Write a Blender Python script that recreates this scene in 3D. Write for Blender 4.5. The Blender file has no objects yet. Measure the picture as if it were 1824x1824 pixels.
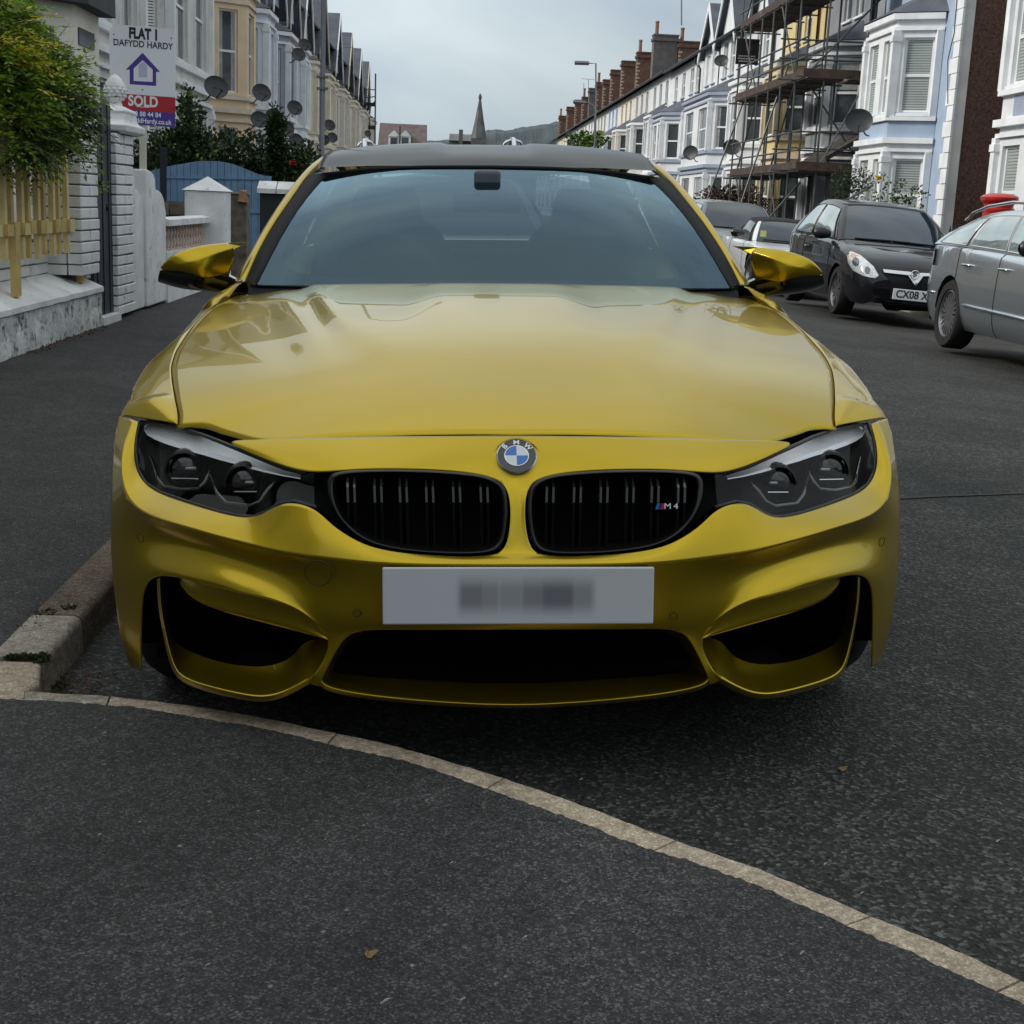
import bpy, bmesh, math, random
import numpy as np
from mathutils import Vector, Matrix, noise as mnoise
R = math.radians
scene = bpy.context.scene
COL = scene.collection
rng = random.Random(7)

# ------------------------------------------------------------------ camera
# World: Z up, Y along the street away from the viewer, X to the right.
# The yellow car stands on the cambered road, so it leans 1.9 degrees to its kerb.
CAR_LEAN = R(-1.9)
M_CAR = Matrix.Rotation(CAR_LEAN, 4, 'Y')
FPX = 2500.0                       # focal length in photo pixels (1824 wide)
CAM_IN_CAR = (Matrix.Translation((-0.126, -2.6, 1.15)) @ Matrix.Rotation(R(-2.45), 4, 'Z')
              @ Matrix.Rotation(R(90 - 12.45), 4, 'X') @ Matrix.Rotation(R(0.55), 4, 'Z'))
CAM_W = M_CAR @ CAM_IN_CAR
cam_data = bpy.data.cameras.new('camera')
cam_data.sensor_width = 36.0
cam_data.lens = 36.0 * FPX / 1824.0
cam_data.clip_start = 0.05
cam_data.clip_end = 6000.0
cam = bpy.data.objects.new('camera', cam_data)
COL.objects.link(cam)
cam.matrix_world = CAM_W
scene.camera = cam

# ------------------------------------------------------------------ sky, sun, exposure
SUN_EL, SUN_AZ = 34.0, -95.0       # azimuth from +Y, negative = to the left
world = bpy.data.worlds.new("World")
scene.world = world
world.use_nodes = True
wn, wl = world.node_tree.nodes, world.node_tree.links
wn.clear()
w_out = wn.new('ShaderNodeOutputWorld')
w_bg = wn.new('ShaderNodeBackground')
w_sky = wn.new('ShaderNodeTexSky')
w_sky.sky_type = 'NISHITA'
w_sky.sun_disc = False
w_sky.sun_elevation = R(SUN_EL)
w_sky.sun_rotation = R(SUN_AZ)
w_sky.air_density = 1.0
w_sky.dust_density = 3.0
# an even cloud deck over the blue, brighter overhead as overcast skies are
w_co = wn.new('ShaderNodeTexCoord')
w_sep = wn.new('ShaderNodeSeparateXYZ')
wl.new(w_co.outputs['Generated'], w_sep.inputs[0])
w_gr = wn.new('ShaderNodeValToRGB')
w_gr.color_ramp.elements[0].position = 0.0
w_gr.color_ramp.elements[0].color = (4.9, 5.7, 6.3, 1)
w_gr.color_ramp.elements[1].position = 0.9
w_gr.color_ramp.elements[1].color = (9.6, 10.0, 10.2, 1)
e_ = w_gr.color_ramp.elements.new(0.14); e_.color = (6.2, 7.0, 7.4, 1)
wl.new(w_sep.outputs['Z'], w_gr.inputs[0])
w_nz = wn.new('ShaderNodeTexNoise')
w_nz.inputs['Scale'].default_value = 2.3
w_nz.inputs['Detail'].default_value = 5
w_nz.inputs['Roughness'].default_value = 0.5
w_nz.inputs['Distortion'].default_value = 0.4
w_mp = wn.new('ShaderNodeMapping')
w_mp.inputs['Location'].default_value = (0.35, 0.1, 0.2)
w_mp.inputs['Scale'].default_value = (1, 1, 2.4)
wl.new(w_co.outputs['Generated'], w_mp.inputs[0])
wl.new(w_mp.outputs[0], w_nz.inputs['Vector'])
w_nr = wn.new('ShaderNodeValToRGB')
w_nr.color_ramp.elements[0].position = 0.36
w_nr.color_ramp.elements[0].color = (0.80, 0.845, 0.92, 1)
w_nr.color_ramp.elements[1].position = 0.66
w_nr.color_ramp.elements[1].color = (1.26, 1.25, 1.17, 1)
wl.new(w_nz.outputs['Fac'], w_nr.inputs[0])
w_mul = wn.new('ShaderNodeMix'); w_mul.data_type = 'RGBA'; w_mul.blend_type = 'MULTIPLY'
w_mul.inputs[0].default_value = 1.0
wl.new(w_gr.outputs[0], w_mul.inputs[6]); wl.new(w_nr.outputs[0], w_mul.inputs[7])
# the cloud is thinnest, and so brightest, ahead and to the left
w_dot = wn.new('ShaderNodeVectorMath'); w_dot.operation = 'DOT_PRODUCT'
wl.new(w_co.outputs['Generated'], w_dot.inputs[0]); w_dot.inputs[1].default_value = Vector((-.17, .95, .26)).normalized()
w_gl = wn.new('ShaderNodeMapRange'); w_gl.interpolation_type = 'SMOOTHSTEP'
w_gl.inputs['From Min'].default_value = .93; w_gl.inputs['From Max'].default_value = 1.0; w_gl.inputs['To Min'].default_value = .97; w_gl.inputs['To Max'].default_value = 1.24
wl.new(w_dot.outputs['Value'], w_gl.inputs['Value'])
w_m2 = wn.new('ShaderNodeMix'); w_m2.data_type = 'RGBA'; w_m2.blend_type = 'MULTIPLY'; w_m2.inputs[0].default_value = 1.0
wl.new(w_mul.outputs[2], w_m2.inputs[6]); wl.new(w_gl.outputs[0], w_m2.inputs[7])
w_mix = wn.new('ShaderNodeMix'); w_mix.data_type = 'RGBA'
w_mix.inputs[0].default_value = 0.88
wl.new(w_sky.outputs[0], w_mix.inputs[6]); wl.new(w_m2.outputs[2], w_mix.inputs[7])
wl.new(w_mix.outputs[2], w_bg.inputs['Color'])
w_bg.inputs['Strength'].default_value = 0.079
wl.new(w_bg.outputs[0], w_out.inputs['Surface'])

sun_data = bpy.data.lights.new('sun', 'SUN')
sun_data.energy = 2.2
sun_data.angle = R(14)
sun_data.color = (1.0, 0.95, 0.88)
sun = bpy.data.objects.new('sun', sun_data)
COL.objects.link(sun)
_sd = Vector((math.sin(R(SUN_AZ)) * math.cos(R(SUN_EL)), math.cos(R(SUN_AZ)) * math.cos(R(SUN_EL)), math.sin(R(SUN_EL))))
sun.rotation_euler = _sd.to_track_quat('Z', 'Y').to_euler()
sun.location = _sd * 60

scene.view_settings.view_transform = 'Standard'
scene.view_settings.look = 'None'
scene.view_settings.exposure = 0.3
scene.view_settings.gamma = 1.0
scene.view_settings.use_curve_mapping = False
scene.render.engine = 'CYCLES'
scene.cycles.use_denoising = True
scene.cycles.max_bounces = 8
scene.cycles.transparent_max_bounces = 16
scene.cycles.caustics_reflective = False
scene.cycles.caustics_refractive = False

# ------------------------------------------------------------------ surveying helpers
CAM_EYE = CAM_W.translation.copy()
CAM_ROT = CAM_W.to_3x3()
def ray(px, py):
    return (CAM_ROT @ Vector(((px - 912.0) / FPX, (912.0 - py) / FPX, -1.0))).normalized()
def at_y(px, py, y):               # the point of the place seen at that photo pixel, at street distance y
    d = ray(px, py); return CAM_EYE + d * ((y - CAM_EYE.y) / d.y)
def at_x(px, py, x):
    d = ray(px, py); return CAM_EYE + d * ((x - CAM_EYE.x) / d.x)
def at_z(px, py, z):
    d = ray(px, py); return CAM_EYE + d * ((z - CAM_EYE.z) / d.z)
_EC = CAM_IN_CAR.translation.copy(); _RC = CAM_IN_CAR.to_3x3()
def pc(px, py, y):                 # the same in the yellow car's own axes (y = metres behind its nose)
    d = _RC @ Vector(((px - 912.0) / FPX, (912.0 - py) / FPX, -1.0))
    return _EC + d * ((y - _EC.y) / d.y)
def pchip(ctrl, xs):               # smooth interpolation through (x, a, b, ...) rows
    c = np.array(sorted(ctrl), dtype=float); x = c[:, 0]; out = []
    for k in range(1, c.shape[1]):
        y = c[:, k]; h = np.diff(x); dl = np.diff(y) / h; m = np.zeros_like(x)
        for i in range(1, len(x) - 1):
            if dl[i - 1] * dl[i] > 0:
                w1, w2 = 2 * h[i] + h[i - 1], h[i] + 2 * h[i - 1]
                m[i] = (w1 + w2) / (w1 / dl[i - 1] + w2 / dl[i])
        m[0], m[-1] = dl[0], dl[-1]
        xx = np.clip(np.asarray(xs, dtype=float), x[0], x[-1])
        i = np.clip(np.searchsorted(x, xx, side='right') - 1, 0, len(x) - 2)
        t = (xx - x[i]) / h[i]
        out.append((2*t**3-3*t**2+1)*y[i] + (t**3-2*t**2+t)*h[i]*m[i] + (-2*t**3+3*t**2)*y[i+1] + (t**3-t**2)*h[i]*m[i+1])
    return np.array(out).T
def tab(ctrl, v):
    return float(pchip(ctrl, [v])[0][0])
ROADZ = [(-1.6, -.056), (-1.1, -.04), (0, 0), (1, .026), (2.3, .034), (3.4, .005), (4.65, -.075), (6.7, -.19)]
def road_z(x): return tab(ROADZ, x)
def at_f(px, py, f):               # on a surface z = f(x)
    z = 0.0
    for _ in range(12):
        p = at_z(px, py, z); z = f(p.x)
    return at_z(px, py, z)
def sstep(a, b, v):
    t = min(1.0, max(0.0, (v - a) / (b - a))); return t * t * (3 - 2 * t)
def lerp(a, b, t):
    return a + (b - a) * t

# ------------------------------------------------------------------ objects
def tag(o, label=None, cat=None, group=None, kind=None):
    if label: o['label'] = label
    if cat: o['category'] = cat
    if group: o['group'] = group
    if kind: o['kind'] = kind
    return o
def empty(name, loc=(0, 0, 0), rz=0.0, label=None, cat=None, group=None, kind=None, parent=None):
    o = bpy.data.objects.new(name, None)
    o.empty_display_size = 0.2
    o.location = loc; o.rotation_euler = (0, 0, rz)
    COL.objects.link(o)
    if parent: o.parent = parent
    return tag(o, label, cat, group, kind)
def copy_tree(o, parent=None):
    c = o.copy(); COL.objects.link(c)
    if parent: c.parent = parent
    for ch in list(o.children): copy_tree(ch, c)
    return c
def link_mesh(name, me, mat, parent=None):
    o = bpy.data.objects.new(name, me); COL.objects.link(o)
    if mat is not None:
        for m in (mat if isinstance(mat, (list, tuple)) else [mat]): me.materials.append(m)
    if parent: o.parent = parent
    return o
def share(name, src, parent=None, mw=None):
    o = bpy.data.objects.new(name, src.data if hasattr(src, 'data') else src); COL.objects.link(o)
    if parent: o.parent = parent
    if mw is not None: o.matrix_local = mw
    return o

class MB:
    """collects simple shapes into one mesh"""
    def __init__(s): s.v = []; s.f = []; s.mi = []; s.k = 0
    def add(s, vs, fs):
        n = len(s.v); s.v += [tuple(p) for p in vs]
        for f in fs: s.f.append(tuple(i + n for i in f)); s.mi.append(s.k)
        return s
    def box(s, a, b, m=None):
        x0, y0, z0 = a; x1, y1, z1 = b
        vs = [Vector(p) for p in ((x0,y0,z0),(x1,y0,z0),(x1,y1,z0),(x0,y1,z0),(x0,y0,z1),(x1,y0,z1),(x1,y1,z1),(x0,y1,z1))]
        if m is not None: vs = [m @ p for p in vs]
        return s.add(vs, [(0,3,2,1),(4,5,6,7),(0,1,5,4),(1,2,6,5),(2,3,7,6),(3,0,4,7)])
    def hexa(s, q):                # eight corners: four below, four above, counter-clockwise
        return s.add(q, [(0,3,2,1),(4,5,6,7),(0,1,5,4),(1,2,6,5),(2,3,7,6),(3,0,4,7)])
    def prism(s, poly, vec):       # flat polygon pushed along vec
        n = len(poly); vec = Vector(vec); vs = [Vector(p) for p in poly]; vs += [p + vec for p in vs]
        return s.add(vs, [tuple(range(n))[::-1], tuple(range(n, 2*n))] + [(i, (i+1) % n, n + (i+1) % n, n + i) for i in range(n)])
    def tube(s, pts, r, seg=8, closed=False, cap=True):
        pts = [Vector(p) for p in pts]; n = len(pts); rs = r if isinstance(r, (list, tuple)) else [r] * n
        vs = []; prev = None
        for i, p in enumerate(pts):
            a = pts[(i - 1) % n] if (closed or i > 0) else p
            b = pts[(i + 1) % n] if (closed or i < n - 1) else p
            t = (b - a).normalized() if (b - a).length > 1e-9 else Vector((0, 0, 1))
            if prev is None:
                u = t.cross(Vector((0, 0, 1)))
                if u.length < 0.05: u = t.cross(Vector((1, 0, 0)))
            else: u = prev - t * prev.dot(t)
            u.normalize(); prev = u; w = t.cross(u)
            for k in range(seg):
                an = 2 * math.pi * k / seg
                vs.append(p + (u * math.cos(an) + w * math.sin(an)) * rs[i])
        fs = []
        for i in range(n if closed else n - 1):
            j = (i + 1) % n
            for k in range(seg):
                fs.append((i*seg+k, i*seg+(k+1) % seg, j*seg+(k+1) % seg, j*seg+k))
        if cap and not closed:
            fs.append(tuple(range(seg))[::-1]); fs.append(tuple(range((n-1)*seg, n*seg)))
        return s.add(vs, fs)
    def lathe(s, prof, seg=16, m=None, cap=True):   # profile of (radius, z)
        vs = []
        for r_, z in prof:
            for k in range(seg):
                an = 2 * math.pi * k / seg; p = Vector((r_ * math.cos(an), r_ * math.sin(an), z))
                vs.append(m @ p if m is not None else p)
        n = len(prof); fs = []
        for i in range(n - 1):
            for k in range(seg):
                fs.append((i*seg+k, i*seg+(k+1) % seg, (i+1)*seg+(k+1) % seg, (i+1)*seg+k))
        if cap: fs.append(tuple(range(seg))[::-1]); fs.append(tuple(range((n-1)*seg, n*seg)))
        return s.add(vs, fs)
    def grid(s, rows, flip=False):
        m = len(rows[0]); vs = [p for r_ in rows for p in r_]; fs = []
        for i in range(len(rows) - 1):
            for j in range(m - 1):
                f = (i*m+j, i*m+j+1, (i+1)*m+j+1, (i+1)*m+j)
                fs.append(f[::-1] if flip else f)
        return s.add(vs, fs)
    def mesh(s, name, smooth=False, merge=0.0, sharp=None):
        me = bpy.data.meshes.new(name); me.from_pydata([tuple(p) for p in s.v], [], s.f)
        if any(s.mi): me.polygons.foreach_set('material_index', s.mi)
        if merge > 0:
            bm = bmesh.new(); bm.from_mesh(me); bmesh.ops.remove_doubles(bm, verts=bm.verts, dist=merge)
            bmesh.ops.recalc_face_normals(bm, faces=bm.faces); bm.to_mesh(me); bm.free()
        if smooth:
            me.polygons.foreach_set('use_smooth', [True] * len(me.polygons))
            if sharp: me.set_sharp_from_angle(angle=R(sharp))
        me.update(); return me
    def build(s, name, mat, parent=None, smooth=False, merge=0.0, sharp=None, org=None):
        if org is not None: s.v = [(p[0]-org[0], p[1]-org[1], p[2]-org[2]) for p in s.v]
        return link_mesh(name, s.mesh(name, smooth, merge, sharp), mat, parent)

def bevel(o, w=0.005, seg=2, ang=40):
    m = o.modifiers.new('bevel', 'BEVEL'); m.width = w; m.segments = seg; m.limit_method = 'ANGLE'; m.angle_limit = R(ang)
    return o
def text_obj(name, body, size, mat, parent=None, mw=None, depth=0.0008, align='CENTER', sx=1.0, bold=0.0):
    cu = bpy.data.curves.new(name, 'FONT'); cu.body = body; cu.size = size; cu.extrude = depth
    cu.align_x = align; cu.align_y = 'CENTER'; cu.offset = bold; cu.resolution_u = 4
    tmp = bpy.data.objects.new(name, cu)
    COL.objects.link(tmp)
    dg = bpy.context.evaluated_depsgraph_get()
    me = bpy.data.meshes.new_from_object(tmp.evaluated_get(dg))
    bpy.data.objects.remove(tmp); bpy.data.curves.remove(cu)
    if sx != 1.0: me.transform(Matrix.Scale(sx, 4, (1, 0, 0)))
    me.materials.clear()
    o = link_mesh(name, me, mat, parent)
    if mw is not None: o.matrix_local = mw
    return o

# ------------------------------------------------------------------ materials
_mats = {}
def mat(name, col, rough=0.6, metal=0.0, coat=0.0, var=0.12, vscale=3.0, bump=0.0, bscale=40.0, col2=None, c2=(0.45, 0.65), c2scale=4.0, spec=0.5, coat_rough=0.03, detail=6, coat_ior=1.5):
    if name in _mats: return _mats[name]
    m = bpy.data.materials.new(name); m.use_nodes = True
    n, l = m.node_tree.nodes, m.node_tree.links
    b = n['Principled BSDF']
    b.inputs['Base Color'].default_value = (*col, 1)
    b.inputs['Roughness'].default_value = rough
    b.inputs['Metallic'].default_value = metal
    b.inputs['Coat Weight'].default_value = coat
    b.inputs['Coat Roughness'].default_value = coat_rough
    b.inputs['Coat IOR'].default_value = coat_ior
    b.inputs['Specular IOR Level'].default_value = spec
    m.diffuse_color = (*col, 1)
    g = None
    if var > 0 or col2 or bump > 0: g = n.new('ShaderNodeNewGeometry')
    last = None
    if var > 0:
        t = n.new('ShaderNodeTexNoise'); t.inputs['Scale'].default_value = vscale; t.inputs['Detail'].default_value = detail
        l.new(g.outputs['Position'], t.inputs['Vector'])
        r_ = n.new('ShaderNodeMapRange'); r_.inputs['From Min'].default_value = 0.3; r_.inputs['From Max'].default_value = 0.7
        r_.inputs['To Min'].default_value = 1 - var; r_.inputs['To Max'].default_value = 1 + var
        l.new(t.outputs['Fac'], r_.inputs['Value'])
        x = n.new('ShaderNodeMix'); x.data_type = 'RGBA'; x.blend_type = 'MULTIPLY'; x.inputs[0].default_value = 1
        x.inputs[6].default_value = (*col, 1); l.new(r_.outputs[0], x.inputs[7]); last = x.outputs[2]
    if col2:
        t = n.new('ShaderNodeTexNoise'); t.inputs['Scale'].default_value = c2scale; t.inputs['Detail'].default_value = 8; t.inputs['Roughness'].default_value = 0.65
        l.new(g.outputs['Position'], t.inputs['Vector'])
        r_ = n.new('ShaderNodeMapRange'); r_.inputs['From Min'].default_value = c2[0]; r_.inputs['From Max'].default_value = c2[1]
        l.new(t.outputs['Fac'], r_.inputs['Value'])
        x = n.new('ShaderNodeMix'); x.data_type = 'RGBA'; l.new(r_.outputs[0], x.inputs[0])
        if last: l.new(last, x.inputs[6])
        else: x.inputs[6].default_value = (*col, 1)
        x.inputs[7].default_value = (*col2, 1); last = x.outputs[2]
    if last: l.new(last, b.inputs['Base Color'])
    if bump > 0:
        t = n.new('ShaderNodeTexNoise'); t.inputs['Scale'].default_value = bscale; t.inputs['Detail'].default_value = 5
        l.new(g.outputs['Position'], t.inputs['Vector'])
        u = n.new('ShaderNodeBump'); u.inputs['Strength'].default_value = bump; u.inputs['Distance'].default_value = 0.01
        l.new(t.outputs['Fac'], u.inputs['Height']); l.new(u.outputs[0], b.inputs['Normal'])
    _mats[name] = m
    return m
def leafmat(name, col):
    m = mat(name, col, rough=.5, var=.3, vscale=14)
    n, l = m.node_tree.nodes, m.node_tree.links
    if 'Translucent BSDF' in n: return m
    t = n.new('ShaderNodeBsdfTranslucent'); mx = n.new('ShaderNodeMixShader'); mx.inputs[0].default_value = .38
    b, o = n['Principled BSDF'], n['Material Output']
    src = b.inputs['Base Color'].links[0].from_socket; l.new(src, t.inputs[0])
    l.new(b.outputs[0], mx.inputs[1]); l.new(t.outputs[0], mx.inputs[2]); l.new(mx.outputs[0], o.inputs[0])
    return m
def clear_glass(name, tint, ior=1.5, rough=0.0, gain=1.0, mirror=(1, 1, 1)):
    """thin pane: tinted see-through plus its mirror-like surface reflection"""
    if name in _mats: return _mats[name]
    m = bpy.data.materials.new(name); m.use_nodes = True
    n, l = m.node_tree.nodes, m.node_tree.links; n.clear()
    o = n.new('ShaderNodeOutputMaterial'); mx = n.new('ShaderNodeMixShader')
    t = n.new('ShaderNodeBsdfTransparent'); t.inputs[0].default_value = (*tint, 1)
    g = n.new('ShaderNodeBsdfGlossy'); g.inputs['Roughness'].default_value = rough; g.inputs[0].default_value = (*mirror, 1)
    f = n.new('ShaderNodeFresnel'); gg = n.new('ShaderNodeNewGeometry')     # same reflection from either side of the pane
    io = n.new('ShaderNodeMapRange'); io.inputs['To Min'].default_value = ior; io.inputs['To Max'].default_value = 1 / ior
    l.new(gg.outputs['Backfacing'], io.inputs['Value']); l.new(io.outputs[0], f.inputs['IOR'])
    k = n.new('ShaderNodeMath'); k.operation = 'MULTIPLY'; k.inputs[1].default_value = gain; k.use_clamp = True
    l.new(f.outputs[0], k.inputs[0]); l.new(k.outputs[0], mx.inputs[0]); l.new(t.outputs[0], mx.inputs[1]); l.new(g.outputs[0], mx.inputs[2])
    l.new(mx.outputs[0], o.inputs[0]); _mats[name] = m; m.diffuse_color = (*tint, 1)
    return m
# ================================================================== ground, road, pavements, kerbs
def asphalt(name, col, grit=0.9, gscale=150.0, patch=0.25, speck=0.5, bump=0.5):
    m = bpy.data.materials.new(name); m.use_nodes = True
    n, l = m.node_tree.nodes, m.node_tree.links; b = n['Principled BSDF']
    b.inputs['Roughness'].default_value = 0.82; b.inputs['Specular IOR Level'].default_value = 0.35
    g = n.new('ShaderNodeNewGeometry')
    def noise(sc, det=4, ro=.55):
        t = n.new('ShaderNodeTexNoise'); t.inputs['Scale'].default_value = sc; t.inputs['Detail'].default_value = det; t.inputs['Roughness'].default_value = ro
        l.new(g.outputs['Position'], t.inputs['Vector']); return t.outputs['Fac']
    def rng_(src, a, c, lo, hi):
        r_ = n.new('ShaderNodeMapRange'); l.new(src, r_.inputs['Value'])
        r_.inputs['From Min'].default_value = a; r_.inputs['From Max'].default_value = c; r_.inputs['To Min'].default_value = lo; r_.inputs['To Max'].default_value = hi
        return r_.outputs[0]
    def mul(a, c):
        x = n.new('ShaderNodeMath'); x.operation = 'MULTIPLY'; l.new(a, x.inputs[0]); l.new(c, x.inputs[1]); return x.outputs[0]
    v = n.new('ShaderNodeTexVoronoi'); v.inputs['Scale'].default_value = gscale; l.new(g.outputs['Position'], v.inputs['Vector'])
    sp = n.new('ShaderNodeSeparateColor'); l.new(v.outputs['Color'], sp.inputs[0])
    pw = n.new('ShaderNodeMath'); pw.operation = 'POWER'; l.new(sp.outputs[0], pw.inputs[0]); pw.inputs[1].default_value = 4.0
    stone = rng_(pw.outputs[0], 0, 1, 1 - grit * .32, 1 + grit * 1.9)
    v3 = n.new('ShaderNodeTexVoronoi'); v3.inputs['Scale'].default_value = gscale * .55; l.new(g.outputs['Position'], v3.inputs['Vector'])
    s3 = n.new('ShaderNodeSeparateColor'); l.new(v3.outputs['Color'], s3.inputs[0])
    pit = n.new('ShaderNodeMath'); pit.operation = 'MULTIPLY'; l.new(rng_(s3.outputs[0], .80, .86, 0, 1), pit.inputs[0]); l.new(rng_(v3.outputs['Distance'], .2, .45, 1, 0), pit.inputs[1])
    stone = mul(stone, rng_(pit.outputs[0], 0, 1, 1, 1 - min(.85, grit * .75)))
    big = mul(rng_(noise(1.1, 6, .6), .3, .7, 1 - patch, 1 + patch), rng_(noise(6.5, 4), .3, .7, 1 - patch * .5, 1 + patch * .5))
    val = mul(mul(stone, big), rng_(noise(46, 5, .7), .32, .68, .62, 1.42))
    c1 = n.new('ShaderNodeMix'); c1.data_type = 'RGBA'; c1.blend_type = 'MULTIPLY'; c1.inputs[0].default_value = 1; c1.inputs[6].default_value = (*col, 1); l.new(val, c1.inputs[7])
    v2 = n.new('ShaderNodeTexVoronoi'); v2.inputs['Scale'].default_value = 62; l.new(g.outputs['Position'], v2.inputs['Vector'])
    s2 = n.new('ShaderNodeSeparateColor'); l.new(v2.outputs['Color'], s2.inputs[0])
    pick = rng_(s2.outputs[1], .975, .985, 0, 1); near = rng_(v2.outputs['Distance'], .16, .28, 1, 0)
    c2 = n.new('ShaderNodeMix'); c2.data_type = 'RGBA'; f = mul(mul(pick, near), rng_(s2.outputs[2], 0, 1, .2, speck)); l.new(f, c2.inputs[0])
    l.new(c1.outputs[2], c2.inputs[6]); c2.inputs[7].default_value = (.5, .47, .44, 1)
    l.new(c2.outputs[2], b.inputs['Base Color'])
    bp_ = n.new('ShaderNodeBump'); bp_.inputs['Strength'].default_value = bump; bp_.inputs['Distance'].default_value = .004
    ad = n.new('ShaderNodeMath'); ad.operation = 'ADD'; l.new(v.outputs['Distance'], ad.inputs[0]); l.new(noise(38, 3), ad.inputs[1]); l.new(ad.outputs[0], bp_.inputs['Height']); l.new(bp_.outputs[0], b.inputs['Normal'])
    return m
ROAD_M = asphalt('road_asphalt', (.033, .033, .030), grit=1.3, gscale=125, patch=.38, speck=.3, bump=.9)
PAVE_M = asphalt('pavement_asphalt', (.041, .0388, .0385), grit=1.0, gscale=270, patch=.34, speck=.45, bump=.5)
KERB_M = asphalt('kerb_concrete', (.40, .325, .24), grit=.32, gscale=300, patch=.22, speck=.1, bump=.35)
KERB_D = asphalt('kerb_concrete_dirty', (.145, .11, .078), grit=.6, gscale=220, patch=.4, speck=.3, bump=.5)
KERB_G = asphalt('kerb_concrete_grey', (.30, .265, .21), grit=.38, gscale=280, patch=.28, speck=.1, bump=.35)

b_ = MB(); b_.grid([[Vector((x, y, -.60)) for x in (-3000, -40, 40, 3000)] for y in (-300, -30, 300, 5000)])
tag(b_.build('ground', mat('earth', (.07, .085, .05), rough=.95, var=.3, vscale=.01)), kind='structure')

KH = .092
def pave_z(x): return road_z(max(x, -1.25)) + KH + .0585 * max(0, -1.16 - x)
xs = [-1.6, -1.1, -.5, 0, .5, 1, 1.65, 2.3, 2.85, 3.4, 4, 4.65, 5.6, 6.75]
ys = [-30, -8, -4, -2, 0, 2, 5, 9, 14, 20, 30, 45, 70, 110, 170, 260]
b_ = MB(); b_.grid([[Vector((x, y, road_z(x))) for x in xs] for y in ys])
tag(b_.build('road', ROAD_M, smooth=True), kind='structure')

# kerb build-out in the foreground: outer (road side) and inner (pavement side) edges
OUT_PX = [(-260, 1229), (45, 1231), (101, 1233.6), (202, 1240), (303, 1251), (460, 1275), (611, 1307), (700, 1326.5), (814, 1358.6), (903, 1385), (1028, 1428), (1213, 1497.6), (1371, 1552), (1542, 1624), (1713, 1692.6), (1824, 1744), (2100, 1880), (2500, 2110)]
IN_PX = [(-260, 1249), (0, 1250), (101, 1254), (176, 1259), (240, 1266), (340, 1282), (454, 1300), (600, 1336), (689, 1353), (785, 1382), (860, 1408.5), (992, 1456.6), (1156, 1519), (1200, 1533.5), (1364, 1591), (1419, 1616), (1542, 1673), (1645, 1717), (1764, 1771), (1824, 1800), (2100, 1942), (2500, 2180)]
kt = lambda x: road_z(x) + KH
def pline(pts, n, f):
    P_ = [at_f(px, py, f) for px, py in pts]
    t = [0]
    for a, c in zip(P_, P_[1:]): t.append(t[-1] + (c - a).length)
    q = pchip([(t_, p.x, p.y, p.z) for t_, p in zip(t, P_)], np.linspace(0, t[-1], n))
    return [Vector(p) for p in q]
NK = 700
outer, inner_ = pline(OUT_PX, NK, kt), pline(IN_PX, NK, kt)
kerb = empty('kerb', (0, 0, 0), kind='structure')
def station(px, py, line):
    p = at_f(px, py, kt); d_ = [(q - p).length for q in line]; return d_.index(min(d_))
JO = [(45, 1231), (195, 1240), (605, 1305), (903, 1385.5), (1213, 1497.6), (1560, 1632), (1824, 1744)]
JI = [(40, 1252), (188, 1260), (581, 1331), (862, 1408.5), (1160, 1520), (1500, 1653), (1765, 1771)]
jo = [0] + [station(*p, outer) for p in JO] + [NK - 1]; ji = [0] + [station(*p, inner_) for p in JI] + [NK - 1]
for k in range(len(jo) - 1):
    n = 26; top = []
    for i in range(n + 1):
        f = lerp(.0065, .9935, i / n) if 0 < k else i / n
        def smp(line, a, c, f):
            t = lerp(a, c, f); i0 = min(int(t), NK - 2); return line[i0].lerp(line[i0 + 1], t - i0)
        top.append((smp(outer, jo[k], jo[k + 1], f), smp(inner_, ji[k], ji[k + 1], f)))
    b_ = MB(); rows = []
    for o_, i_2 in top:
        out_d = (o_ - i_2).normalized(); dn = Vector((0, 0, -1))
        jit = .0016 * mnoise.noise(o_ * 9); chip = .004 * max(0, mnoise.noise(o_ * 21) - .15) + .0025 * mnoise.noise(o_ * 60); o_ = o_ - out_d * chip
        rows.append([i_2 + Vector((0, 0, .002 + jit)), o_ - out_d * .012 + Vector((0, 0, .003 + jit)), o_ - out_d * .003 + Vector((0, 0, -.003)), o_ + Vector((0, 0, -.014)), o_ + out_d * .012 + dn * .16])
    b_.grid(rows); b_.add([r_ for r_ in rows[0]], [(0, 1, 2, 3, 4)]); b_.add([r_ for r_ in rows[-1]], [(4, 3, 2, 1, 0)])
    b_.build('kerb_stone', KERB_M if k != 1 else KERB_G, kerb, smooth=True, sharp=50)

# foreground pavement: everything on the viewer's side of the kerb, its edge ragged over the stones
b_ = MB(); rows = []
for i, p in enumerate(inner_):
    nrm = (outer[i] - p).normalized()
    rag = .010 * mnoise.noise(Vector((p.x * 7, p.y * 7, 1))) + .006 * mnoise.noise(Vector((p.x * 26, p.y * 26, 2))) + .006 * mnoise.noise(Vector((p.x * 90, p.y * 90, 5)))
    e0 = p + nrm * (.004 + rag); e0.z = kt(p.x) + .005
    e1 = p - nrm * .05; e1.z = kt(e1.x) + .008
    far_y = -9.0
    rows.append([e0, e1] + [Vector((lerp(e1.x, e1.x * 1.0 - .4, t), lerp(e1.y, far_y, t), kt(e1.x) + .008)) for t in (.15, .35, .6, 1)])
b_.grid(rows); pave_front = b_.build('foreground_pavement', PAVE_M, smooth=True); tag(pave_front, kind='structure')

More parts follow.
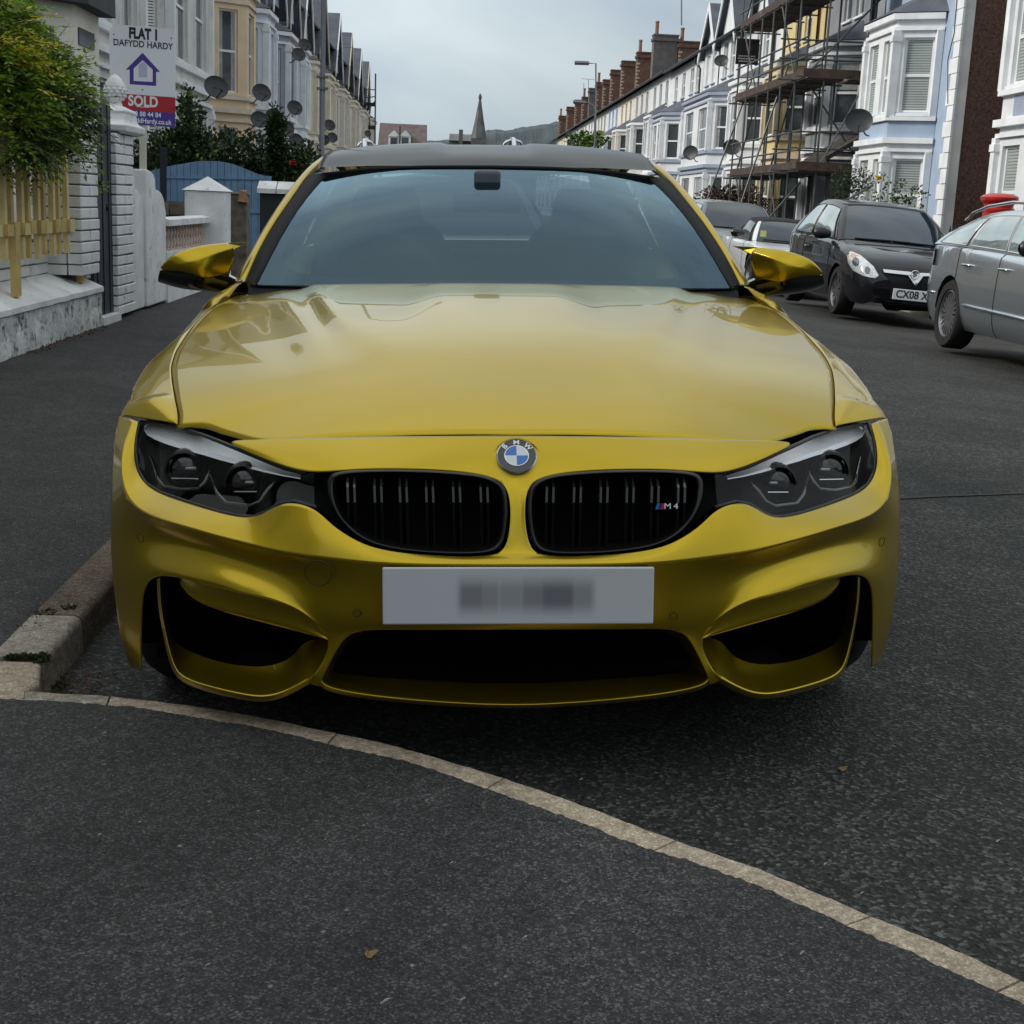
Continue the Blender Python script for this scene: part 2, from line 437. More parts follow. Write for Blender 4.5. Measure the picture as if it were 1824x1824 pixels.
# left kerb running away along the street, and the left pavement behind it
TOPO = [(76, 1174), (145, 1100), (202, 1036)]; 
pk = [at_f(px, py, kt) for px, py in TOPO]
LKX = sum(p.x for p in pk) / 3
corner_y = pk[0].y
print('left kerb x', [tuple(round(c, 3) for c in p) for p in pk], 'foreground kerb', tuple(outer[jo[1]]))
KW = .125
def kerb_run(y0, y1, m_, x=LKX, sgn=-1, h=None, zf=kt):
    xo, xi = x, x + sgn * KW; z = zf(x)
    prof = [(xi, -.15), (xi, .0), (lerp(xo, xi, .16), .0), (lerp(xo, xi, .04), -.006), (xo, -.02), (xo - sgn * .008, -.16)]
    b_ = MB(); rows = [[Vector((px_, y, z + dz + .002)) for px_, dz in prof] for y in np.linspace(y0, y1, 7)]
    b_.grid(rows, flip=sgn > 0); b_.add(rows[0], [tuple(range(6))]); b_.add(rows[-1], [tuple(range(6))[::-1]])
    return b_.build('kerb_stone', m_, kerb, smooth=True, sharp=50)
jy = at_f(148, 1098, kt).y
kerb_run(corner_y + .006, jy - .004, KERB_G); y = jy; ii = 0
while y < 60:
    kerb_run(y + .004, y + .90, KERB_D if ii % 3 != 1 else KERB_G); y += .91; ii += 1
kerb_run(60, 240, KERB_D)
# corner stone joining the two runs
c0 = [at_f(px, py, kt) for px, py in ((-30, 1176), (74, 1180), (70, 1216), (40, 1232), (-60, 1236))]
b_ = MB(); b_.prism([p + Vector((0, 0, .003)) for p in c0[::-1]], (0, 0, -.16)); o = b_.build('kerb_stone', KERB_M, kerb); bevel(o, .012, 3)
# left pavement sheet
b_ = MB(); rows = []
yfront = at_f(20, 1233, kt).y
for y in [yfront - .05, yfront + .2, corner_y, 1, 2, 4, 7, 11, 16, 24, 40, 70, 120, 240]:
    rows.append([Vector((x, y, pave_z(x) - (.004 if y < corner_y - .01 else 0))) for x in (-9, -5, -3.2, -2.75, -2.2, -1.7, LKX - KW)])
b_.grid(rows, flip=True); tag(b_.build('left_pavement', PAVE_M, smooth=True), kind='structure')
# right kerb and pavement
RKX = 6.7
rz = lambda x: road_z(6.7) + .11
def rk(y0, y1): return kerb_run(y0, y1, KERB_G, RKX, 1, zf=rz)
for i in range(44): rk(4 + i * .92, 4 + i * .92 + .91)
rk(44.5, 240)
b_ = MB(); b_.grid([[Vector((x, y, rz(0) + .02 * (x - RKX))) for x in (RKX + KW, 8, 9.2, 12, 20)] for y in (-20, 10, 40, 100, 240)])
tag(b_.build('right_pavement', PAVE_M), kind='structure')
def rpave_z(x): return rz(0) + .02 * (x - RKX)

# old tar seam across the road on the right
b_ = MB(); rows = []
for px, py in ((1600, 889), (1650, 886), (1700, 884), (1760, 882), (1830, 879), (1900, 876), (2000, 874)):
    p = at_f(px, py, road_z); w = .012 + .004 * mnoise.noise(Vector((px * .05, 1, 1))); rows.append([p + Vector((0, -w, .004)), p + Vector((.0, w, .004))])
b_.grid(rows); tag(b_.build('road_seam', mat('tar_seam', (.012, .012, .012), rough=.7)), kind='structure')
# loose grit, a few stones, moss and dead leaves
GRIT = mat('grit_stone', (.36, .34, .32), rough=.85, var=.35, vscale=60)
b_ = MB(); r2 = random.Random(3)
def pebble(bm_, p, s, rr):
    vs = []
    for k, (u, w) in enumerate(((0, 1), (.9, .25), (.28, .3), (-.72, .28), (-.7, .2), (.25, .22))):
        vs.append(p + Vector((u * s * rr.uniform(.7, 1.3), (0 if k == 0 else (math.sin(k * 1.256) * s)) * rr.uniform(.7, 1.2), w * s * .55)))
    bm_.add(vs, [(0, 1, 2), (0, 2, 3), (0, 3, 4), (0, 4, 5), (0, 5, 1)])
for i in range(520):
    px, py = r2.uniform(-50, 1850), r2.uniform(1240, 1850)
    p = at_f(px, py, lambda x: kt(x) + .008)
    d_ = min(range(0, NK, 5), key=lambda q: (inner_[q] - p).length); s_side = (p - inner_[d_]).dot(inner_[d_] - outer[d_])
    if abs(s_side) < .004: continue
    s = .0012 * math.exp(abs(r2.gauss(0, .5)))
    p.z = (kt(p.x) + .008) if s_side > 0 else road_z(p.x)
    pebble(b_, p, s, r2)
for px, py, s in ((1534, 1592, .0075), (1036, 1388, .006), (935, 1670, .006), (686, 1784, .008), (825, 1780, .0055), (1470, 1539, .006), (1712, 1413, .006), (1778, 1498, .007), (1429, 1697, .007), (647, 1471, .004), (186, 1306, .005)):
    p = at_f(px, py, (lambda x: kt(x) + .008) if py > 1400 + (px - 860) * .39 else road_z); pebble(b_, p, s, r2)
tag(b_.build('grit', GRIT), kind='stuff')
MOSS = mat('moss', (.035, .05, .012), rough=.95, var=.4, vscale=40)
DEAD = mat('dead_leaves', (.15, .06, .02), rough=.9, var=.45, vscale=50)
def tufts(name, m_, spots, n, s, up=.6, seed=1):
    rr = random.Random(seed); b_ = MB()
    for px, py, rad, f in spots:
        c_ = at_f(px, py, f)
        for _ in range(n):
            a, q = rr.uniform(0, 6.28), rad * math.sqrt(rr.random())
            p = c_ + Vector((q * math.cos(a), q * math.sin(a) * 1.0, 0)); p.z = f(p.x) + rr.uniform(0, s * .4)
            d1 = Vector((rr.gauss(0, 1), rr.gauss(0, 1), rr.uniform(0, up * 2))).normalized() * s * rr.uniform(.5, 1.3); d2 = d1.cross(Vector((rr.gauss(0, 1), rr.gauss(0, 1), 1))).normalized() * s * .3
            b_.add([p, p + d1 * .5 + d2, p + d1, p + d1 * .5 - d2], [(0, 1, 2, 3)])
    return tag(b_.build(name, m_), kind='stuff')
tufts('moss_tufts', MOSS, [(15 + i * 5.5, 1175 - i * .2, .012, kt) for i in range(13)] + [(78, 1180, .02, kt), (82, 1200, .03, road_z), (88, 1220, .04, road_z), (100, 1226, .03, road_z), (125, 1085, .02, kt), (80, 1094, .03, kt)], 60, .012, seed=4)
tufts('dead_leaves', DEAD, [(66, 1096, .045, kt), (82, 1094, .03, kt), (140, 1215, .10, road_z), (120, 1226, .07, road_z), (50, 1117, .03, kt)], 70, .010, up=.25, seed=6)
tufts('wall_weeds', mat('weed', (.06, .085, .025), rough=.8, var=.4, vscale=30), [(60 + i * 6, 610 - i * 2.1, .06, lambda x: pave_z(x)) for i in range(9)] + [(225, 555, .08, lambda x: pave_z(x)), (218, 560, .05, lambda x: pave_z(x))], 45, .05, up=1.4, seed=8)
tufts('litter_line', DEAD, [(40 + i * 16, 626 - i * 5.6, .12, lambda x: pave_z(x)) for i in range(9)], 70, .02, up=.15, seed=9)
for px, py, an in ((660, 1700, .9), (1500, 1370, .3), (335, 1148, .1)):
    if py < 1200: continue
    p = at_f(px, py, (lambda x: kt(x) + .012) if px < 1200 else (lambda x: road_z(x) + .004)); b_ = MB()
    b_.add([p + Vector((.009 * math.cos(a) * (1 + .4 * math.cos(3 * a)), .010 * math.sin(a), .003 + .004 * math.cos(2 * a))) for a in np.linspace(0, 6.28, 11)[:-1]], [tuple(range(10))])
    tag(b_.build('fallen_leaf', mat('ochre_leaf', (.25, .16, .06), rough=.8)), 'ochre fallen leaf lying on the dark pavement in front of the kerb' if px < 1200 else 'brown fallen leaf lying on the road right of the yellow coupe', 'leaf')
# ================================================================== the yellow coupe
PAINT = mat('yellow_metallic_paint', (0.52, 0.36, 0.012), rough=0.30, metal=0.92, coat=0.85, var=0.0, coat_rough=0.01, coat_ior=1.33)
GLOSS_BLACK = mat('gloss_black_trim', (0.006, 0.006, 0.007), rough=0.12, coat=0.6, var=0)
SATIN_BLACK = mat('satin_black_trim', (0.012, 0.012, 0.013), rough=0.4, var=0)
MATT_BLACK = mat('matt_black_plastic', (0.012, 0.013, 0.015), rough=0.7, var=0, spec=.2)
GRILLE_BLACK = mat('grille_black', (0.004, 0.004, 0.004), rough=0.28, var=0, spec=0.35)
GRILLE_GLINT = mat('slat_painted_glint', (0.02, 0.02, 0.02), rough=0.22, var=0, spec=0.6)  # glint along the slat tops, put into the material
DEEP_BLACK = mat('duct_black', (0.003, 0.003, 0.003), rough=0.9, var=0, spec=0.1)
CARBON = mat('carbon_roof_lacquer', (0.008, 0.0085, 0.010), rough=0.4, coat=0.42, var=0.1, vscale=60, spec=.05, coat_ior=1.36)
RUBBER = mat('tyre_rubber', (0.012, 0.012, 0.012), rough=0.85, var=0.2)
ALLOY = mat('alloy_wheel', (0.30, 0.30, 0.31), rough=0.3, metal=0.9, var=0)
CHROME = mat('chrome', (0.75, 0.75, 0.76), rough=0.08, metal=1.0, var=0)
SCREEN = clear_glass('windscreen_glass', (0.26, 0.34, 0.38), gain=1.25, mirror=(.56, .80, .96))
LENS = clear_glass('headlamp_lens', (0.97, 0.97, 0.97), gain=0.32)
WIN_DARK = clear_glass('car_window_glass', (0.30, 0.34, 0.34), gain=1.8)
WHITE_PLASTIC = mat('light_guide_plastic', (0.93, 0.94, 0.97), rough=0.18, coat=0.8, var=0)
CABIN = mat('cabin_charcoal', (0.035, 0.036, 0.04), rough=0.8, var=0)

car = empty('yellow_coupe', (0, 0, 0), 0, 'bright yellow two-door coupe with a black roof, parked nose-on behind the curving kerb', 'car')
car.rotation_euler = (0, CAR_LEAN, 0)

class Cage:
    def __init__(s): s.n = {}; s.f = []; s.cr = {}
    def v(s, name, px, py, y, centre=False):
        p = pc(px, py, y)
        if centre: p.x = 0.0
        s.n[name] = p; return s
    def q(s, *names): s.f.append(names); return s
    def strip(s, a, b):
        for i in range(len(a) - 1):
            f = [a[i], a[i+1], b[i+1], b[i]]
            g = []
            for k in f:
                if k not in g: g.append(k)
            if len(g) > 2: s.f.append(tuple(g))
        return s
    def crease(s, names, w=0.7, closed=False):
        for i in range(len(names) - (0 if closed else 1)):
            s.cr[(names[i], names[(i+1) % len(names)])] = w
        return s
    def build(s, name, mat_, parent, mirror=True, sub=3, solid=0.0, offset=1.0, rim=True, side=-1, corners=False):
        names = list(s.n); idx = {k: i for i, k in enumerate(names)}
        vs = [s.n[k].copy() for k in names]; fs = [[idx[k] for k in f] for f in s.f]; cr = [(idx[a], idx[b], w) for (a, b), w in s.cr.items()]
        if mirror:
            m = len(vs)
            vs += [Vector((-p.x, p.y, p.z)) for p in vs]
            fs += [[i + m for i in f][::-1] for f in fs]
            cr += [(a + m, b + m, w) for a, b, w in cr]
        elif side > 0:
            vs = [Vector((-p.x, p.y, p.z)) for p in vs]; fs = [f[::-1] for f in fs]
        me = bpy.data.meshes.new(name); me.from_pydata([tuple(p) for p in vs], [], fs)
        bm = bmesh.new(); bm.from_mesh(me)
        cl = bm.edges.layers.float.new('crease_edge')
        bm.verts.ensure_lookup_table()
        for a, b, w in cr:
            e = bm.edges.get((bm.verts[a], bm.verts[b]))
            if e: e[cl] = w
        bmesh.ops.remove_doubles(bm, verts=bm.verts, dist=0.0004)
        loose = [v_ for v_ in bm.verts if not v_.link_faces]
        if loose: bmesh.ops.delete(bm, geom=loose, context='VERTS')
        bmesh.ops.recalc_face_normals(bm, faces=bm.faces)
        # outside = towards the nose
        sy = sum(f.normal.y * f.calc_area() for f in bm.faces)
        if sy > 0: bmesh.ops.reverse_faces(bm, faces=bm.faces)
        bm.to_mesh(me); bm.free()
        me.polygons.foreach_set('use_smooth', [True] * len(me.polygons))
        o = link_mesh(name, me, mat_, parent)
        if sub:
            d = o.modifiers.new('sub', 'SUBSURF'); d.levels = sub; d.render_levels = sub; d.boundary_smooth = 'ALL' if not corners else 'PRESERVE_CORNERS'
        if solid:
            d = o.modifiers.new('solid', 'SOLIDIFY'); d.thickness = solid; d.offset = -offset; d.use_rim = rim
        return o

# ---------------- front bumper skin (left half traced, mirrored)
B = Cage()
hp = [(922, 776, .215), (898, 776, .216), (860, 776, .217), (792, 776.5, .22), (716, 777, .232), (641, 778, .247), (590, 779, .258), (545, 780, .27), (496, 781.5, .287), (443, 783, .31)]
mp = [(922, 815, .165), (898, 814, .165), (860, 812, .167), (792, 810, .172), (716, 809, .18), (641, 810, .19), (590, 812, .20), (545, 812, .215), (496, 806, .245), (443, 795, .287)]
for i, (a, b) in enumerate(zip(hp, mp)):
    B.v('h%d' % i, *a, centre=i == 0); B.v('m%d' % i, *b, centre=i == 0)
B.v('h10', 397, 785, .335)
tp = {1: (897, 860, .118), 2: (860, 845, .138), 3: (792, 837, .143), 4: (716, 834, .148), 5: (641, 834.5, .155), 6: (590, 840, .168), 7: (545, 842, .185), 8: (496, 828, .225), 9: (443, 806, .28)}
for i, a in tp.items(): B.v('t%d' % i, *a)
for i, a in enumerate([(922, 850, .132), (922, 880, .108), (922, 912, .09), (922, 949, .075), (922, 975, .062), (922, 991, .048)]): B.v('c%d' % i, *a, centre=True)
for i, a in enumerate([(907, 880, .10), (910.5, 912, .085), (907.5, 949, .07), (901, 974, .06)]): B.v('s%d' % (i+1), *a)
bp = [None, (888, 987, .055), (843, 992, .05), (767, 989, .052), (716, 984.5, .055), (666, 976, .06), (628, 960, .068), (590, 935, .082), (562, 905, .10), (522, 894, .125), (496, 899, .14), (474, 912, .15), (452, 921.5, .162), (425, 920.5, .185), (390, 913, .215), (338, 897, .28), (285, 879, .36), (258, 862, .41), (243.5, 838, .455), (239, 805, .49), (241, 777, .525), (246, 751, .565)]
ep = [(919, 1004, .03), (890, 1004, .03), (843, 1004, .03), (767, 1004, .031), (716, 1003, .034), (666, 1001, .039), (628, 998, .045), (590, 995, .052), (556, 992, .06), (522, 987.5, .073), (496, 982.5, .084), (470, 976, .098), (443, 969, .115), (417, 962, .133), (385, 954, .157), (338, 940, .198), (285, 926, .26), (250, 911, .315), (226, 886, .37), (214.5, 840, .43), (219, 792, .50), (231, 745, .59)]
for i in range(1, 22): B.v('b%d' % i, *bp[i])
for i in range(22): B.v('e%d' % i, *ep[i], centre=i == 0)
B.v('o18', 197, 898, .455).v('o19', 198.5, 838, .505).v('o20', 204, 776, .575).v('o21', 212, 741, .635)
N = lambda p, r_: [p + str(i) for i in r_]
B.strip(N('h', range(10)), N('m', range(10)))
B.q('h9', 'h10', 'm9').q('m9', 'h10', 't9')
B.q('m0', 'm1', 't1', 'c0').strip(N('m', range(1, 10)), N('t', range(1, 10)))
B.strip(['c0', 'c1', 'c2', 'c3', 'c4', 'c5'], ['t1', 's1', 's2', 's3', 's4', 'b1'])
B.q('c5', 'b1', 'e1', 'e0')
# one loop between hole edge and crease, so the band under the lamp is crowned
for i in range(1, 22):
    p = (B.n['b%d' % i] + B.n['e%d' % i]) / 2
    k = 0.004
    B.n['p%d' % i] = p + Vector((-0.4 * k if i > 12 else 0, -k, 0.25 * k))
B.n['p0'] = (B.n['c5'] + B.n['e0']) / 2 + Vector((0, -.005, 0))
B.f.pop(); B.q('c5', 'b1', 'p1', 'p0').q('p0', 'p1', 'e1', 'e0')
B.strip(N('b', range(1, 22)), N('p', range(1, 22))).strip(N('p', range(1, 22)), N('e', range(1, 22)))
B.strip(N('e', range(18, 22)), N('o', range(18, 22)))
# lower face
lpx = [ep[i][0] for i in range(18)]
dctl = [(197, 960, .458), (226, 935, .398), (250, 942, .362), (285, 952, .322), (338, 966, .266), (385, 981, .226), (443, 996, .176), (522, 1016, .115), (590, 1032, .071), (628, 1042, .056), (716, 1046, .04), (919, 1047, .03)]
gctl = [(199, 1022, .43), (226, 1024, .37), (250, 1015, .325), (270, 1010, .295), (300, 1013, .252), (338, 1022, .205), (385, 1032, .158), (443, 1045, .126), (496, 1058, .106), (522, 1067, .097), (556, 1086, .086), (573, 1096, .073), (600, 1103, .06), (640, 1107, .048), (700, 1109, .042), (919, 1110, .036)]
for nm, ctl in (('d', dctl), ('g', gctl)):
    pts = pchip(ctl, lpx)
    for i in range(18): B.v('%s%d' % (nm, i), lpx[i], pts[i][0], pts[i][1], centre=i == 0)
B.v('d18', 224, 937, .39).v('o17', 197, 965, .452).v('g18', 226, 1024, .37).v('o16', 199.5, 1022, .432)
B.strip(N('e', range(19)), N('d', range(19))).strip(N('d', range(19)), N('g', range(19)))
B.q('e18', 'o18', 'o17', 'd18').q('d18', 'o17', 'o16', 'g18')
# lip edge row: columns follow the g columns
lp = [(919, 1122, .042), (890, 1122, .042), (843, 1122, .042), (767, 1122, .044), (716, 1122, .046), (668, 1121.5, .05), (628, 1125, .06), (600, 1122, .07), (562, 1110, .08), (528, 1082, .088), (498, 1070, .097), (470, 1063, .108), (443, 1058, .122), (417, 1052, .137), (385, 1044.5, .163), (338, 1033, .208), (288, 1023, .27), (262, 1033, .31)]
for i in range(18): B.v('l%d' % i, *lp[i], centre=i == 0)
B.v('l18', 252.5, 1062, .333)
B.strip(N('g', range(18)), N('l', range(18)))
B.v('k0', 228, 1068, .372).v('k1', 204.5, 1058, .425)
B.q('g17', 'l17', 'l18', 'k0').q('g17', 'k0', 'g18').q('g18', 'k0', 'k1', 'o16')
for i, (a, b, c) in enumerate([((251, 1118, .34), (230, 1116, .375), (209.5, 1107, .42)), ((250.5, 1158, .345), (232, 1155, .38), (218, 1146, .42)), ((250.5, 1193, .35), (240, 1191, .385), (231, 1188, .42))]):
    B.v('r%d' % i, *a).v('ra%d' % i, *b).v('rb%d' % i, *c)
B.strip(['l18', 'r0', 'r1', 'r2'], ['k0', 'ra0', 'ra1', 'ra2']).strip(['k0', 'ra0', 'ra1', 'ra2'], ['k1', 'rb0', 'rb1', 'rb2'])
# pillar between the centre and side openings
B.v('n2', 607, 1143, .066).v('n3', 587, 1181, .075).v('n4', 571.5, 1211, .08)
B.v('D15', 588, 1141, .079).v('D14', 579, 1172, .083).v('D13', 561, 1202, .086).v('l8b', 575, 1121, .081)
B.n['l8'] = B.n['l8b']; B.v('l9', 545, 1092, .085)
B.q('l6', 'n2', 'D15', 'l7').q('l7', 'D15', 'l8').q('n2', 'n3', 'D14', 'D15').q('n3', 'n4', 'D13', 'D14')
B.crease(N('e', range(0, 22)), 1.0)
B.crease(N('l', range(9, 18)), 1.0)
B.v('nb', 570, 1223, .086).v('db', 553, 1219.5, .093).v('D12', 549, 1211, .086)
B.q('D12', 'D13', 'db').q('D13', 'n4', 'nb', 'db')
bumper = B.build('front_bumper', PAINT, car, sub=3, solid=0.003, corners=True)

# ---------------- side intake ducts with the outer blade, centre lip
def loop(pref, pts, cage):
    for i, a in enumerate(pts): cage.v(pref + str(i), *a)
    return [pref + str(i) for i in range(len(pts))]
S = Cage()
Dp = [(284.5, 1029, .285), (285, 1070, .275), (293, 1118, .262), (301, 1155, .247), (309, 1184, .23), (320, 1203, .212), (343, 1215, .185), (390, 1228, .14), (443, 1239.5, .105), (469.5, 1241.5, .095), (496, 1237, .09), (522, 1225.5, .088), (549, 1211, .086), (561, 1202, .086), (579, 1172, .083), (588, 1141, .079)]
Ip = [(290, 1029, .40), (293, 1070, .40), (300, 1108, .39), (307, 1136, .38), (320, 1151, .35), (338, 1160, .32), (369, 1173, .285), (408, 1183, .25), (440, 1187, .225), (469.5, 1188, .21), (500, 1181.5, .20), (521, 1170, .20), (533, 1153, .20), (546, 1142, .2), (566, 1137, .18), (586, 1139, .11)]
Up = [(279, 1031, .30), (280, 1073, .292), (288, 1121, .28), (296, 1159, .266), (304, 1189, .25), (316, 1210, .23), (340, 1224, .203), (388, 1238, .157), (443, 1249, .12), (470.5, 1251, .108), (499, 1246, .103), (526, 1234, .1), (553, 1219, .098)]
Wp = [(x, y, d + .11) for x, y, d in Up]
mid = [((a[0]*.45+b[0]*.55), (a[1]*.45+b[1]*.55) + (4 if 4 < i < 12 else 0), a[2]*.45+b[2]*.55) for i, (a, b) in enumerate(zip(Dp, Ip))]
LI, LM, LD, LU, LW = loop('I', Ip, S), loop('M', mid, S), loop('D', Dp, S), loop('U', Up, S), loop('W', Wp, S)
S.strip(LI, LM).strip(LM, LD).strip(LD[:13], LU).strip(LU, LW)
S.crease(LD[:13], 0.55).crease(LU, 0.5)
for sd in (-1, 1): S.build('side_intake_duct', PAINT, car, mirror=False, sub=3, side=sd)
L = Cage()
n_ = [(644, 1121, .056), (623, 1127, .06), (607, 1143, .066), (587, 1181, .075), (571.5, 1211, .08), (577, 1222, .077), (623, 1233.5, .06), (707, 1244.5, .047), (832, 1253.5, .04), (919, 1256, .038)]
i_ = [(648, 1129, .14), (630, 1135, .15), (615, 1149, .16), (597, 1180, .18), (590, 1195, .188), (603, 1200, .19), (632, 1203, .185), (707, 1209.5, .17), (832, 1216.5, .16), (919, 1218, .16)]
u_ = [(566, 1216, .096), (573, 1230, .092), (621, 1242, .075), (706, 1252.5, .062), (832, 1261, .054), (919, 1263.5, .052)]
NI, NN, NU, NW = loop('i', i_, L), loop('n', n_, L), loop('u', u_, L), loop('w', [(x, y, d + .2) for x, y, d in u_], L)
for k in ('i9', 'n9', 'u5', 'w5'): L.n[k].x = 0
L.strip(NI, NN).strip(NN[4:], NU).strip(NU, NW)
L.crease(NN, 0.55).crease(NU, 0.5)
L.build('centre_intake_lip', PAINT, car, sub=3)
F = Cage()
top = [(318, 1026, .26), (338, 1031, .228), (385, 1042.5, .182), (443, 1056, .14), (498, 1068.5, .114), (535, 1084, .1), (560, 1104, .092), (588, 1140.5, .082)]
bot = [(320, 1040, .262), (338, 1067, .238), (388, 1088.5, .19), (443, 1102, .152), (498, 1117, .126), (535, 1126.5, .107), (560, 1133, .095), (589, 1141.5, .083)]
T0, T1 = loop('a', top, F), loop('b', [((a[0]+b[0])/2, (a[1]+b[1])/2, (a[2]+b[2])/2 + .006) for a, b in zip(top, bot)], F)
T2, T3 = loop('c', bot, F), loop('d', [(x + 1, y - 2, d + .09) for x, y, d in bot], F)
F.strip(T0, T1).strip(T1, T2).strip(T2, T3).crease(T2, 0.9)
for sd in (-1, 1): F.build('side_intake_fin', PAINT, car, mirror=False, sub=2, solid=0.003, side=sd)

# black chambers behind the openings and their honeycomb
def panel(name, pts, m_, both=True, thick=0.004):
    b_ = MB()
    P_ = [pc(*p) for p in pts]
    for sgn in ((1, -1) if both else (1,)):
        b_.prism([Vector((p.x * sgn, p.y, p.z)) for p in P_], (0, thick, 0))
    return b_.build(name, m_, car)
b_ = MB()
for sgn in (1, -1):
    b_.box((min(sgn*.30, sgn*.84), .43, .18), (max(sgn*.30, sgn*.84), .45, .44))
b_.box((-.40, .33, .16), (.40, .35, .36)); b_.box((-.40, .28, .44), (.40, .30, .64))
b_.build('duct_chamber', DEEP_BLACK, car)
b_ = MB(); b_.box((-.60, .26, .15), (.60, .48, .17)); b_.box((-.80, .48, .13), (.80, 1.3, .15)); b_.build('undertray', DEEP_BLACK, car)  # rear slab widened to block light under the car
b_ = MB()
for sgn in (1, -1):
    for i in range(15):
        for j in range(9):
            x = sgn * (.40 + i * .024); z = .17 + j * .024 + (.012 if i % 2 else 0)
            b_.tube([(x + .013*math.cos(a*math.pi/3), .405, z + .013*math.sin(a*math.pi/3)) for a in range(6)], .0016, 4, closed=True)
o = b_.build('intake_honeycomb', DEEP_BLACK, car); tag(o, kind='stuff')

# ---------------- kidney grilles
for sgn in (1, -1):
    def kp(px, py, y):
        p = pc(px, py, y); return Vector((p.x * -sgn * -1 if sgn > 0 else -p.x, p.y, p.z))
    outer = [(899, 862, .112), (880, 851, .125), (855, 844, .135), (792, 838, .14), (716, 835, .145), (641, 836, .152), (604, 839, .16), (585, 845, .163), (580, 862, .155), (584, 890, .135), (598, 922, .112), (628, 953, .085), (666, 972, .07), (716, 981, .064), (767, 986, .06), (843, 988.5, .057), (884, 984, .06), (898, 972, .066), (904, 949, .077), (908, 912, .09), (906, 880, .105)]
    ko = [kp(*p) for p in outer]; c_ = sum(ko, Vector()) / len(ko)
    b_ = MB()
    ring2 = [c_ + (p - c_) * .955 + Vector((0, -.012, 0)) for p in ko]
    ring3 = [c_ + (p - c_) * .90 + Vector((0, .0, 0)) for p in ko]
    ring4 = [c_ + (p - c_) * .885 + Vector((0, .07, 0)) for p in ko]
    ring0 = [p + Vector((0, .02, 0)) for p in ko]
    rows = [ring0, ko, ring2, ring3, ring4]
    b_.grid([r_ + [r_[0]] for r_ in rows], flip=sgn > 0)
    fr = b_.build('kidney_grille', GRILLE_BLACK, car, smooth=True, merge=1e-5, sharp=50)
    d_ = fr.modifiers.new('sub', 'SUBSURF'); d_.levels = 2; d_.render_levels = 2
    for px in (625, 673, 718, 765, 813, 862):
        for off in (-6, 6):
            b_ = MB(); b_.k = 0
            a, m1, m2, e = kp(px + off, 850, .155), kp(px + off, 868, .118), kp(px + off + 1, 895, .108), kp(px + off + 3, 975, .085)
            w = .0022
            prof = [Vector(p) for p in (a, m1, m2, e)]
            for q in range(3):
                A, Bq = prof[q], prof[q+1]; b_.k = 1 if q == 2 else 0
                b_.hexa([A+Vector((-w,0,0)), A+Vector((w,0,0)), A+Vector((w,.05,0)), A+Vector((-w,.05,0)), Bq+Vector((-w,0,0)), Bq+Vector((w,0,0)), Bq+Vector((w,.05,0)), Bq+Vector((-w,.05,0))])
            b_.build('grille_slat', [GRILLE_GLINT, DEEP_BLACK], fr)  # lower part of each slat painted darker for the shade there
# badge on the right-hand grille: slanted colour bars, M and 4
gb = pc(1189, 902, .092)
bd = empty('model_badge', gb, parent=car); bd.rotation_euler = (R(78), 0, 0)
for i, c in enumerate([(.02, .16, .55), (.01, .03, .16), (.5, .015, .02)]):
    b_ = MB(); x = -.0245 + i * .0055
    b_.prism([(x, -.006, 0), (x + .005, -.006, 0), (x + .009, .006, 0), (x + .004, .006, 0)], (0, 0, .002))
    b_.build('badge_stripe', mat('badge_%d' % i, c, rough=.3, var=0), bd)
for ch, x in (('M', .0), ('4', .0165)):
    text_obj('badge_letter', ch, .0165, WHITE_PLASTIC, bd, Matrix.Translation((x, 0, .001)) @ Matrix.Shear('XZ', 4, (0, 0)) , depth=.001, sx=1.15)

# black bridge panel behind the whole lamp-and-grille opening
def _bk(p): return p if p[0] > 545 else (p[0], p[1], p[2] + .09)
bridge = [(897, 868, .16), (860, 852, .17), (792, 845, .18), (716, 842, .185), (641, 842, .19), (590, 846, .20), (545, 847, .215), (496, 834, .27), (443, 812, .34), (397, 792, .40), (364, 780, .46), (320, 764, .53), (285, 757, .58), (250, 752, .64), (244, 779, .60), (243, 806, .57), (247, 836, .53), (262, 858, .49), (288, 874, .44), (340, 891, .36), (390, 906, .30), (425, 914, .265), (450, 915, .245), (470, 907, .23), (492, 896, .215), (522, 890, .20), (556, 897, .175), (584, 925, .155), (622, 952, .14), (666, 969, .125), (716, 977, .115), (767, 983, .11), (843, 986, .105), (884, 980, .11), (900, 950, .12)]
b_ = MB()
for sgn in (1, -1):
    P_ = [pc(*_bk(p)) for p in bridge]; P_ = [Vector((p.x * sgn, p.y, p.z)) for p in P_]
    # strip between upper and lower chains
    up_, lo_ = P_[:14], P_[::-1][:21]
    lo2 = [lo_[int(round(i * 20 / 13))] for i in range(14)]
    b_.grid([up_, [(u + l_) / 2 + Vector((0, .015, 0)) for u, l_ in zip(up_, lo2)], lo2], flip=sgn < 0)
b_.build('lamp_bridge_panel', DEEP_BLACK, car, smooth=True)
# dark seal lip that follows the opening's edge
for sgn in (1, -1):
    edge = [tp[i] for i in range(9, 5, -1)]
    seal_t = [(397, 787, .34), (364, 774, .415), (320, 759.5, .50), (285, 753, .55), (251, 749, .60)]
    low = [bp[i] for i in range(20, 7, -1)]
    chain = [(x, y + 2, d + .012) for x, y, d in ([tp[7], tp[8], tp[9]] + seal_t)] + [(x + 2, y - 1, d + .012) for x, y, d in low]
    P_ = [pc(*p) for p in chain]
    b_ = MB(); b_.tube([Vector((p.x * sgn, p.y, p.z)) for p in P_], .0045, 6); b_.build('lamp_seal', SATIN_BLACK, car, smooth=True)

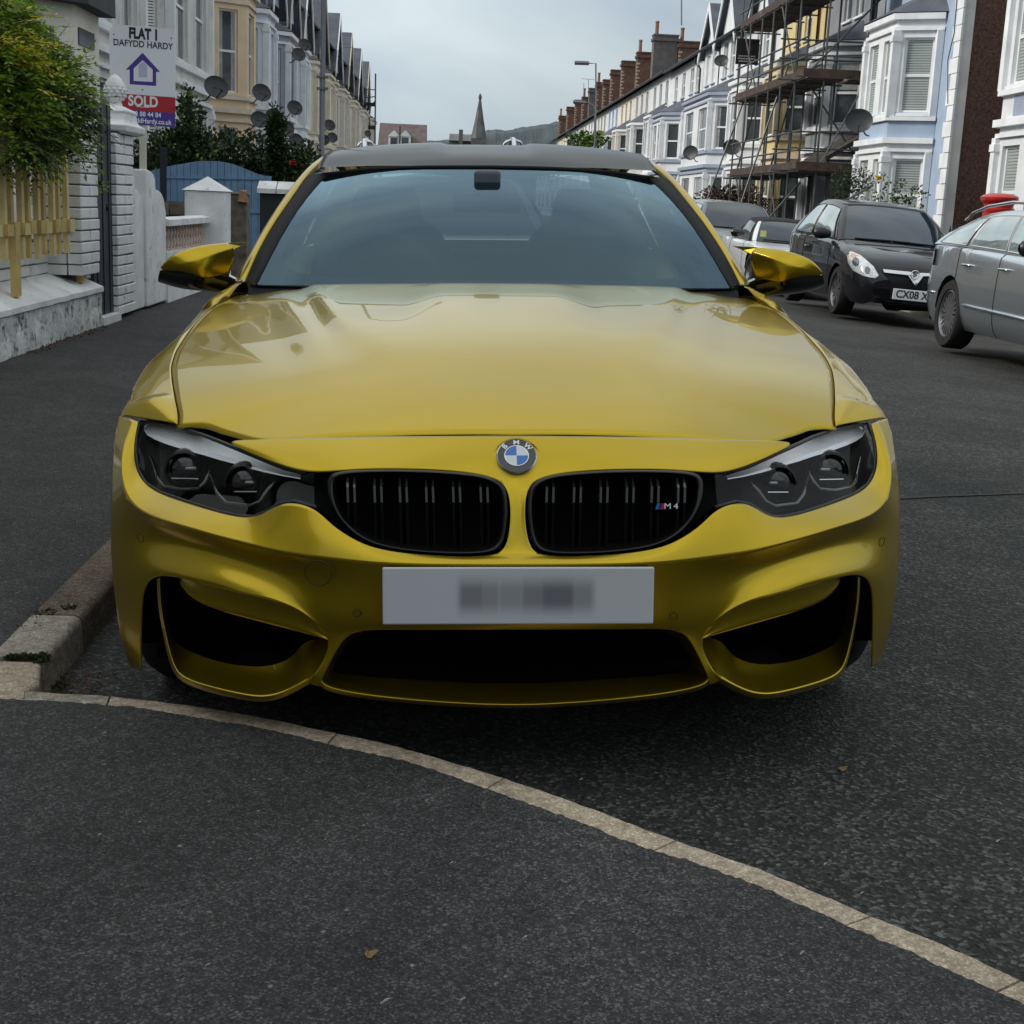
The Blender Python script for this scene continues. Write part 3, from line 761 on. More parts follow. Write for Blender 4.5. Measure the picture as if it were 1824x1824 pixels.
# ---------------- headlamps
def lamp_pts(pts, sgn):
    out = []
    for p in pts:
        q = pc(*p); out.append(Vector((q.x * sgn, q.y, q.z)))
    return out
def lens_depth(px, py):            # lens surface, metres behind the nose
    t = tab([(240, 0), (300, .25), (400, .55), (470, .78), (560, 1)], px)
    top_ = tab([(240, .60), (290, .545), (340, .47), (400, .37), (450, .30), (500, .24), (560, .175)], px)
    bot_ = tab([(240, .50), (290, .37), (340, .285), (400, .21), (450, .165), (500, .14), (560, .105)], px)
    yt = tab([(240, 752), (290, 752), (340, 765), (397, 787), (443, 807), (496, 829), (560, 843)], px)
    yb = tab([(240, 812), (258, 862), (285, 879), (338, 897), (390, 913), (440, 921), (475, 911), (500, 898), (560, 902)], px)
    s_ = min(1, max(0, (py - yt) / (yb - yt))); s_ = s_ * s_ * .4 + s_ * .6
    return lerp(top_, bot_, s_)
for sgn in (1, -1):
    hl = empty('headlight', (0, 0, 0), parent=car)
    def LP(pts, back=0.0): return lamp_pts([(x, y, lens_depth(x, y) + back) for x, y in pts], sgn)
    # lens
    rows = []
    for i in range(9):
        f = i / 8; row = []
        for px in (243, 250, 262, 280, 300, 325, 350, 375, 400, 425, 450, 475, 500, 525, 545, 560):
            yt = tab([(240, 776), (246, 754), (260, 750), (290, 752), (320, 760), (364, 775), (397, 788), (443, 807), (496, 829), (560, 843)], px)
            yb = tab([(240, 800), (244, 838), (258, 860), (285, 877), (338, 895), (390, 911), (425, 918), (452, 919), (475, 909), (496, 897), (522, 892), (560, 900)], px)
            row.append((px, lerp(yt, yb, f)))
        rows.append(LP(row, .006))
    b_ = MB(); b_.grid(rows, flip=sgn < 0); b_.build('lens', LENS, hl, smooth=True)
    # white light-guide brow
    upc = [(257, 759), (264, 754), (278, 754), (296, 757), (318, 764), (327, 768.5), (345, 775.5), (364, 779), (390, 787), (417, 797), (443, 808), (470, 820), (503, 837), (535, 845)]
    loc = [(257, 766), (262, 775), (276, 783), (296, 791), (318, 798), (330, 801), (345, 806), (364, 811), (390, 819), (417, 826), (443, 834), (470, 841), (503, 848), (535, 853)]
    b_ = MB()
    rows = []
    for f, dpt in ((0, .055), (.35, .042), (.72, .018), (.76, .022), (.80, .014), (1, .014), (1.03, .035)):
        rows.append(LP([(lerp(a[0], c[0], f), lerp(a[1], c[1], f)) for a, c in zip(upc, loc)], dpt))
    b_.grid(rows, flip=sgn < 0); b_.build('light_brow', WHITE_PLASTIC, hl, smooth=True, sharp=40)
    # two lamp units
    for (cx, cy, rr, ring, bar, low, bk) in (
        (331, 836, .036, [(268, 812), (283, 856), (294, 868), (327, 873), (356, 871), (367, 857), (374, 838)], ((312, 834), (348, 834)), ((306, 852), (354, 853)), .05),
        (436, 858, .033, [(375, 846), (388, 880), (404, 897), (447, 902), (464, 894), (478, 872), (492, 858)], ((411, 859), (451, 859)), ((418, 876), (458, 876)), .045)):
        un = MB(); un.tube(LP(ring, .02), [.003] + [.0055] * (len(ring) - 2) + [.003], 6)
        unit = un.build('lamp_unit', GLOSS_BLACK, hl, smooth=True)
        c_ = LP([(cx, cy)], bk)[0]
        M_ = Matrix.Translation(c_) @ Matrix.Rotation(R(90), 4, 'X')
        b_ = MB(); b_.lathe([(rr*1.25, -.02), (rr*1.25, .012), (rr*1.1, .016), (rr*1.02, .004)], 24, M_, cap=False); b_.build('projector_housing', GRILLE_BLACK, unit, smooth=True, sharp=35)
        b_ = MB(); b_.lathe([(rr, .002), (rr*.9, .010), (rr*.6, .019), (.002, .023)], 24, M_); b_.build('projector_lens', GLOSS_BLACK, unit, smooth=True)
        b_ = MB(); b_.tube(LP(bar, .028), .0032, 6); b_.build('light_bar', mat('lamp_grey', (.42, .43, .44), rough=.3, var=0), unit)
        b_ = MB(); b_.tube(LP(low, .022), .0018, 6); b_.build('chrome_rim', CHROME, unit)
        b_ = MB(); p1, p2 = LP([(cx - 26, cy - 16), (cx - 26, cy - 6)], .03); b_.tube([p1, p2], .004, 6); b_.build('chrome_rim', mat('lamp_grey', (.42, .43, .44)), unit)

# ---------------- hood
ZC = [(.2, .675), (.26, .702), (.33, .730), (.42, .759), (.6, .803), (.85, .841), (1.1, .869), (1.3, .888), (1.5, .906), (1.7, .918)]
DR = [(.2, .20), (.33, .178), (.42, .150), (.49, .119), (.62, .096), (.75, .086), (1.02, .073), (1.24, .061), (1.5, .050), (1.7, .045)]
XE = [(.2, .70), (.33, .735), (.49, .735), (.62, .762), (.75, .792), (.86, .812), (1.02, .825), (1.24, .827), (1.5, .815), (1.64, .795)]
def hood_z(x, y):
    ax = abs(x); z = tab(ZC, y) - tab(DR, y) * (min(ax / tab(XE, y), 1.3)) ** 2.5
    xd = .33 + .20 * max(0, y - .35); w1 = .05 + .09 * sstep(1.1, .5, y)
    z += .013 * sstep(.36, .8, y) * (1 - sstep(xd - w1, xd + .012, ax))
    xo = .47 + .22 * max(0, y - .5); z += .010 * sstep(.45, .85, y) * (1 - sstep(xo - .10, xo + .012, ax))
    z += .012 * sstep(.7, 1.25, y) * (1 - sstep(.15, .27, ax)) * (1 - .9 * sstep(1.38, 1.5, y))
    return z - .013 * sstep(.36, .8, y) * .5
fe = [(0, .226), (.13, .231), (.25, .244), (.37, .27), (.47, .302), (.525, .335), (.6, .405), (.655, .455), (.72, .49)]
re = [(0, 1.475), (.15, 1.48), (.3, 1.50), (.45, 1.545), (.58, 1.60), (.68, 1.66), (.74, 1.70)]
NU_, NV_ = 56, 60
rows = []
for j in range(NV_ + 1):
    v = j / NV_; row = []
    for i in range(-NU_, NU_ + 1):
        u = abs(i) / NU_; sg = 1 if i >= 0 else -1
        # side edge runs from (.72,.49) back; columns fan between centre line and that edge
        yf = tab(fe, u * .72); yr = tab(re, u * .76)
        y = lerp(yf, yr, v)
        xs = tab(XE, y); x_front = u * .72
        x = u * xs
        row.append(Vector((sg * x, y, hood_z(x, y))))
    rows.append(row)
b_ = MB(); b_.grid(rows); hood = b_.build('hood', PAINT, car, smooth=True)
d_ = hood.modifiers.new('solid', 'SOLIDIFY'); d_.thickness = .003; d_.offset = -1

# ---------------- body sides from lofted sections (fender, door, rear quarter)
CRX = [(.45, .86), (.62, .878), (.8, .893), (.95, .896), (1.1, .874), (1.25, .85), (1.45, .822), (1.7, .806), (2.2, .80), (2.8, .805), (3.3, .82), (3.7, .83), (4.2, .80), (4.6, .70)]
CRZ = [(.45, .655), (.62, .675), (.8, .705), (.95, .735), (1.1, .768), (1.25, .80), (1.45, .848), (1.7, .885), (2.2, .905), (2.8, .92), (3.3, .935), (3.7, .945), (4.2, .955), (4.6, .94)]
MXX = [(.45, .88), (.62, .890), (.8, .905), (1.1, .915), (1.4, .91), (1.8, .90), (2.6, .895), (3.1, .905), (3.6, .935), (4.0, .925), (4.4, .86), (4.62, .70)]
def section(y):                    # top inner edge -> sill, x outwards positive
    cx, cz, mx = tab(CRX, y), tab(CRZ, y), tab(MXX, y)
    if y < 1.66: ix = tab(XE, y) + .0018; iz = hood_z(ix, y) - .001
    else: ix = cx - .035; iz = cz + .012
    sec = [(ix, iz), ((ix * .45 + cx * .55), (iz * .4 + cz * .6) + .006), (cx, cz), ((cx + mx) / 2 + .012, cz - .05), (mx, cz - .14), (mx - .004, .50), (mx - .02, .36), (mx - .012, .26), (mx - .035, .17), (mx - .10, .15)]
    return sec
_FB = [(322.5, 756, .49), (303, 752.5, .515), (285, 749.5, .535), (266, 747, .56), (248, 744.5, .585), (230, 742, .61), (213, 740.5, .645)]
_FQ = [(p.y, -p.x, p.z) for p in (pc(*q) for q in _FB)]
def FRONT_EDGE(y, sec):          # the wing's front corner follows the headlamp's upper edge
    bx, bz = pchip(_FQ, [y])[0]; ix, iz = sec[0]; bx = max(bx, ix + .004)
    return np.array([(lerp(ix, bx, t), lerp(iz, bz, t) + .022 * math.sin(math.pi * t) * min(1, (bx - ix) / .12)) for t in np.linspace(0, 1, 30)])
def side_panel(name, y0, y1, n, parent, arches, m_=PAINT):
    for sgn in (1, -1):
        rows = []
        ys = sorted(set([lerp(y0, y1, i / n) for i in range(n + 1)]))
        for y in ys:
            sec = section(y); low = None
            for (ay, az, ar) in arches:
                if abs(y - ay) < ar: low = az + math.sqrt(ar * ar - (y - ay) ** 2)
            if y < .655: low = .655
            t_ = [0]
            for a, c in zip(sec, sec[1:]): t_.append(t_[-1] + math.hypot(a[0]-c[0], a[1]-c[1]))
            P_ = pchip([(t, x, z) for t, (x, z) in zip(t_, sec)], np.linspace(0, t_[-1], 80))
            if y < .64:
                P_ = FRONT_EDGE(y, sec); low = None
            if False:
                xm = tab([(.49, .745), (.53, .78), (.57, .832), (.60, .866), (.645, .905)], y); k_ = next((q for q in range(len(P_)) if P_[q][0] > xm or P_[q][1] < .655), len(P_)); P_ = P_[:max(2, k_)]; low = None
            if low is not None:
                P_ = np.array([p for p in P_ if p[1] > low] or [P_[0]])
                P_[-1][1] = low
            k = np.linspace(0, len(P_) - 1, 26); i0 = np.floor(k).astype(int); i1 = np.minimum(i0 + 1, len(P_) - 1); f = (k - i0)[:, None]
            P_ = P_[i0] * (1 - f) + P_[i1] * f
            rows.append([Vector((p[0] * sgn, y, p[1])) for p in P_])
        b_ = MB(); b_.grid(rows, flip=sgn > 0)
        o = b_.build(name, m_, parent, smooth=True)
        d_ = o.modifiers.new('solid', 'SOLIDIFY'); d_.thickness = .003; d_.offset = -1
        if name == 'door':
            b_ = MB(); b_.tube([(sgn*.905, 2.78, .80), (sgn*.925, 2.80, .80), (sgn*.925, 2.97, .80), (sgn*.905, 2.99, .80)], .011, 8); b_.build('door_handle', m_, o, smooth=True)
AR = [(.773, .335, .362), (3.585, .335, .365)]
side_panel('fender', .50, 1.72, 60, car, AR)
side_panel('door', 1.727, 3.05, 24, car, AR)
side_panel('rear_quarter', 3.057, 4.55, 70, car, AR)
# wheels
def wheel(parent, x, y, z, r_, w, rim_r, spokes, out, rim_mat=ALLOY, mo=None):
    wh = empty('wheel', (x, y, z), parent=parent)
    if mo: wh.rotation_euler = mo
    Mx = Matrix.Rotation(R(90) * out, 4, 'Y')
    b_ = MB(); b_.lathe([(rim_r, -w/2), (r_*.93, -w/2), (r_, -w*.36), (r_*1.0, 0), (r_, w*.36), (r_*.93, w/2), (rim_r*1.03, w/2*.96), (rim_r, w*.40)], 40, Mx, cap=False); b_.build('tyre', RUBBER, wh, smooth=True, sharp=40)
    b_ = MB(); b_.lathe([(rim_r, -w*.4), (rim_r, w*.42), (rim_r*.95, w*.44), (rim_r*.9, w*.36), (rim_r*.88, -w*.4)], 32, Mx, cap=False)
    for i in range(spokes):
        for dlt in (-.16, .16):
            a = 2 * math.pi * i / spokes
            pts = []
            for q, (rr_, zz) in enumerate(((rim_r*.16, w*.36), (rim_r*.9, w*.36))):
                an = a + (dlt * (.5 if q == 0 else 1))
                pts.append(Vector((rr_*math.cos(an), rr_*math.sin(an), zz)))
            dd = (pts[1]-pts[0]).normalized(); sd = Vector((-dd.y, dd.x, 0)) * rim_r * .055; dz = Vector((0, 0, -w*.14))
            q8 = [pts[0]-sd+dz, pts[0]+sd+dz, pts[1]+sd*1.25+dz, pts[1]-sd*1.25+dz, pts[0]-sd, pts[0]+sd, pts[1]+sd*1.25, pts[1]-sd*1.25]
            b_.hexa([Mx @ p for p in q8])
    b_.lathe([(.001, w*.37), (rim_r*.2, w*.36), (rim_r*.22, w*.2)], 16, Mx)
    b_.build('rim', rim_mat, wh, smooth=True, sharp=35)
    b_ = MB(); b_.lathe([(rim_r*.74, w*.02), (rim_r*.74, w*.1)], 28, Mx); b_.build('brake_disc', mat('brake_steel', (.12, .12, .12), rough=.4, metal=.8, var=0), wh)
    return wh
for y in (.773, 3.585):
    for sgn in (1, -1): wheel(car, sgn * .725, y, .335, .335, .25, .245, 5, sgn)
b_ = MB()
for y in (.773, 3.585): b_.box((-.64, y - .33, .12), (.64, y + .36, .54))
b_.box((-.70, 1.1, .12), (.70, 4.4, .20)); b_.build('underbody', DEEP_BLACK, car)

# ---------------- windscreen, pillars, roof
WB = [(0, 1.50, .905), (.20, 1.505, .906), (.40, 1.535, .906), (.58, 1.60, .905), (.70, 1.67, .902), (.742, 1.70, .902)]
def ws_base(u):                    # u 0..1 from centre to corner
    x = u * .742; p = pchip(WB, [x])[0]; return Vector((x, p[0], p[1]))
WT = [(0, 2.45, 1.268), (.2, 2.455, 1.266), (.4, 2.50, 1.258), (.52, 2.55, 1.247), (.60, 2.60, 1.238)]
def ws_top(u):
    x = u * .598; p = pchip(WT, [x])[0]; return Vector((x, p[0], p[1]))
def ws(u, v):
    a, c = ws_base(abs(u)), ws_top(abs(u)); p = a.lerp(c, v)
    p.z += .028 * math.sin(math.pi * v) ; p.y -= .03 * math.sin(math.pi * v) * abs(u) ** 2
    if u < 0: p.x = -p.x
    return p
def ws_patch(us, vs, off=0.0):
    return [[ws(u, v) + Vector((0, .6 * off, -off)) for u in us] for v in vs]
us = np.linspace(-.975, .975, 41); vs = np.linspace(0, 1, 21)
b_ = MB(); b_.grid(ws_patch(us, vs)); glass = b_.build('windscreen', SCREEN, car, smooth=True)
FRIT = mat('screen_frit', (.02, .023, .027), rough=.5, var=0)
# printed black border of the glass, 3 mm behind it
b_ = MB()
def border_in(u, v): return u, v
inner = []
for k in range(64):
    a = 2 * math.pi * k / 64; c, s_ = math.cos(a), math.sin(a)
    e = 7.0
    r_ = (abs(c) ** e + abs(s_) ** e) ** (-1 / e)
    inner.append((c * r_ * .925, .5 + s_ * r_ * (.445)))
outer = []
for k in range(64):
    a = 2 * math.pi * k / 64; c, s_ = math.cos(a), math.sin(a)
    m_ = max(abs(c), abs(s_)); outer.append((c / m_ * .975, .5 + s_ / m_ * .5))
for k, (u, v) in enumerate(inner):   # deeper band at the top around the mirror mount
    if v > .9: inner[k] = (u, v - .08 * sstep(.42, .1, abs(u)))
def wsp(u, v): return ws(max(-1, min(1, u)), max(0, min(1, v))) + Vector((0, .002, -.004))
b_.grid([[wsp(*p) for p in inner + [inner[0]]], [wsp(*p) for p in outer + [outer[0]]]])
b_.build('screen_border', FRIT, glass, smooth=True)
# pillars: painted outer strip, black inner trim
PO = [(417, 497, 1.80), (438, 460, 1.92), (461, 420, 2.06), (485, 380, 2.2), (510, 343, 2.36), (530, 318, 2.5), (547, 299, 2.64), (566, 283, 2.82), (587, 273, 3.0)]
PI = [(436, 500, 1.74), (453, 458, 1.87), (473, 420, 2.01), (496, 383, 2.14), (521, 347, 2.30), (536, 326, 2.44), (551, 307, 2.58), (572, 289.5, 2.76), (592, 276.5, 2.95)]
for sgn in (1, -1):
    po = [pc(*p) for p in PO] + [Vector((-.612, 3.3, 1.338)), Vector((-.60, 3.6, 1.315)), Vector((-.575, 3.92, 1.25))]; pi_ = [pc(*p) for p in PI] + [Vector((-.575, 3.3, 1.345)), Vector((-.56, 3.6, 1.325)), Vector((-.535, 3.92, 1.262))]
    po = [Vector((p.x * sgn, p.y, p.z)) for p in po]; pi_ = [Vector((p.x * sgn, p.y, p.z)) for p in pi_]
    md = [(a + c) / 2 + Vector((-sgn * .004, -.008, .008)) for a, c in zip(po, pi_)]
    back = [p + Vector((-sgn * -.004, .05, -.02)) for p in po]
    b_ = MB(); b_.grid([back, po, md, pi_, [p + Vector((-sgn * -.006, .02, -.012)) for p in pi_]], flip=sgn < 0)
    o = b_.build('pillar', PAINT, car, smooth=True)
    d_ = o.modifiers.new('sub', 'SUBSURF'); d_.levels = 2; d_.render_levels = 2
    n = 9; tr = []
    for i in range(n):
        t = i / (n - 1); g = ws(-sgn * -.965 if False else sgn * -.965 * -1 * -1, min(1, t * 1.0)); tr.append(g)
    pin = []
    for i in range(n):
        v = i / (n - 1); g = ws(-.965, v); 
        # matching height on the inner painted edge
        zs = [p.z for p in pi_]; zz = min(max(g.z, zs[0]), zs[6]); k = 0
        while k < 7 and zs[k + 1] < zz: k += 1
        f = (zz - zs[k]) / (zs[k + 1] - zs[k]); a = pi_[k].lerp(pi_[k + 1], f)
        pin.append((a + Vector((-sgn * -.003, .004, -.003)), Vector((-g.x * -sgn * -1, g.y, g.z)) if False else Vector((abs(g.x) * (1 if a.x > 0 else -1), g.y, g.z))))
    b_ = MB(); b_.grid([[p[0] for p in pin], [(p[0] + p[1]) / 2 + Vector((0, -.004, .004)) for p in pin], [p[1] + Vector((0, -.002, .002)) for p in pin], [p[1] + Vector((0, .004, -.008)) for p in pin]], flip=sgn > 0)
    b_.build('pillar_trim', MATT_BLACK, car, smooth=True)
# roof: lacquered carbon with a shallow centre channel, painted rails outside it
RZ = [(2.45, 1.272), (2.55, 1.302), (2.68, 1.333), (2.85, 1.360), (3.02, 1.375), (3.2, 1.38), (3.5, 1.368), (3.75, 1.335), (3.9, 1.305)]
RX = [(2.45, .565), (2.6, .585), (2.8, .595), (3.0, .60), (3.3, .595), (3.6, .58), (3.9, .55)]
rows = []
for j in range(37):
    row = []
    for i in range(-24, 25):
        u = i / 24; y0 = ws_top(min(1, abs(u) * .97)).y + .002; y = lerp(y0, 3.9, (j / 36) ** 1.5)
        x = u * lerp(ws_top(abs(u)).x / max(abs(u), 1e-6) if abs(u) > 0 else .598, tab(RX, y), min(1, j / 8)) if u else 0.0
        z = tab(RZ, y) - .036 * abs(u) ** 2.4 * sstep(2.3, 2.7, y) - (ws_top(0).z - ws_top(abs(u)).z) * (1 - sstep(2.45, 2.75, y))
        ch = 1 - sstep(.24, .30, abs(u)); z -= .009 * ch * sstep(2.55, 2.8, y)
        row.append(Vector((x, y, z)))
    row = [row[0] + Vector((-.042, .012, -.040)), row[0] + Vector((-.014, .004, -.010))] + row + [row[-1] + Vector((.014, .004, -.010)), row[-1] + Vector((.042, .012, -.040))]
    rows.append(row)
b_ = MB(); b_.grid(rows); roof = b_.build('roof', CARBON, car, smooth=True)
b_ = MB(); b_.tube([ws_top(abs(u)) * 1.0 if u >= 0 else Vector((-ws_top(abs(u)).x, ws_top(abs(u)).y, ws_top(abs(u)).z)) for u in np.linspace(-1, 1, 25)], .008, 6)
b_.build('roof_seal', MATT_BLACK, car, smooth=True)
for sgn in (1, -1):
    # side glass and rear pillar
    lowe = [Vector((sgn * (tab(CRX, y) - .04), y, tab(CRZ, y) + .008)) for y in np.linspace(1.80, 3.75, 16)]
    upp = []
    for i, y in enumerate(np.linspace(1.80, 3.75, 16)):
        yy = lerp(2.0, 3.6, i / 15)
        if yy < 2.66:
            q = pchip([(pc(*p).y, pc(*p).x, pc(*p).z) for p in PO], [yy])[0]; upp.append(Vector((sgn * abs(q[0]) * .99, yy + .01, q[1] - .01)))
        else: upp.append(Vector((sgn * (tab(RX, yy) + .055), yy, tab(RZ, yy) - .12)))
    b_ = MB(); b_.grid([lowe, upp], flip=sgn < 0); b_.build('side_window', WIN_DARK, car, smooth=True)
    b_ = MB(); b_.grid([[Vector((sgn*.79, 3.72, .95)), Vector((sgn*.60, 3.58, 1.27))], [Vector((sgn*.76, 4.1, .955)), Vector((sgn*.56, 3.9, 1.255))], [Vector((sgn*.60, 4.3, .965)), Vector((sgn*.48, 3.92, 1.28))]], flip=sgn < 0)
    o = b_.build('rear_pillar', PAINT, car, smooth=True)
b_ = MB(); b_.grid([[Vector((x*.50/.5, 3.92, 1.29 - .05*abs(x/.5)**2)) for x in np.linspace(-.5, .5, 9)], [Vector((x*1.25, 4.28, .975)) for x in np.linspace(-.5, .5, 9)]])
b_.build('rear_window', WIN_DARK, car, smooth=True)
b_ = MB(); rows = []
for y, z, w in ((4.27, .972, .72), (4.4, .985, .71), (4.55, .99, .68), (4.60, .955, .70), (4.64, .75, .74), (4.66, .55, .76), (4.62, .30, .74), (4.5, .2, .7)):
    rows.append([Vector((x * w, y - .25 * abs(x) ** 4, z - .02 * abs(x) ** 3)) for x in np.linspace(-1.12, 1.12, 13)])
b_.grid(rows); b_.build('rear_deck', PAINT, car, smooth=True)

# cabin seen through the glass
b_ = MB(); rows = []
for y, z in ((1.52, .885), (1.75, .90), (1.95, .90), (2.05, .86), (2.08, .60)):
    rows.append([Vector((x, y, z - .03 * (x / .72) ** 2)) for x in np.linspace(-.72, .72, 13)])
b_.grid(rows); b_.build('dashboard', CABIN, car, smooth=True)
b_ = MB(); b_.box((-.72, 2.05, .2), (.72, 4.3, .42)); b_.box((-.6, 3.35, .42), (.6, 3.5, .95)); b_.box((-.62, 3.85, .9), (.62, 4.2, .93)); b_.build('cabin_floor', CABIN, car)
for sgn in (1, -1):
    b_ = MB()
    sec = [(.25, .45, 2.55), (.27, .62, 2.62), (.27, .80, 2.72), (.255, .96, 2.80), (.20, 1.04, 2.83), (.135, 1.09, 2.85), (.125, 1.16, 2.86), (.10, 1.20, 2.86)]
    rows = []
    for w, z, y in sec:
        rows.append([Vector((sgn * .38 + w * math.cos(a), y + .10 * math.sin(a), z)) for a in np.linspace(0, 2 * math.pi, 13)])
    b_.grid(rows); b_.add([rows[-1][k] for k in range(12)], [tuple(range(12))])
    b_.build('front_seat', mat('seat_leather', (.03, .03, .032), rough=.55, var=0), car, smooth=True)
M_ = Matrix.Translation((-.0, 0, 0))
sw = [(-.36 + .185 * math.cos(a), 2.10 + .05 * math.sin(a), .87 + .17 * math.sin(a)) for a in np.linspace(0, 2 * math.pi, 25)[:-1]]
b_ = MB(); b_.tube(sw, .015, 8, closed=True); b_.tube([(-.53, 2.1, .87), (-.36, 2.09, .86), (-.19, 2.1, .87)], .014, 6); b_.build('steering_wheel', CABIN, car, smooth=True)
b_ = MB(); c_ = pc(868, 362, 2.33)
b_.box((c_.x - .115, c_.y - .015, c_.z - .032), (c_.x + .115, c_.y + .02, c_.z + .032))
c2 = pc(868, 330, 2.30); b_.box((c2.x - .045, c2.y - .03, c2.z - .035), (c2.x + .045, c2.y + .05, c2.z + .05))
o = b_.build('inside_mirror', mat('mirror_mount_grey', (.10, .115, .135), rough=.6, var=0), car); bevel(o, .014, 3)
# wiper park line / cowl
b_ = MB(); rows = []
for off, dz in ((-.03, -.035), (.0, -.012), (.045, -.004)):
    rows.append([Vector((s_ * ws_base(abs(u)).x, ws_base(abs(u)).y + off, ws_base(abs(u)).z + dz)) for u in np.linspace(-1, 1, 31) for s_ in ((1 if u >= 0 else -1),)])
b_.grid(rows); b_.build('cowl', MATT_BLACK, car, smooth=True)

# ---------------- door mirrors (traced on the left one)
for sgn in (1, -1):
    Mi = Cage()
    topl = [(406, 432, 1.80), (366, 434, 1.75), (326, 443.5, 1.72), (299, 457, 1.715), (285, 476, 1.74)]
    crs = [(415, 441, 1.79), (385, 450, 1.735), (352, 462, 1.705), (322, 470, 1.70), (289.5, 480, 1.74)]
    mid_ = [(418, 456, 1.80), (384, 466, 1.75), (362, 478, 1.70), (325, 479, 1.703), (291, 483, 1.745)]
    lowl = [(409, 487, 1.80), (384, 493, 1.76), (361, 497.5, 1.715), (344, 485, 1.71), (287, 482.5, 1.75)]
    bk = [(404, 436, 1.93), (366, 440, 1.93), (328, 450, 1.93), (306, 463, 1.92), (292, 478, 1.90)]
    A = [loop(k, p, Mi) for k, p in (('k', bk), ('t', topl), ('c', crs), ('m', mid_), ('l', lowl))]
    for a, c in zip(A, A[1:]): Mi.strip(a, c)
    Mi.crease(A[2], .85).crease(A[1], .45).crease([k + '4' for k in 'btcml' if k + '4' in Mi.n] or ['k4', 't4', 'c4', 'm4', 'l4'], .8)
    mir = Mi.build('door_mirror', PAINT, car, mirror=False, sub=3, solid=.004, side=-sgn, corners=True)
    Mb = Cage()
    u0 = [(409, 486, 1.81), (384, 492, 1.77), (361, 496.5, 1.72), (344, 484.5, 1.715), (285, 481.5, 1.745)]
    u1 = [(402, 520, 1.80), (384, 517, 1.775), (354, 516, 1.735), (321, 512, 1.725), (280, 499, 1.75)]
    u2 = [(400, 526, 1.86), (380, 524, 1.86), (352, 521, 1.85), (315, 518, 1.85), (283, 506, 1.85)]
    u3 = [(400, 505, 1.95), (380, 500, 1.95), (352, 495, 1.95), (315, 490, 1.95), (290, 485, 1.93)]
    A = [loop(k, p, Mb) for k, p in (('a', u0), ('b', u1), ('c', u2), ('d', u3))]
    for a, c in zip(A, A[1:]): Mb.strip(a, c)
    mb = Mb.build('mirror_base', GLOSS_BLACK, mir, mirror=False, sub=3, side=-sgn, corners=True)
    b_ = MB(); P_ = [pc(*p) for p in ((444, 431.5, 1.87), (400, 433, 1.81), (410, 447, 1.81), (428, 438, 1.85))]
    P_ = [Vector((p.x * sgn, p.y, p.z)) for p in P_]; b_.prism(P_, (0, .05, 0)); b_.build('mirror_arm', PAINT, mir)
    b_ = MB(); P_ = [pc(*p) for p in ((404, 490, 1.84), (435, 505, 1.90), (440, 520, 1.92), (400, 521, 1.86))]
    P_ = [Vector((p.x * sgn, p.y, p.z)) for p in P_]; b_.prism(P_, (0, .05, 0)); b_.build('mirror_arm', GLOSS_BLACK, mir)
    b_ = MB(); P_ = [pc(*p) for p in ((400, 442, 1.94), (330, 452, 1.94), (297, 478, 1.94), (310, 492, 1.94), (400, 500, 1.94))]
    P_ = [Vector((p.x * sgn, p.y, p.z)) for p in P_]; b_.prism(P_, (0, .004, 0)); b_.build('mirror_glass', CHROME, mir)

# ---------------- small front details
def disc_at(name, px, py, y, r_, mat_, n_dir, th=.002, ring=None):
    c_ = pc(px, py, y); q = Vector(n_dir).normalized().to_track_quat('Z', 'Y').to_matrix().to_4x4()
    M_ = Matrix.Translation(c_) @ q
    b_ = MB()
    if ring: b_.tube([M_ @ Vector((r_ * math.cos(a), r_ * math.sin(a), 0)) for a in np.linspace(0, 2 * math.pi, 33)[:-1]], ring, 6, closed=True)
    else: b_.lathe([(r_, -.002), (r_, th), (r_ * .92, th + .0008)], 32, M_)
    return b_.build(name, mat_, car, smooth=True, sharp=40)
# printed number plate: photograph shows only soft grey marks on white
pm = bpy.data.materials.new('front_plate_print'); pm.use_nodes = True
n, l = pm.node_tree.nodes, pm.node_tree.links
tc = n.new('ShaderNodeTexCoord'); sp = n.new('ShaderNodeSeparateXYZ'); l.new(tc.outputs['Object'], sp.inputs[0])
def blob(cx, w, amp):
    a = n.new('ShaderNodeMath'); a.operation = 'SUBTRACT'; l.new(sp.outputs['X'], a.inputs[0]); a.inputs[1].default_value = cx
    a2 = n.new('ShaderNodeMath'); a2.operation = 'ABSOLUTE'; l.new(a.outputs[0], a2.inputs[0])
    m1 = n.new('ShaderNodeMapRange'); m1.interpolation_type = 'SMOOTHSTEP'; m1.inputs['From Min'].default_value = w; m1.inputs['From Max'].default_value = w * .45; m1.inputs['To Max'].default_value = amp
    l.new(a2.outputs[0], m1.inputs['Value'])
    z2 = n.new('ShaderNodeMath'); z2.operation = 'ABSOLUTE'; l.new(sp.outputs['Z'], z2.inputs[0])
    m2 = n.new('ShaderNodeMapRange'); m2.interpolation_type = 'SMOOTHSTEP'; m2.inputs['From Min'].default_value = .05; m2.inputs['From Max'].default_value = .008
    l.new(z2.outputs[0], m2.inputs['Value'])
    mu = n.new('ShaderNodeMath'); mu.operation = 'MULTIPLY'; l.new(m1.outputs[0], mu.inputs[0]); l.new(m2.outputs[0], mu.inputs[1])
    return mu.outputs[0]
acc = None
for cx, w, am in ((-.09, .035, .62), (-.058, .03, .5), (-.015, .035, .45), (.035, .045, .6), (.075, .05, .75), (.12, .035, .5)):
    s_ = blob(cx, w, am)
    if acc is None: acc = s_
    else:
        mx_ = n.new('ShaderNodeMath'); mx_.operation = 'MAXIMUM'; l.new(acc, mx_.inputs[0]); l.new(s_, mx_.inputs[1]); acc = mx_.outputs[0]
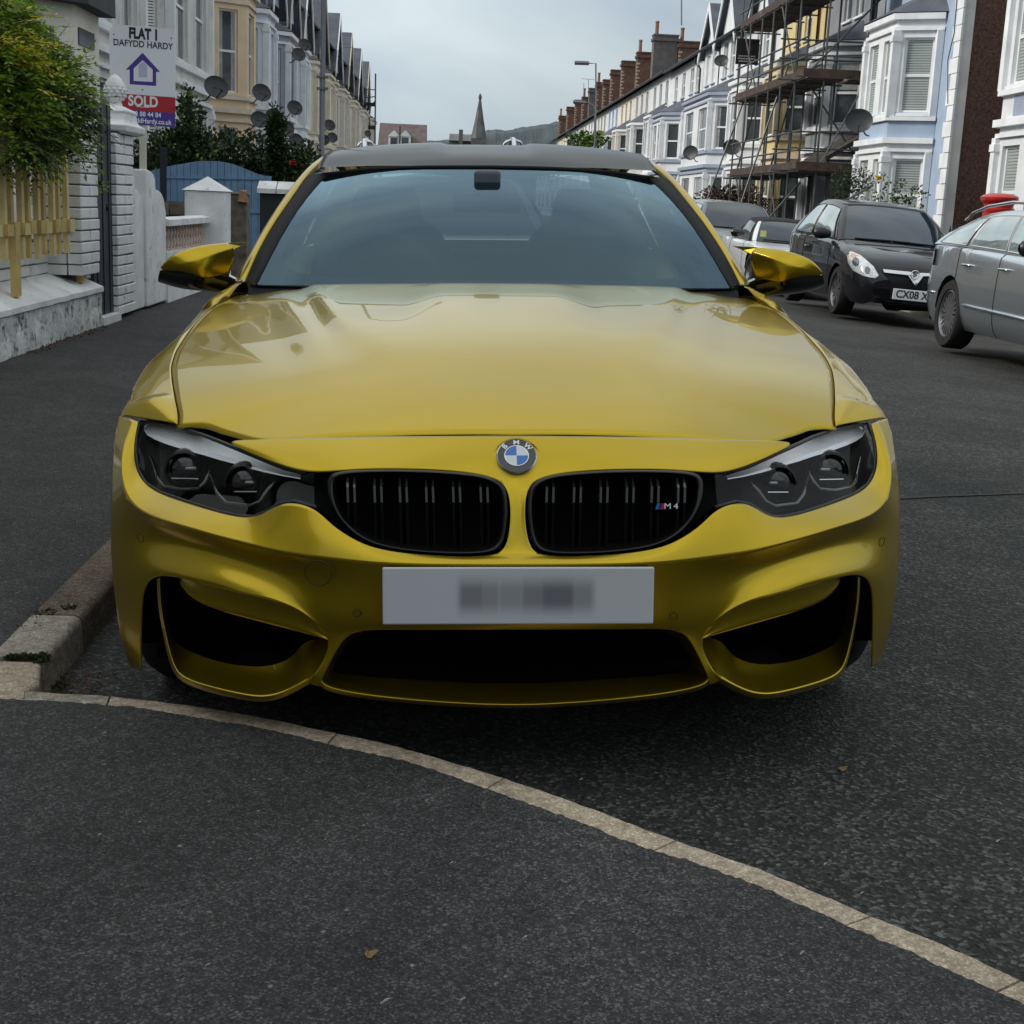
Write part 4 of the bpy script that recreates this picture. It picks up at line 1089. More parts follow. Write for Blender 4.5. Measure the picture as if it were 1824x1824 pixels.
mixc = n.new('ShaderNodeMix'); mixc.data_type = 'RGBA'; l.new(acc, mixc.inputs[0]); mixc.inputs[6].default_value = (.60, .61, .65, 1); mixc.inputs[7].default_value = (.05, .055, .075, 1)
l.new(mixc.outputs[2], n['Principled BSDF'].inputs['Base Color']); n['Principled BSDF'].inputs['Roughness'].default_value = .35
pl = MB(); pl.box((-.262, -.004, -.056), (.262, .004, .056))
plate = pl.build('number_plate', pm, car); bevel(plate, .003, 2)
pcen = pc(916, 1061, .008); plate.location = (0, pcen.y, pcen.z); plate.rotation_euler = (R(-4), 0, 0)
b_ = MB(); b_.box((-.255, .0, -.05), (.255, .03, .05)); o = b_.build('plate_holder', MATT_BLACK, car); o.location = (0, pcen.y + .004, pcen.z); 
# roundel with its ring letters
ec = pc(921, 814, .158); ec.x = 0
qn = Vector((0, -.72, .69)).normalized(); 
Zq = qn; Xq = Vector((1, 0, 0)); Yq = Zq.cross(Xq)
ME_ = Matrix(((Xq.x, Yq.x, Zq.x, ec.x), (Xq.y, Yq.y, Zq.y, ec.y), (Xq.z, Yq.z, Zq.z, ec.z), (0, 0, 0, 1)))
em = empty('roundel_badge', (0, 0, 0), parent=car); em.matrix_local = ME_
b_ = MB(); b_.lathe([(.041, -.012), (.041, .004), (.0395, .0055), (.038, .004)], 48, cap=False); b_.build('badge_rim', CHROME, em, smooth=True, sharp=50)
b_ = MB(); b_.lathe([(.0395, -.008), (.0395, .0042), (.024, .0046)], 48); b_.build('badge_ring', mat('badge_ring_grey', (.035, .035, .038), rough=.25, coat=.5, var=0), em, smooth=True, sharp=50)
b_ = MB(); b_.lathe([(.0245, .0035), (.0245, .0056), (.0225, .0056)], 48, cap=False); b_.build('badge_inner_rim', CHROME, em)
for k, c in enumerate([(.72, .75, .80), (.015, .16, .52), (.72, .75, .80), (.015, .16, .52)]):
    b_ = MB(); pts = [Vector((0, 0, .0052))] + [Vector((.0232 * math.cos(a), .0232 * math.sin(a), .0052)) for a in np.linspace(k * math.pi / 2, (k + 1) * math.pi / 2, 12)]
    b_.prism(pts, (0, 0, .0006)); b_.build('badge_quarter', mat('badge_white' if k % 2 == 0 else 'badge_blue', c, rough=.25, coat=.6, var=0), em)
for ch, a in (('B', 137), ('M', 90), ('W', 43)):
    Mt = Matrix.Translation((.0315 * math.cos(R(a)), .0315 * math.sin(R(a)), .0046)) @ Matrix.Rotation(R(a - 90), 4, 'Z')
    text_obj('badge_letter', ch, .0145, WHITE_PLASTIC, em, Mt, depth=.0004, sx=1.15, bold=.0003)
disc_at('badge_recess', 921, 815, .170, .0475, PAINT, qn, ring=.0022)
# tow-eye cap and parking sensors
SEAM = mat('panel_seam', (.02, .014, .0), rough=.6, var=0)
disc_at('tow_eye_cap', 566.5, 1020.5, .054, .0258, SEAM, (-.12, -1, -.05), ring=.0011)
for px, py, y, nd, rr in ((250.5, 958, .325, (-.75, -1, -.1), .0098), (1570.5, 965, .325, (.75, -1, -.1), .0098), (635.5, 1092.5, .0465, (-.05, -1, -.05), .0075), (1200.5, 1097.5, .0465, (.05, -1, -.05), .0075)):
    disc_at('parking_sensor', px, py, y, rr, SEAM, nd, ring=.0008)
b_ = MB(); b_.box((-.014, .002, .0), (.014, .03, .006)); o = b_.build('washer_jet', MATT_BLACK, car); c_ = pc(850, 276, 2.66); o.location = c_; o.scale = (.4, .4, .4)
# ================================================================== the other parked cars
CARGLASS = mat('dark_car_glass', (.016, .030, .040), rough=.03, coat=.6, var=0, spec=.4)
SIDEGLASS = mat('side_car_glass', (.34, .41, .41), rough=.04, metal=.55, coat=.8, var=.3, vscale=2.5)  # pale sky reflection partly put into the glass colour
LAMPGLASS = mat('lamp_clear', (.62, .64, .66), rough=.08, coat=1.0, metal=.35, var=.25, vscale=30)
TYRE_SH = RUBBER
def shell(y, S):
    """half cross-section at y: centre top -> sill"""
    zt, zs, hw, zm, zb = (tab(S[k], y) for k in ('top', 'sh', 'hw', 'mid', 'bot'))
    p = [(0, zt), (hw * .45, zt - .008), (hw * .80, lerp(zt, zs, .30)), (hw * .93, lerp(zt, zs, .72)), (hw * .985, zs), (hw, zm), (hw * .992, lerp(zm, zb, .45)), (hw * .965, zb + .09), (hw * .90, zb)]
    low = None
    for ay, az, ar in S['arch']:
        if abs(y - ay) < ar: low = az + math.sqrt(ar * ar - (y - ay) ** 2)
    t = [0]
    for a, c in zip(p, p[1:]): t.append(t[-1] + math.hypot(a[0] - c[0], a[1] - c[1]))
    q = pchip([(u, a[0], a[1]) for u, a in zip(t, p)], np.linspace(0, t[-1], 60))
    if low is not None:
        ok = [k for k in range(60) if q[k][1] > low or q[k][0] < hw * .6]; q = q[:max(ok) + 1] if ok else q[:2]; q[-1][1] = min(q[-1][1], max(low, q[-1][1]))
        q = np.vstack([q, [q[-1][0], low]]) if q[-1][1] > low else q
    k = np.linspace(0, len(q) - 1, 22); i0 = np.floor(k).astype(int); i1 = np.minimum(i0 + 1, len(q) - 1); f = (k - i0)[:, None]
    return q[i0] * (1 - f) + q[i1] * f
def make_car(label, xc, yf, S, paint, group=None, rim_mat=ALLOY):
    zg = road_z(xc - S['W'] / 2 + .1)
    root = empty('parked_car', (xc, yf, zg), label=label, cat='car', group=group)
    root.rotation_euler = (0, math.atan2(road_z(xc - .8) - road_z(xc + .8), 1.6), 0) if S.get('lean', True) else (0, 0, 0)
    ys = sorted(set(list(np.linspace(0, S['L'], 56)) + [.03, .08, S['L'] - .03, S['L'] - .08]))
    for a in S['arch']: ys += [a[0] - a[2] + .004, a[0] + a[2] - .004, a[0] - a[2] - .004, a[0] + a[2] + .004]
    ys = sorted(ys); rows = []
    for y in ys:
        h_ = shell(y, S); rows.append([Vector((-p[0], y, p[1])) for p in h_[::-1]] + [Vector((p[0], y, p[1])) for p in h_[1:]])
    b_ = MB(); b_.grid(rows, flip=True); m = len(rows[0])
    for r_, fl in ((rows[0], False), (rows[-1], True)):
        n = m // 2
        for k in range(n): f = [r_[k], r_[k + 1], r_[m - 2 - k], r_[m - 1 - k]]; b_.add(f if not fl else f[::-1], [(0, 1, 2, 3)] if len({tuple(v) for v in f}) == 4 else [(0, 1, 2)])
    body = b_.build('body', paint, root, smooth=True, sharp=55)
    # floor and wheel housings
    b_ = MB(); b_.box((-S['W'] / 2 + .16, .2, .22), (S['W'] / 2 - .16, S['L'] - .2, .55)); b_.build('underbody', DEEP_BLACK, root)
    # greenhouse
    G = S['green']   # A-base, A-top, C-top, C-base as (y, z), half widths base/top
    (ya, za), (yb_, zb_), (yc, zc), (yd, zd) = G['pts']; wb, wt = G['wb'], G['wt']; cr = G.get('crown', .05)
    def roofp(u, v):
        y = lerp(yb_, yc, v); z = lerp(zb_, zc, v) + cr * (1 - (2 * v - 1) ** 2) - .035 * abs(u) ** 3
        return Vector((u * wt * (1 - .05 * (2 * v - 1) ** 2), y, z))
    b_ = MB(); b_.grid([[roofp(u, v) for u in np.linspace(-1, 1, 13)] for v in np.linspace(0, 1, 12)]); 
    rf = b_.build('roof', S.get('roofmat', paint), root, smooth=True); d_ = rf.modifiers.new('solid', 'SOLIDIFY'); d_.thickness = .03; d_.offset = -1
    def wsp(u, v):
        A = Vector((u * wb * .97, ya + .14 * abs(u) ** 2.2, za - .02 * abs(u) ** 2)); C = roofp(u, 0); p = A.lerp(C, v); p.z += .03 * math.sin(math.pi * v); return p
    b_ = MB(); b_.grid([[wsp(u, v) for u in np.linspace(-.94, .94, 13)] for v in np.linspace(.02, .97, 8)]); b_.build('windscreen', CARGLASS if not S.get('soft') else CARGLASS, root, smooth=True)
    for sg in (-1, 1):
        b_ = MB(); b_.grid([[wsp(u * sg, v) + Vector((0, -.004, .004)) for u in (.93, .97, 1.0)] + [Vector((sg * (lerp(wb, wt, v) + .012), wsp(sg, v).y + .05, wsp(sg, v).z - .03))] for v in np.linspace(0, 1, 8)])
        b_.build('pillar', paint if not S.get('soft') else S.get('pillar', paint), root, smooth=True)
    def rwp(u, v):
        A = Vector((u * wb * .92, yd - .12 * abs(u) ** 2.2, zd)); C = roofp(u, 1); return A.lerp(C, v)
    b_ = MB(); b_.grid([[rwp(u, v) for u in np.linspace(-.9, .9, 9)] for v in np.linspace(.05, .95, 5)], flip=True); b_.build('rear_window', CARGLASS, root, smooth=True)
    for sg in (-1, 1):
        b_ = MB(); b_.grid([[rwp(u * sg, v) for u in (.9, .95, 1.0)] for v in np.linspace(0, 1, 5)])
        b_.build('rear_pillar', S.get('roofmat', paint), root, smooth=True)
    belt = lambda y: tab(S['top'], y)
    for sg in (-1, 1):                      # side wall of the cabin: painted skin with window panes set in it
        def sidep(t, v):                    # t along belt, v up
            y0 = lerp(ya + .14, yd - .12, t); lo = Vector((sg * (wb + .005), y0, tab(S['sh'], y0) + .015))
            yy = lerp(yb_, yc, t); hi = roofp(sg, (yy - yb_) / (yc - yb_)) + Vector((sg * .0, 0, -.005)); p = lo.lerp(hi, v); p.x += sg * .035 * math.sin(math.pi * v); return p
        b_ = MB(); b_.grid([[sidep(t, v) for t in np.linspace(0, 1, 25)] for v in np.linspace(0, 1, 5)], flip=sg > 0); sk = b_.build('cabin_side', S.get('roofmat', paint), root, smooth=True)
        for (t0, t1, s0, s1) in G['wins']:
            b_ = MB(); rows = []
            for v in np.linspace(.06, .88, 5):
                rows.append([sidep(lerp(lerp(t0, s0, v), lerp(t1, s1, v), k / 8), v) + Vector((sg * .008, 0, 0)) for k in range(9)])
            b_.grid(rows, flip=sg > 0); b_.build('side_window', SIDEGLASS if not S.get('soft') else CARGLASS, root, smooth=True)
            b_ = MB(); lp_ = rows[0] + [r_[-1] for r_ in rows[1:]] + rows[-1][::-1][1:] + [r_[0] for r_ in rows[::-1][1:-1]]
            b_.tube(lp_, .007, 4, closed=True); b_.build('window_seal', S.get('sealmat', SATIN_BLACK), root)
        # door mirror
        b_ = MB(); my, mz = G['mirror']; x0 = S['W'] / 2 - .05
        prof = [(.0, .02, .03), (.05, .06, .06), (.13, .085, .075), (.20, .07, .06), (.225, .03, .03)]
        b_.grid([[Vector((sg * (x0 + .02 + dx), my + dy * .75 * math.sin(a), mz + dz * math.cos(a))) for a in np.linspace(0, 2 * math.pi, 13)] for dx, dy, dz in prof], flip=sg > 0)
        b_.build('door_mirror', S.get('mirmat', SATIN_BLACK), root, smooth=True)
        for dy_ in S.get('handles', ()):
            b_ = MB(); xx = shell(dy_, S); zz = S.get('hz', .78); ix = max(p[0] for p in xx if p[1] < zz + .05)
            b_.tube([(sg * (ix - .01), dy_ - .1, zz), (sg * (ix + .025), dy_ - .08, zz), (sg * (ix + .025), dy_ + .08, zz), (sg * (ix - .01), dy_ + .1, zz)], .013, 6); b_.build('door_handle', S.get('hmat', CHROME), root, smooth=True)
        for dy_ in S.get('seams', ()):
            b_ = MB(); sec = [p for p in shell(dy_, S) if p[1] < tab(S['sh'], dy_) + .03]
            b_.tube([Vector((sg * (p[0] + .001), dy_, p[1])) for p in sec], .004, 4); b_.build('door_seam', MATT_BLACK, root)
    for ay, az, ar in S['arch']:
        for sg in (-1, 1): wheel(root, sg * (S['W'] / 2 - .12), ay, S['tyre'], S['tyre'], .21, S['tyre'] * .70, S.get('spokes', 7), sg, rim_mat)
    return root
from mathutils.bvhtree import BVHTree
def patch(name, pts, yw, m_, root, th=.012, smooth=True):
    """a lamp, grille or bar laid on the car's nose where the photograph shows its outline"""
    body = [c for c in root.children if c.name.startswith('body')][0]
    og = Matrix.Translation(root.location) @ root.rotation_euler.to_matrix().to_4x4(); inv = og.inverted()
    bvh = BVHTree.FromPolygons([v.co for v in body.data.vertices], [tuple(p.vertices) for p in body.data.polygons])
    eye = inv @ CAM_EYE; cx, cy = sum(p[0] for p in pts) / len(pts), sum(p[1] for p in pts) / len(pts)
    dense = []
    for k in range(len(pts)):
        a, c = pts[k], pts[(k + 1) % len(pts)]
        for t in (0, .34, .67): dense.append((lerp(a[0], c[0], t), lerp(a[1], c[1], t)))
    rings = []
    for f in (1.0, .985, .7, .4, .12):
        ring = []
        for px, py in dense:
            d = (inv.to_3x3() @ ray(lerp(cx, px, f), lerp(cy, py, f))).normalized(); h_ = bvh.ray_cast(eye, d)
            p = h_[0] if h_[0] is not None else eye + d * ((yw + .35 - root.location.y - eye.y) / d.y)
            ring.append(p - d * (th if f < 1 else -.01))
        rings.append(ring)
    b_ = MB(); b_.grid([r_ + [r_[0]] for r_ in rings]); b_.add(rings[-1], [tuple(range(len(dense)))])
    return b_.build(name, m_, root, smooth=True, sharp=50)

BLACK_P = mat('black_car_paint', (.006, .006, .009), rough=.4, coat=1.0, var=0, spec=.1, coat_rough=.008)
SILVER_P = mat('silver_car_paint', (.58, .63, .68), rough=.30, metal=.9, coat=1.0, var=0, coat_rough=.01)
GREY_P = mat('grey_car_paint', (.16, .165, .19), rough=.35, metal=.5, coat=1.0, var=0)
WHITE_P = mat('white_car_paint', (.70, .72, .74), rough=.3, coat=1.0, var=0)
SOFT = mat('soft_top_cloth', (.018, .02, .022), rough=.95, var=.15)
DARKALLOY = mat('dark_alloy_wheel', (.26, .26, .28), rough=.35, metal=.8, var=0)

# black hatchback, nose to the viewer
HY, HX = 14.2, 5.46
S = dict(L=4.0, W=1.70, tyre=.30, arch=[(.82, .30, .335), (3.31, .30, .335)], spokes=7, handles=(2.35,), hmat=BLACK_P, seams=(1.25, 2.62), hz=.80,
    top=[(0, .52), (.03, .60), (.10, .70), (.25, .78), (.6, .87), (1.0, .93), (1.3, .96), (2.5, .97), (3.5, .98), (3.9, .95), (4.0, .80)],
    sh=[(0, .46), (.1, .60), (.25, .68), (.6, .77), (1.0, .84), (1.4, .90), (2.5, .93), (3.5, .95), (3.9, .90), (4.0, .7)],
    hw=[(0, .60), (.03, .68), (.10, .745), (.25, .80), (.5, .84), (.8, .855), (2.0, .855), (3.2, .855), (3.7, .80), (3.95, .70), (4, .62)],
    mid=[(0, .42), (.25, .52), (.8, .60), (2, .60), (4, .6)], bot=[(0, .24), (.1, .19), (.4, .20), (2, .20), (3.6, .22), (4, .34)],
    green=dict(pts=[(1.08, .945), (1.92, 1.40), (3.3, 1.40), (3.85, 1.0)], wb=.78, wt=.585, crown=.075, mirror=(1.42, .98), wins=[(.045, .50, .03, .42), (.53, .90, .46, .84)]))
hatch = make_car('small black three-door hatchback facing the viewer between the silver estate and the convertible', HX, HY, S, BLACK_P)
patch('headlight', [(1508, 451, .55), (1516, 447, .55), (1533, 454, .48), (1556, 474, .36), (1566, 491, .26), (1559, 496, .24), (1539, 492, .28), (1519, 482, .38), (1510, 468, .48)], HY - .02, LAMPGLASS, hatch, .02)
for px, py, r_ in ((1524, 466, .055), (1545, 481, .045)):
    og = (Matrix.Translation(hatch.location) @ hatch.rotation_euler.to_matrix().to_4x4()).inverted(); k_ = r_ / .0068 ; patch('lamp_reflector', [(px + k_ * .8 * math.cos(a), py + k_ * math.sin(a)) for a in np.linspace(0, 6.28, 13)[:-1]], HY, mat('reflector_grey', (.20, .21, .22), rough=.15, metal=.8, var=0), hatch, .026)
patch('indicator', [(1513, 456, .50), (1517, 450, .50), (1526, 454, .48), (1523, 460, .48)], HY - .035, mat('amber_lens', (.55, .25, .12), rough=.2, coat=1, var=0), hatch, .024)
patch('headlight', [(1735, 470, .28), (1760, 458, .45), (1772, 462, .55), (1765, 486, .42), (1745, 497, .3)], HY - .02, LAMPGLASS, hatch, .02)
patch('chrome_bar', [(1572, 479, .06), (1600, 482, .03), (1621, 484, .02), (1630, 503, .02), (1640, 486, .02), (1664, 487, .03), (1690, 486, .06), (1690, 491, .06), (1645, 492, .02), (1631, 510, .02), (1617, 490, .02), (1574, 485, .06)], HY - .05, CHROME, hatch, .03)
patch('grille', [(1574, 487, .05), (1618, 491, .02), (1631, 511, .02), (1646, 493, .02), (1688, 492, .05), (1680, 508, .05), (1640, 514, .03), (1590, 508, .05)], HY - .035, MATT_BLACK, hatch, .008)
og = (Matrix.Translation(hatch.location) @ hatch.rotation_euler.to_matrix().to_4x4()).inverted()
c_ = og @ at_y(1630, 490, HY - .075); eb = empty('emblem', c_, parent=hatch); eb.rotation_euler = (R(90), 0, 0)
b_ = MB(); b_.tube([(.05 * math.cos(a), .05 * math.sin(a), 0) for a in np.linspace(0, 6.283, 25)[:-1]], .007, 6, closed=True); b_.build('emblem_ring', CHROME, eb, smooth=True)
b_ = MB(); b_.prism([(-.03, -.022, 0), (-.005, -.03, 0), (.01, -.012, 0), (.03, -.02, 0), (.022, .012, 0), (.034, .028, 0), (.006, .03, 0), (-.012, .014, 0), (-.034, .02, 0), (-.02, -.004, 0)], (0, 0, .006)); b_.build('emblem_griffin', CHROME, eb)
PLATE_W = mat('plate_white', (.78, .79, .80), rough=.35, var=.04); INK = mat('plate_ink', (.012, .012, .014), rough=.5, var=0)
pa, pb, pq = og @ at_y(1590, 523, HY - .03), og @ at_y(1680, 526, HY - .03), og @ at_y(1635, 535, HY - .03)
nw = pb.x - pa.x; npx = empty('number_plate', ((pa.x + pb.x) / 2, pa.y - .012, pa.z), parent=hatch); b_ = MB(); b_.box((-nw / 2, 0, -.064), (nw / 2, .012, .064)); bevel(b_.build('plate', PLATE_W, npx), .003, 1)
text_obj('plate_text', 'CX08 XJ', .125, INK, npx, Matrix.Translation((-nw / 2 + .035, -.001, 0)) @ Matrix.Rotation(R(90), 4, 'X'), depth=.0006, align='LEFT', sx=.93, bold=.003)
b_ = MB(); b_.tube([(-.62, 1.0, .955), (-.2, .99, .965), (.1, 1.02, .965)], .012, 6); b_.tube([(.1, 1.0, .962), (.62, 1.06, .955)], .012, 6); b_.build('wiper', MATT_BLACK, hatch)
patch('lower_intake', [(1560, 530, .06), (1584, 538, .04), (1690, 545, .04), (1690, 556, .05), (1580, 552, .06)], HY - .01, MATT_BLACK, hatch, .008)
b_ = MB(); b_.box((-.55, .02, .22), (.55, .06, .24)); b_.build('bumper_lip', MATT_BLACK, hatch)

# silver estate, its rear wheel and roof rail in view
EY, EX = 7.2, 5.43
S = dict(L=4.62, W=1.77, tyre=.325, arch=[(.80, .32, .37), (3.56, .32, .37)], spokes=10, handles=(2.25, 3.15), seams=(1.35, 2.40, 3.42), hz=.80, sealmat=mat('lamp_grey', (.42, .43, .44)), mirmat=SATIN_BLACK,
    top=[(0, .52), (.04, .64), (.2, .76), (.7, .87), (1.2, .93), (1.5, .95), (3.0, .97), (4.2, .98), (4.5, .96), (4.58, .86), (4.62, .7)],
    sh=[(0, .46), (.2, .66), (.7, .78), (1.3, .87), (2.5, .92), (3.6, .95), (4.3, .96), (4.5, .92), (4.62, .65)],
    hw=[(0, .62), (.1, .74), (.4, .84), (.8, .885), (2.0, .885), (3.5, .885), (4.1, .86), (4.4, .80), (4.55, .74), (4.62, .68)],
    mid=[(0, .45), (.8, .62), (4.62, .62)], bot=[(0, .24), (.3, .2), (2, .2), (4.2, .22), (4.62, .32)],
    green=dict(pts=[(1.25, .95), (2.05, 1.32), (4.05, 1.25), (4.5, .98)], wb=.80, wt=.62, crown=.07, mirror=(1.55, .99), wins=[(.05, .35, .03, .30), (.365, .66, .315, .64), (.70, .955, .675, .88)]))
est = make_car('silver estate car with roof rails and dark spoked wheels, cut by the right edge', EX, EY, S, SILVER_P, rim_mat=DARKALLOY)
for sg in (-1, 1):
    b_ = MB(); b_.tube([(sg * .60, 2.15, 1.33), (sg * .61, 2.35, 1.385), (sg * .62, 3.0, 1.395), (sg * .61, 3.6, 1.36), (sg * .60, 4.0, 1.295), (sg * .59, 4.2, 1.23)], .016, 8); b_.build('roof_rail', CHROME, est, smooth=True)
    b_ = MB(); b_.grid([[Vector((sg * (.70 + .165 * k), lerp(4.60, 4.12, k ** 1.2), z)) for k in np.linspace(0, 1, 7)] for z in (.76, .84, .93)], flip=sg > 0)
    b_.v = [(v[0] + sg * .012, v[1] + .012, v[2]) for v in b_.v]; b_.build('tail_light', mat('tail_lens', (.50, .47, .48), rough=.12, coat=1, var=.15, vscale=12), est, smooth=True)
    b_ = MB(); b_.tube([(sg * .892, 1.3, .42), (sg * .897, 2.2, .43), (sg * .892, 3.1, .44)], .014, 6); b_.build('side_strip', SILVER_P, est, smooth=True)
    b_ = MB(); b_.tube([(sg * .87, 4.0, .5), (sg * .80, 4.35, .5), (sg * .72, 4.57, .5)], .016, 6); b_.build('bumper_strip', CHROME, est, smooth=True)
# convertible with black soft top
CY, CX = 19.3, 5.40
S = dict(L=3.95, W=1.68, tyre=.29, arch=[(.75, .29, .33), (3.05, .29, .33)], spokes=5, seams=(1.35, 2.45), soft=True, roofmat=SOFT, pillar=WHITE_P, mirmat=GLOSS_BLACK,
    top=[(0, .42), (.1, .54), (.4, .66), (.9, .74), (1.2, .77), (3.0, .80), (3.7, .78), (3.95, .6)], sh=[(0, .38), (.2, .55), (.6, .70), (1.0, .75), (1.5, .74), (2.6, .77), (3.3, .80), (3.95, .55)],
    hw=[(0, .55), (.1, .70), (.5, .82), (.9, .84), (3.0, .84), (3.6, .78), (3.95, .6)], mid=[(0, .4), (.8, .56), (3.95, .56)], bot=[(0, .2), (.4, .17), (3.5, .2), (3.95, .32)],
    green=dict(pts=[(1.25, .78), (1.80, 1.12), (2.55, 1.13), (3.1, .82)], wb=.70, wt=.56, crown=.06, mirror=(1.5, .87), wins=[(.08, .62, .06, .6)]))
conv = make_car('low white convertible with black soft top parked behind the black hatchback', CX, CY, S, WHITE_P)
b_ = MB(); b_.tube([(-.55, 1.22, .80), (0, 1.16, .81), (.5, 1.22, .80)], .012, 6); b_.build('wiper', MATT_BLACK, conv)
p_ = Matrix.Translation(conv.location).inverted() @ at_y(1354, 419, CY + 1.35); b_ = MB(); b_.box((p_.x - .05, p_.y, p_.z - .05), (p_.x + .05, p_.y + .004, p_.z + .05)); b_.build('permit_disc', mat('permit_paper', (.55, .55, .20), rough=.6), conv)
# grey car behind it
S = dict(L=4.3, W=1.76, tyre=.31, arch=[(.8, .31, .35), (3.4, .31, .35)], spokes=6, seams=(1.3, 2.5), handles=(2.3,),
    top=[(0, .5), (.1, .68), (.5, .84), (1.1, .93), (1.4, .95), (3.8, .97), (4.2, .9), (4.3, .7)], sh=[(0, .45), (.2, .64), (.8, .80), (1.4, .90), (3.8, .92), (4.3, .6)],
    hw=[(0, .6), (.1, .74), (.5, .85), (1, .88), (3.5, .88), (4.1, .8), (4.3, .66)], mid=[(0, .42), (.8, .6), (4.3, .6)], bot=[(0, .24), (.3, .2), (4, .22), (4.3, .34)],
    green=dict(pts=[(1.1, .94), (1.95, 1.42), (3.4, 1.42), (4.05, 1.0)], wb=.80, wt=.63, crown=.06, mirror=(1.45, .98), wins=[(.05, .48, .03, .42), (.51, .9, .46, .84)]))
gcar = make_car('grey car parked facing the viewer, farthest of the row on the right', 5.42, 24.2, S, GREY_P)
# estate hidden behind the yellow coupe: only its roof rails show above the coupe's roof
S = dict(L=4.5, W=1.78, tyre=.31, arch=[(.9, .31, .35), (3.6, .31, .35)], spokes=6,
    top=[(0, .5), (.1, .68), (.5, .84), (1.1, .93), (1.4, .95), (4.0, .97), (4.4, .9), (4.5, .7)], sh=[(0, .45), (.2, .64), (.8, .80), (1.4, .90), (4.0, .92), (4.5, .6)],
    hw=[(0, .6), (.1, .74), (.5, .85), (1, .88), (3.7, .88), (4.3, .8), (4.5, .66)], mid=[(0, .42), (.8, .6), (4.5, .6)], bot=[(0, .24), (.3, .2), (4.2, .22), (4.5, .34)],
    green=dict(pts=[(1.1, .94), (1.9, 1.34), (3.9, 1.34), (4.35, 1.0)], wb=.80, wt=.63, crown=.05, mirror=(1.45, .98), wins=[(.05, .33, .03, .28), (.35, .64, .30, .62), (.67, .93, .65, .87)]))
rc = make_car('car with silver roof rails parked right behind the yellow coupe', -.28, 5.6, S, GREY_P)
inv = (Matrix.Translation(rc.location) @ rc.rotation_euler.to_matrix().to_4x4()).inverted()
for pts in (((633, 268), (640, 256), (650, 251), (660, 253), (666, 262)), ((893, 262), (903, 252), (915, 249), (926, 253), (931, 262))):
    a = [inv @ at_y(px, py, 7.55 + .02 * i) for i, (px, py) in enumerate(pts)]; k = a[2]
    b_ = MB(); b_.tube([(k.x, 1.85, 1.40), (k.x, 1.95, k.z)] + [(k.x, 2.2, k.z + .01), (k.x, 3.7, k.z), (k.x, 3.95, 1.36)], .018, 8); b_.tube(a, .012, 6); b_.build('roof_rail', CHROME, rc, smooth=True)
# blue van far along the left kerb
vp = at_y(590, 263, 78.0)
van = empty('parked_van', (vp.x, 78, road_z(-1)), label='blue van roof showing far along the left kerb beside the lamp post', cat='van')
VB = mat('blue_van_paint', (.03, .07, .22), rough=.35, coat=1, var=0); zt = vp.z - van.location.z
b_ = MB(); b_.prism([(-.85, 0, .3), (-.85, 0, 1.2), (-.85, .7, 1.35), (-.80, 1.3, zt), (-.80, 4.6, zt), (-.85, 4.75, 1.2), (-.85, 4.75, .3)], (1.7, 0, 0)); bevel(b_.build('body', VB, van), .08, 3)
b_ = MB(); b_.prism([(-.7, .68, 1.37), (.7, .68, 1.37), (.68, 1.2, zt - .12), (-.68, 1.2, zt - .12)], (0, .02, .02)); b_.build('windscreen', CARGLASS, van)
for sg in (-1, 1):
    for y in (.9, 3.8): wheel(van, sg * .75, y, .32, .32, .2, .2, 6, sg)
# ================================================================== the two terraces
def wallm(name, c, **k): return mat('render_' + name, c, rough=.88, var=k.pop('var', .10), vscale=1.7, bump=.12, bscale=30, **k)
W_WHITE = wallm('white', (.72, .74, .76), col2=(.50, .50, .49), c2=(.58, .8), c2scale=1.6)
W_GREY = wallm('grey_white', (.66, .65, .63), col2=(.33, .33, .32), c2=(.55, .8), c2scale=1.6)
W_BLUE = wallm('sky_blue', (.36, .45, .58))
W_PALEBLUE = wallm('pale_blue', (.62, .69, .78))
W_SLATE = wallm('slate_blue', (.30, .34, .42))
W_PEACH = wallm('peach', (.76, .60, .42))
W_CREAM = wallm('cream', (.76, .70, .57))
W_YELLOW = wallm('yellow', (.66, .54, .28))
W_DARK = wallm('dim', (.26, .27, .29))  # shade behind the scaffold put into a white wall's colour
PEBBLE = mat('pebbledash_brown', (.115, .062, .046), rough=.95, var=.5, vscale=26, bump=.9, bscale=22, col2=(.055, .035, .03), c2=(.5, .62), c2scale=14)
TRIM_W = mat('trim_white', (.80, .82, .84), rough=.7, var=.10, vscale=2.5)
TRIM_G = mat('trim_blue_grey', (.30, .35, .45), rough=.75, var=.08)
TRIM_C = mat('trim_cream', (.66, .60, .50), rough=.75, var=.10)
SLATE = mat('roof_slate', (.085, .095, .12), rough=.6, var=.25, vscale=2, bump=.3, bscale=12)
BRICK_C = mat('chimney_brick', (.135, .07, .048), rough=.9, var=.3, vscale=5)
QUOIN_C = mat('chimney_quoin', (.42, .36, .28), rough=.9, var=.2)
CEMENT = mat('chimney_render', (.125, .115, .108), rough=.9, var=.2)
POT = mat('chimney_pot', (.24, .12, .07), rough=.8, var=.2)
PANE = mat('house_pane', (.045, .055, .062), rough=.06, var=.25, vscale=.7, coat=.3)
PANE_B = mat('blind_pane', (.22, .26, .25), rough=.12, var=.2, vscale=1.2, coat=.6)
FRAME_W = mat('window_frame_white', (.80, .81, .82), rough=.4, var=.03)
GUTTER = mat('gutter_black', (.02, .02, .022), rough=.5, var=0)
DOOR_D = mat('front_door', (.05, .06, .09), rough=.4, var=.1)

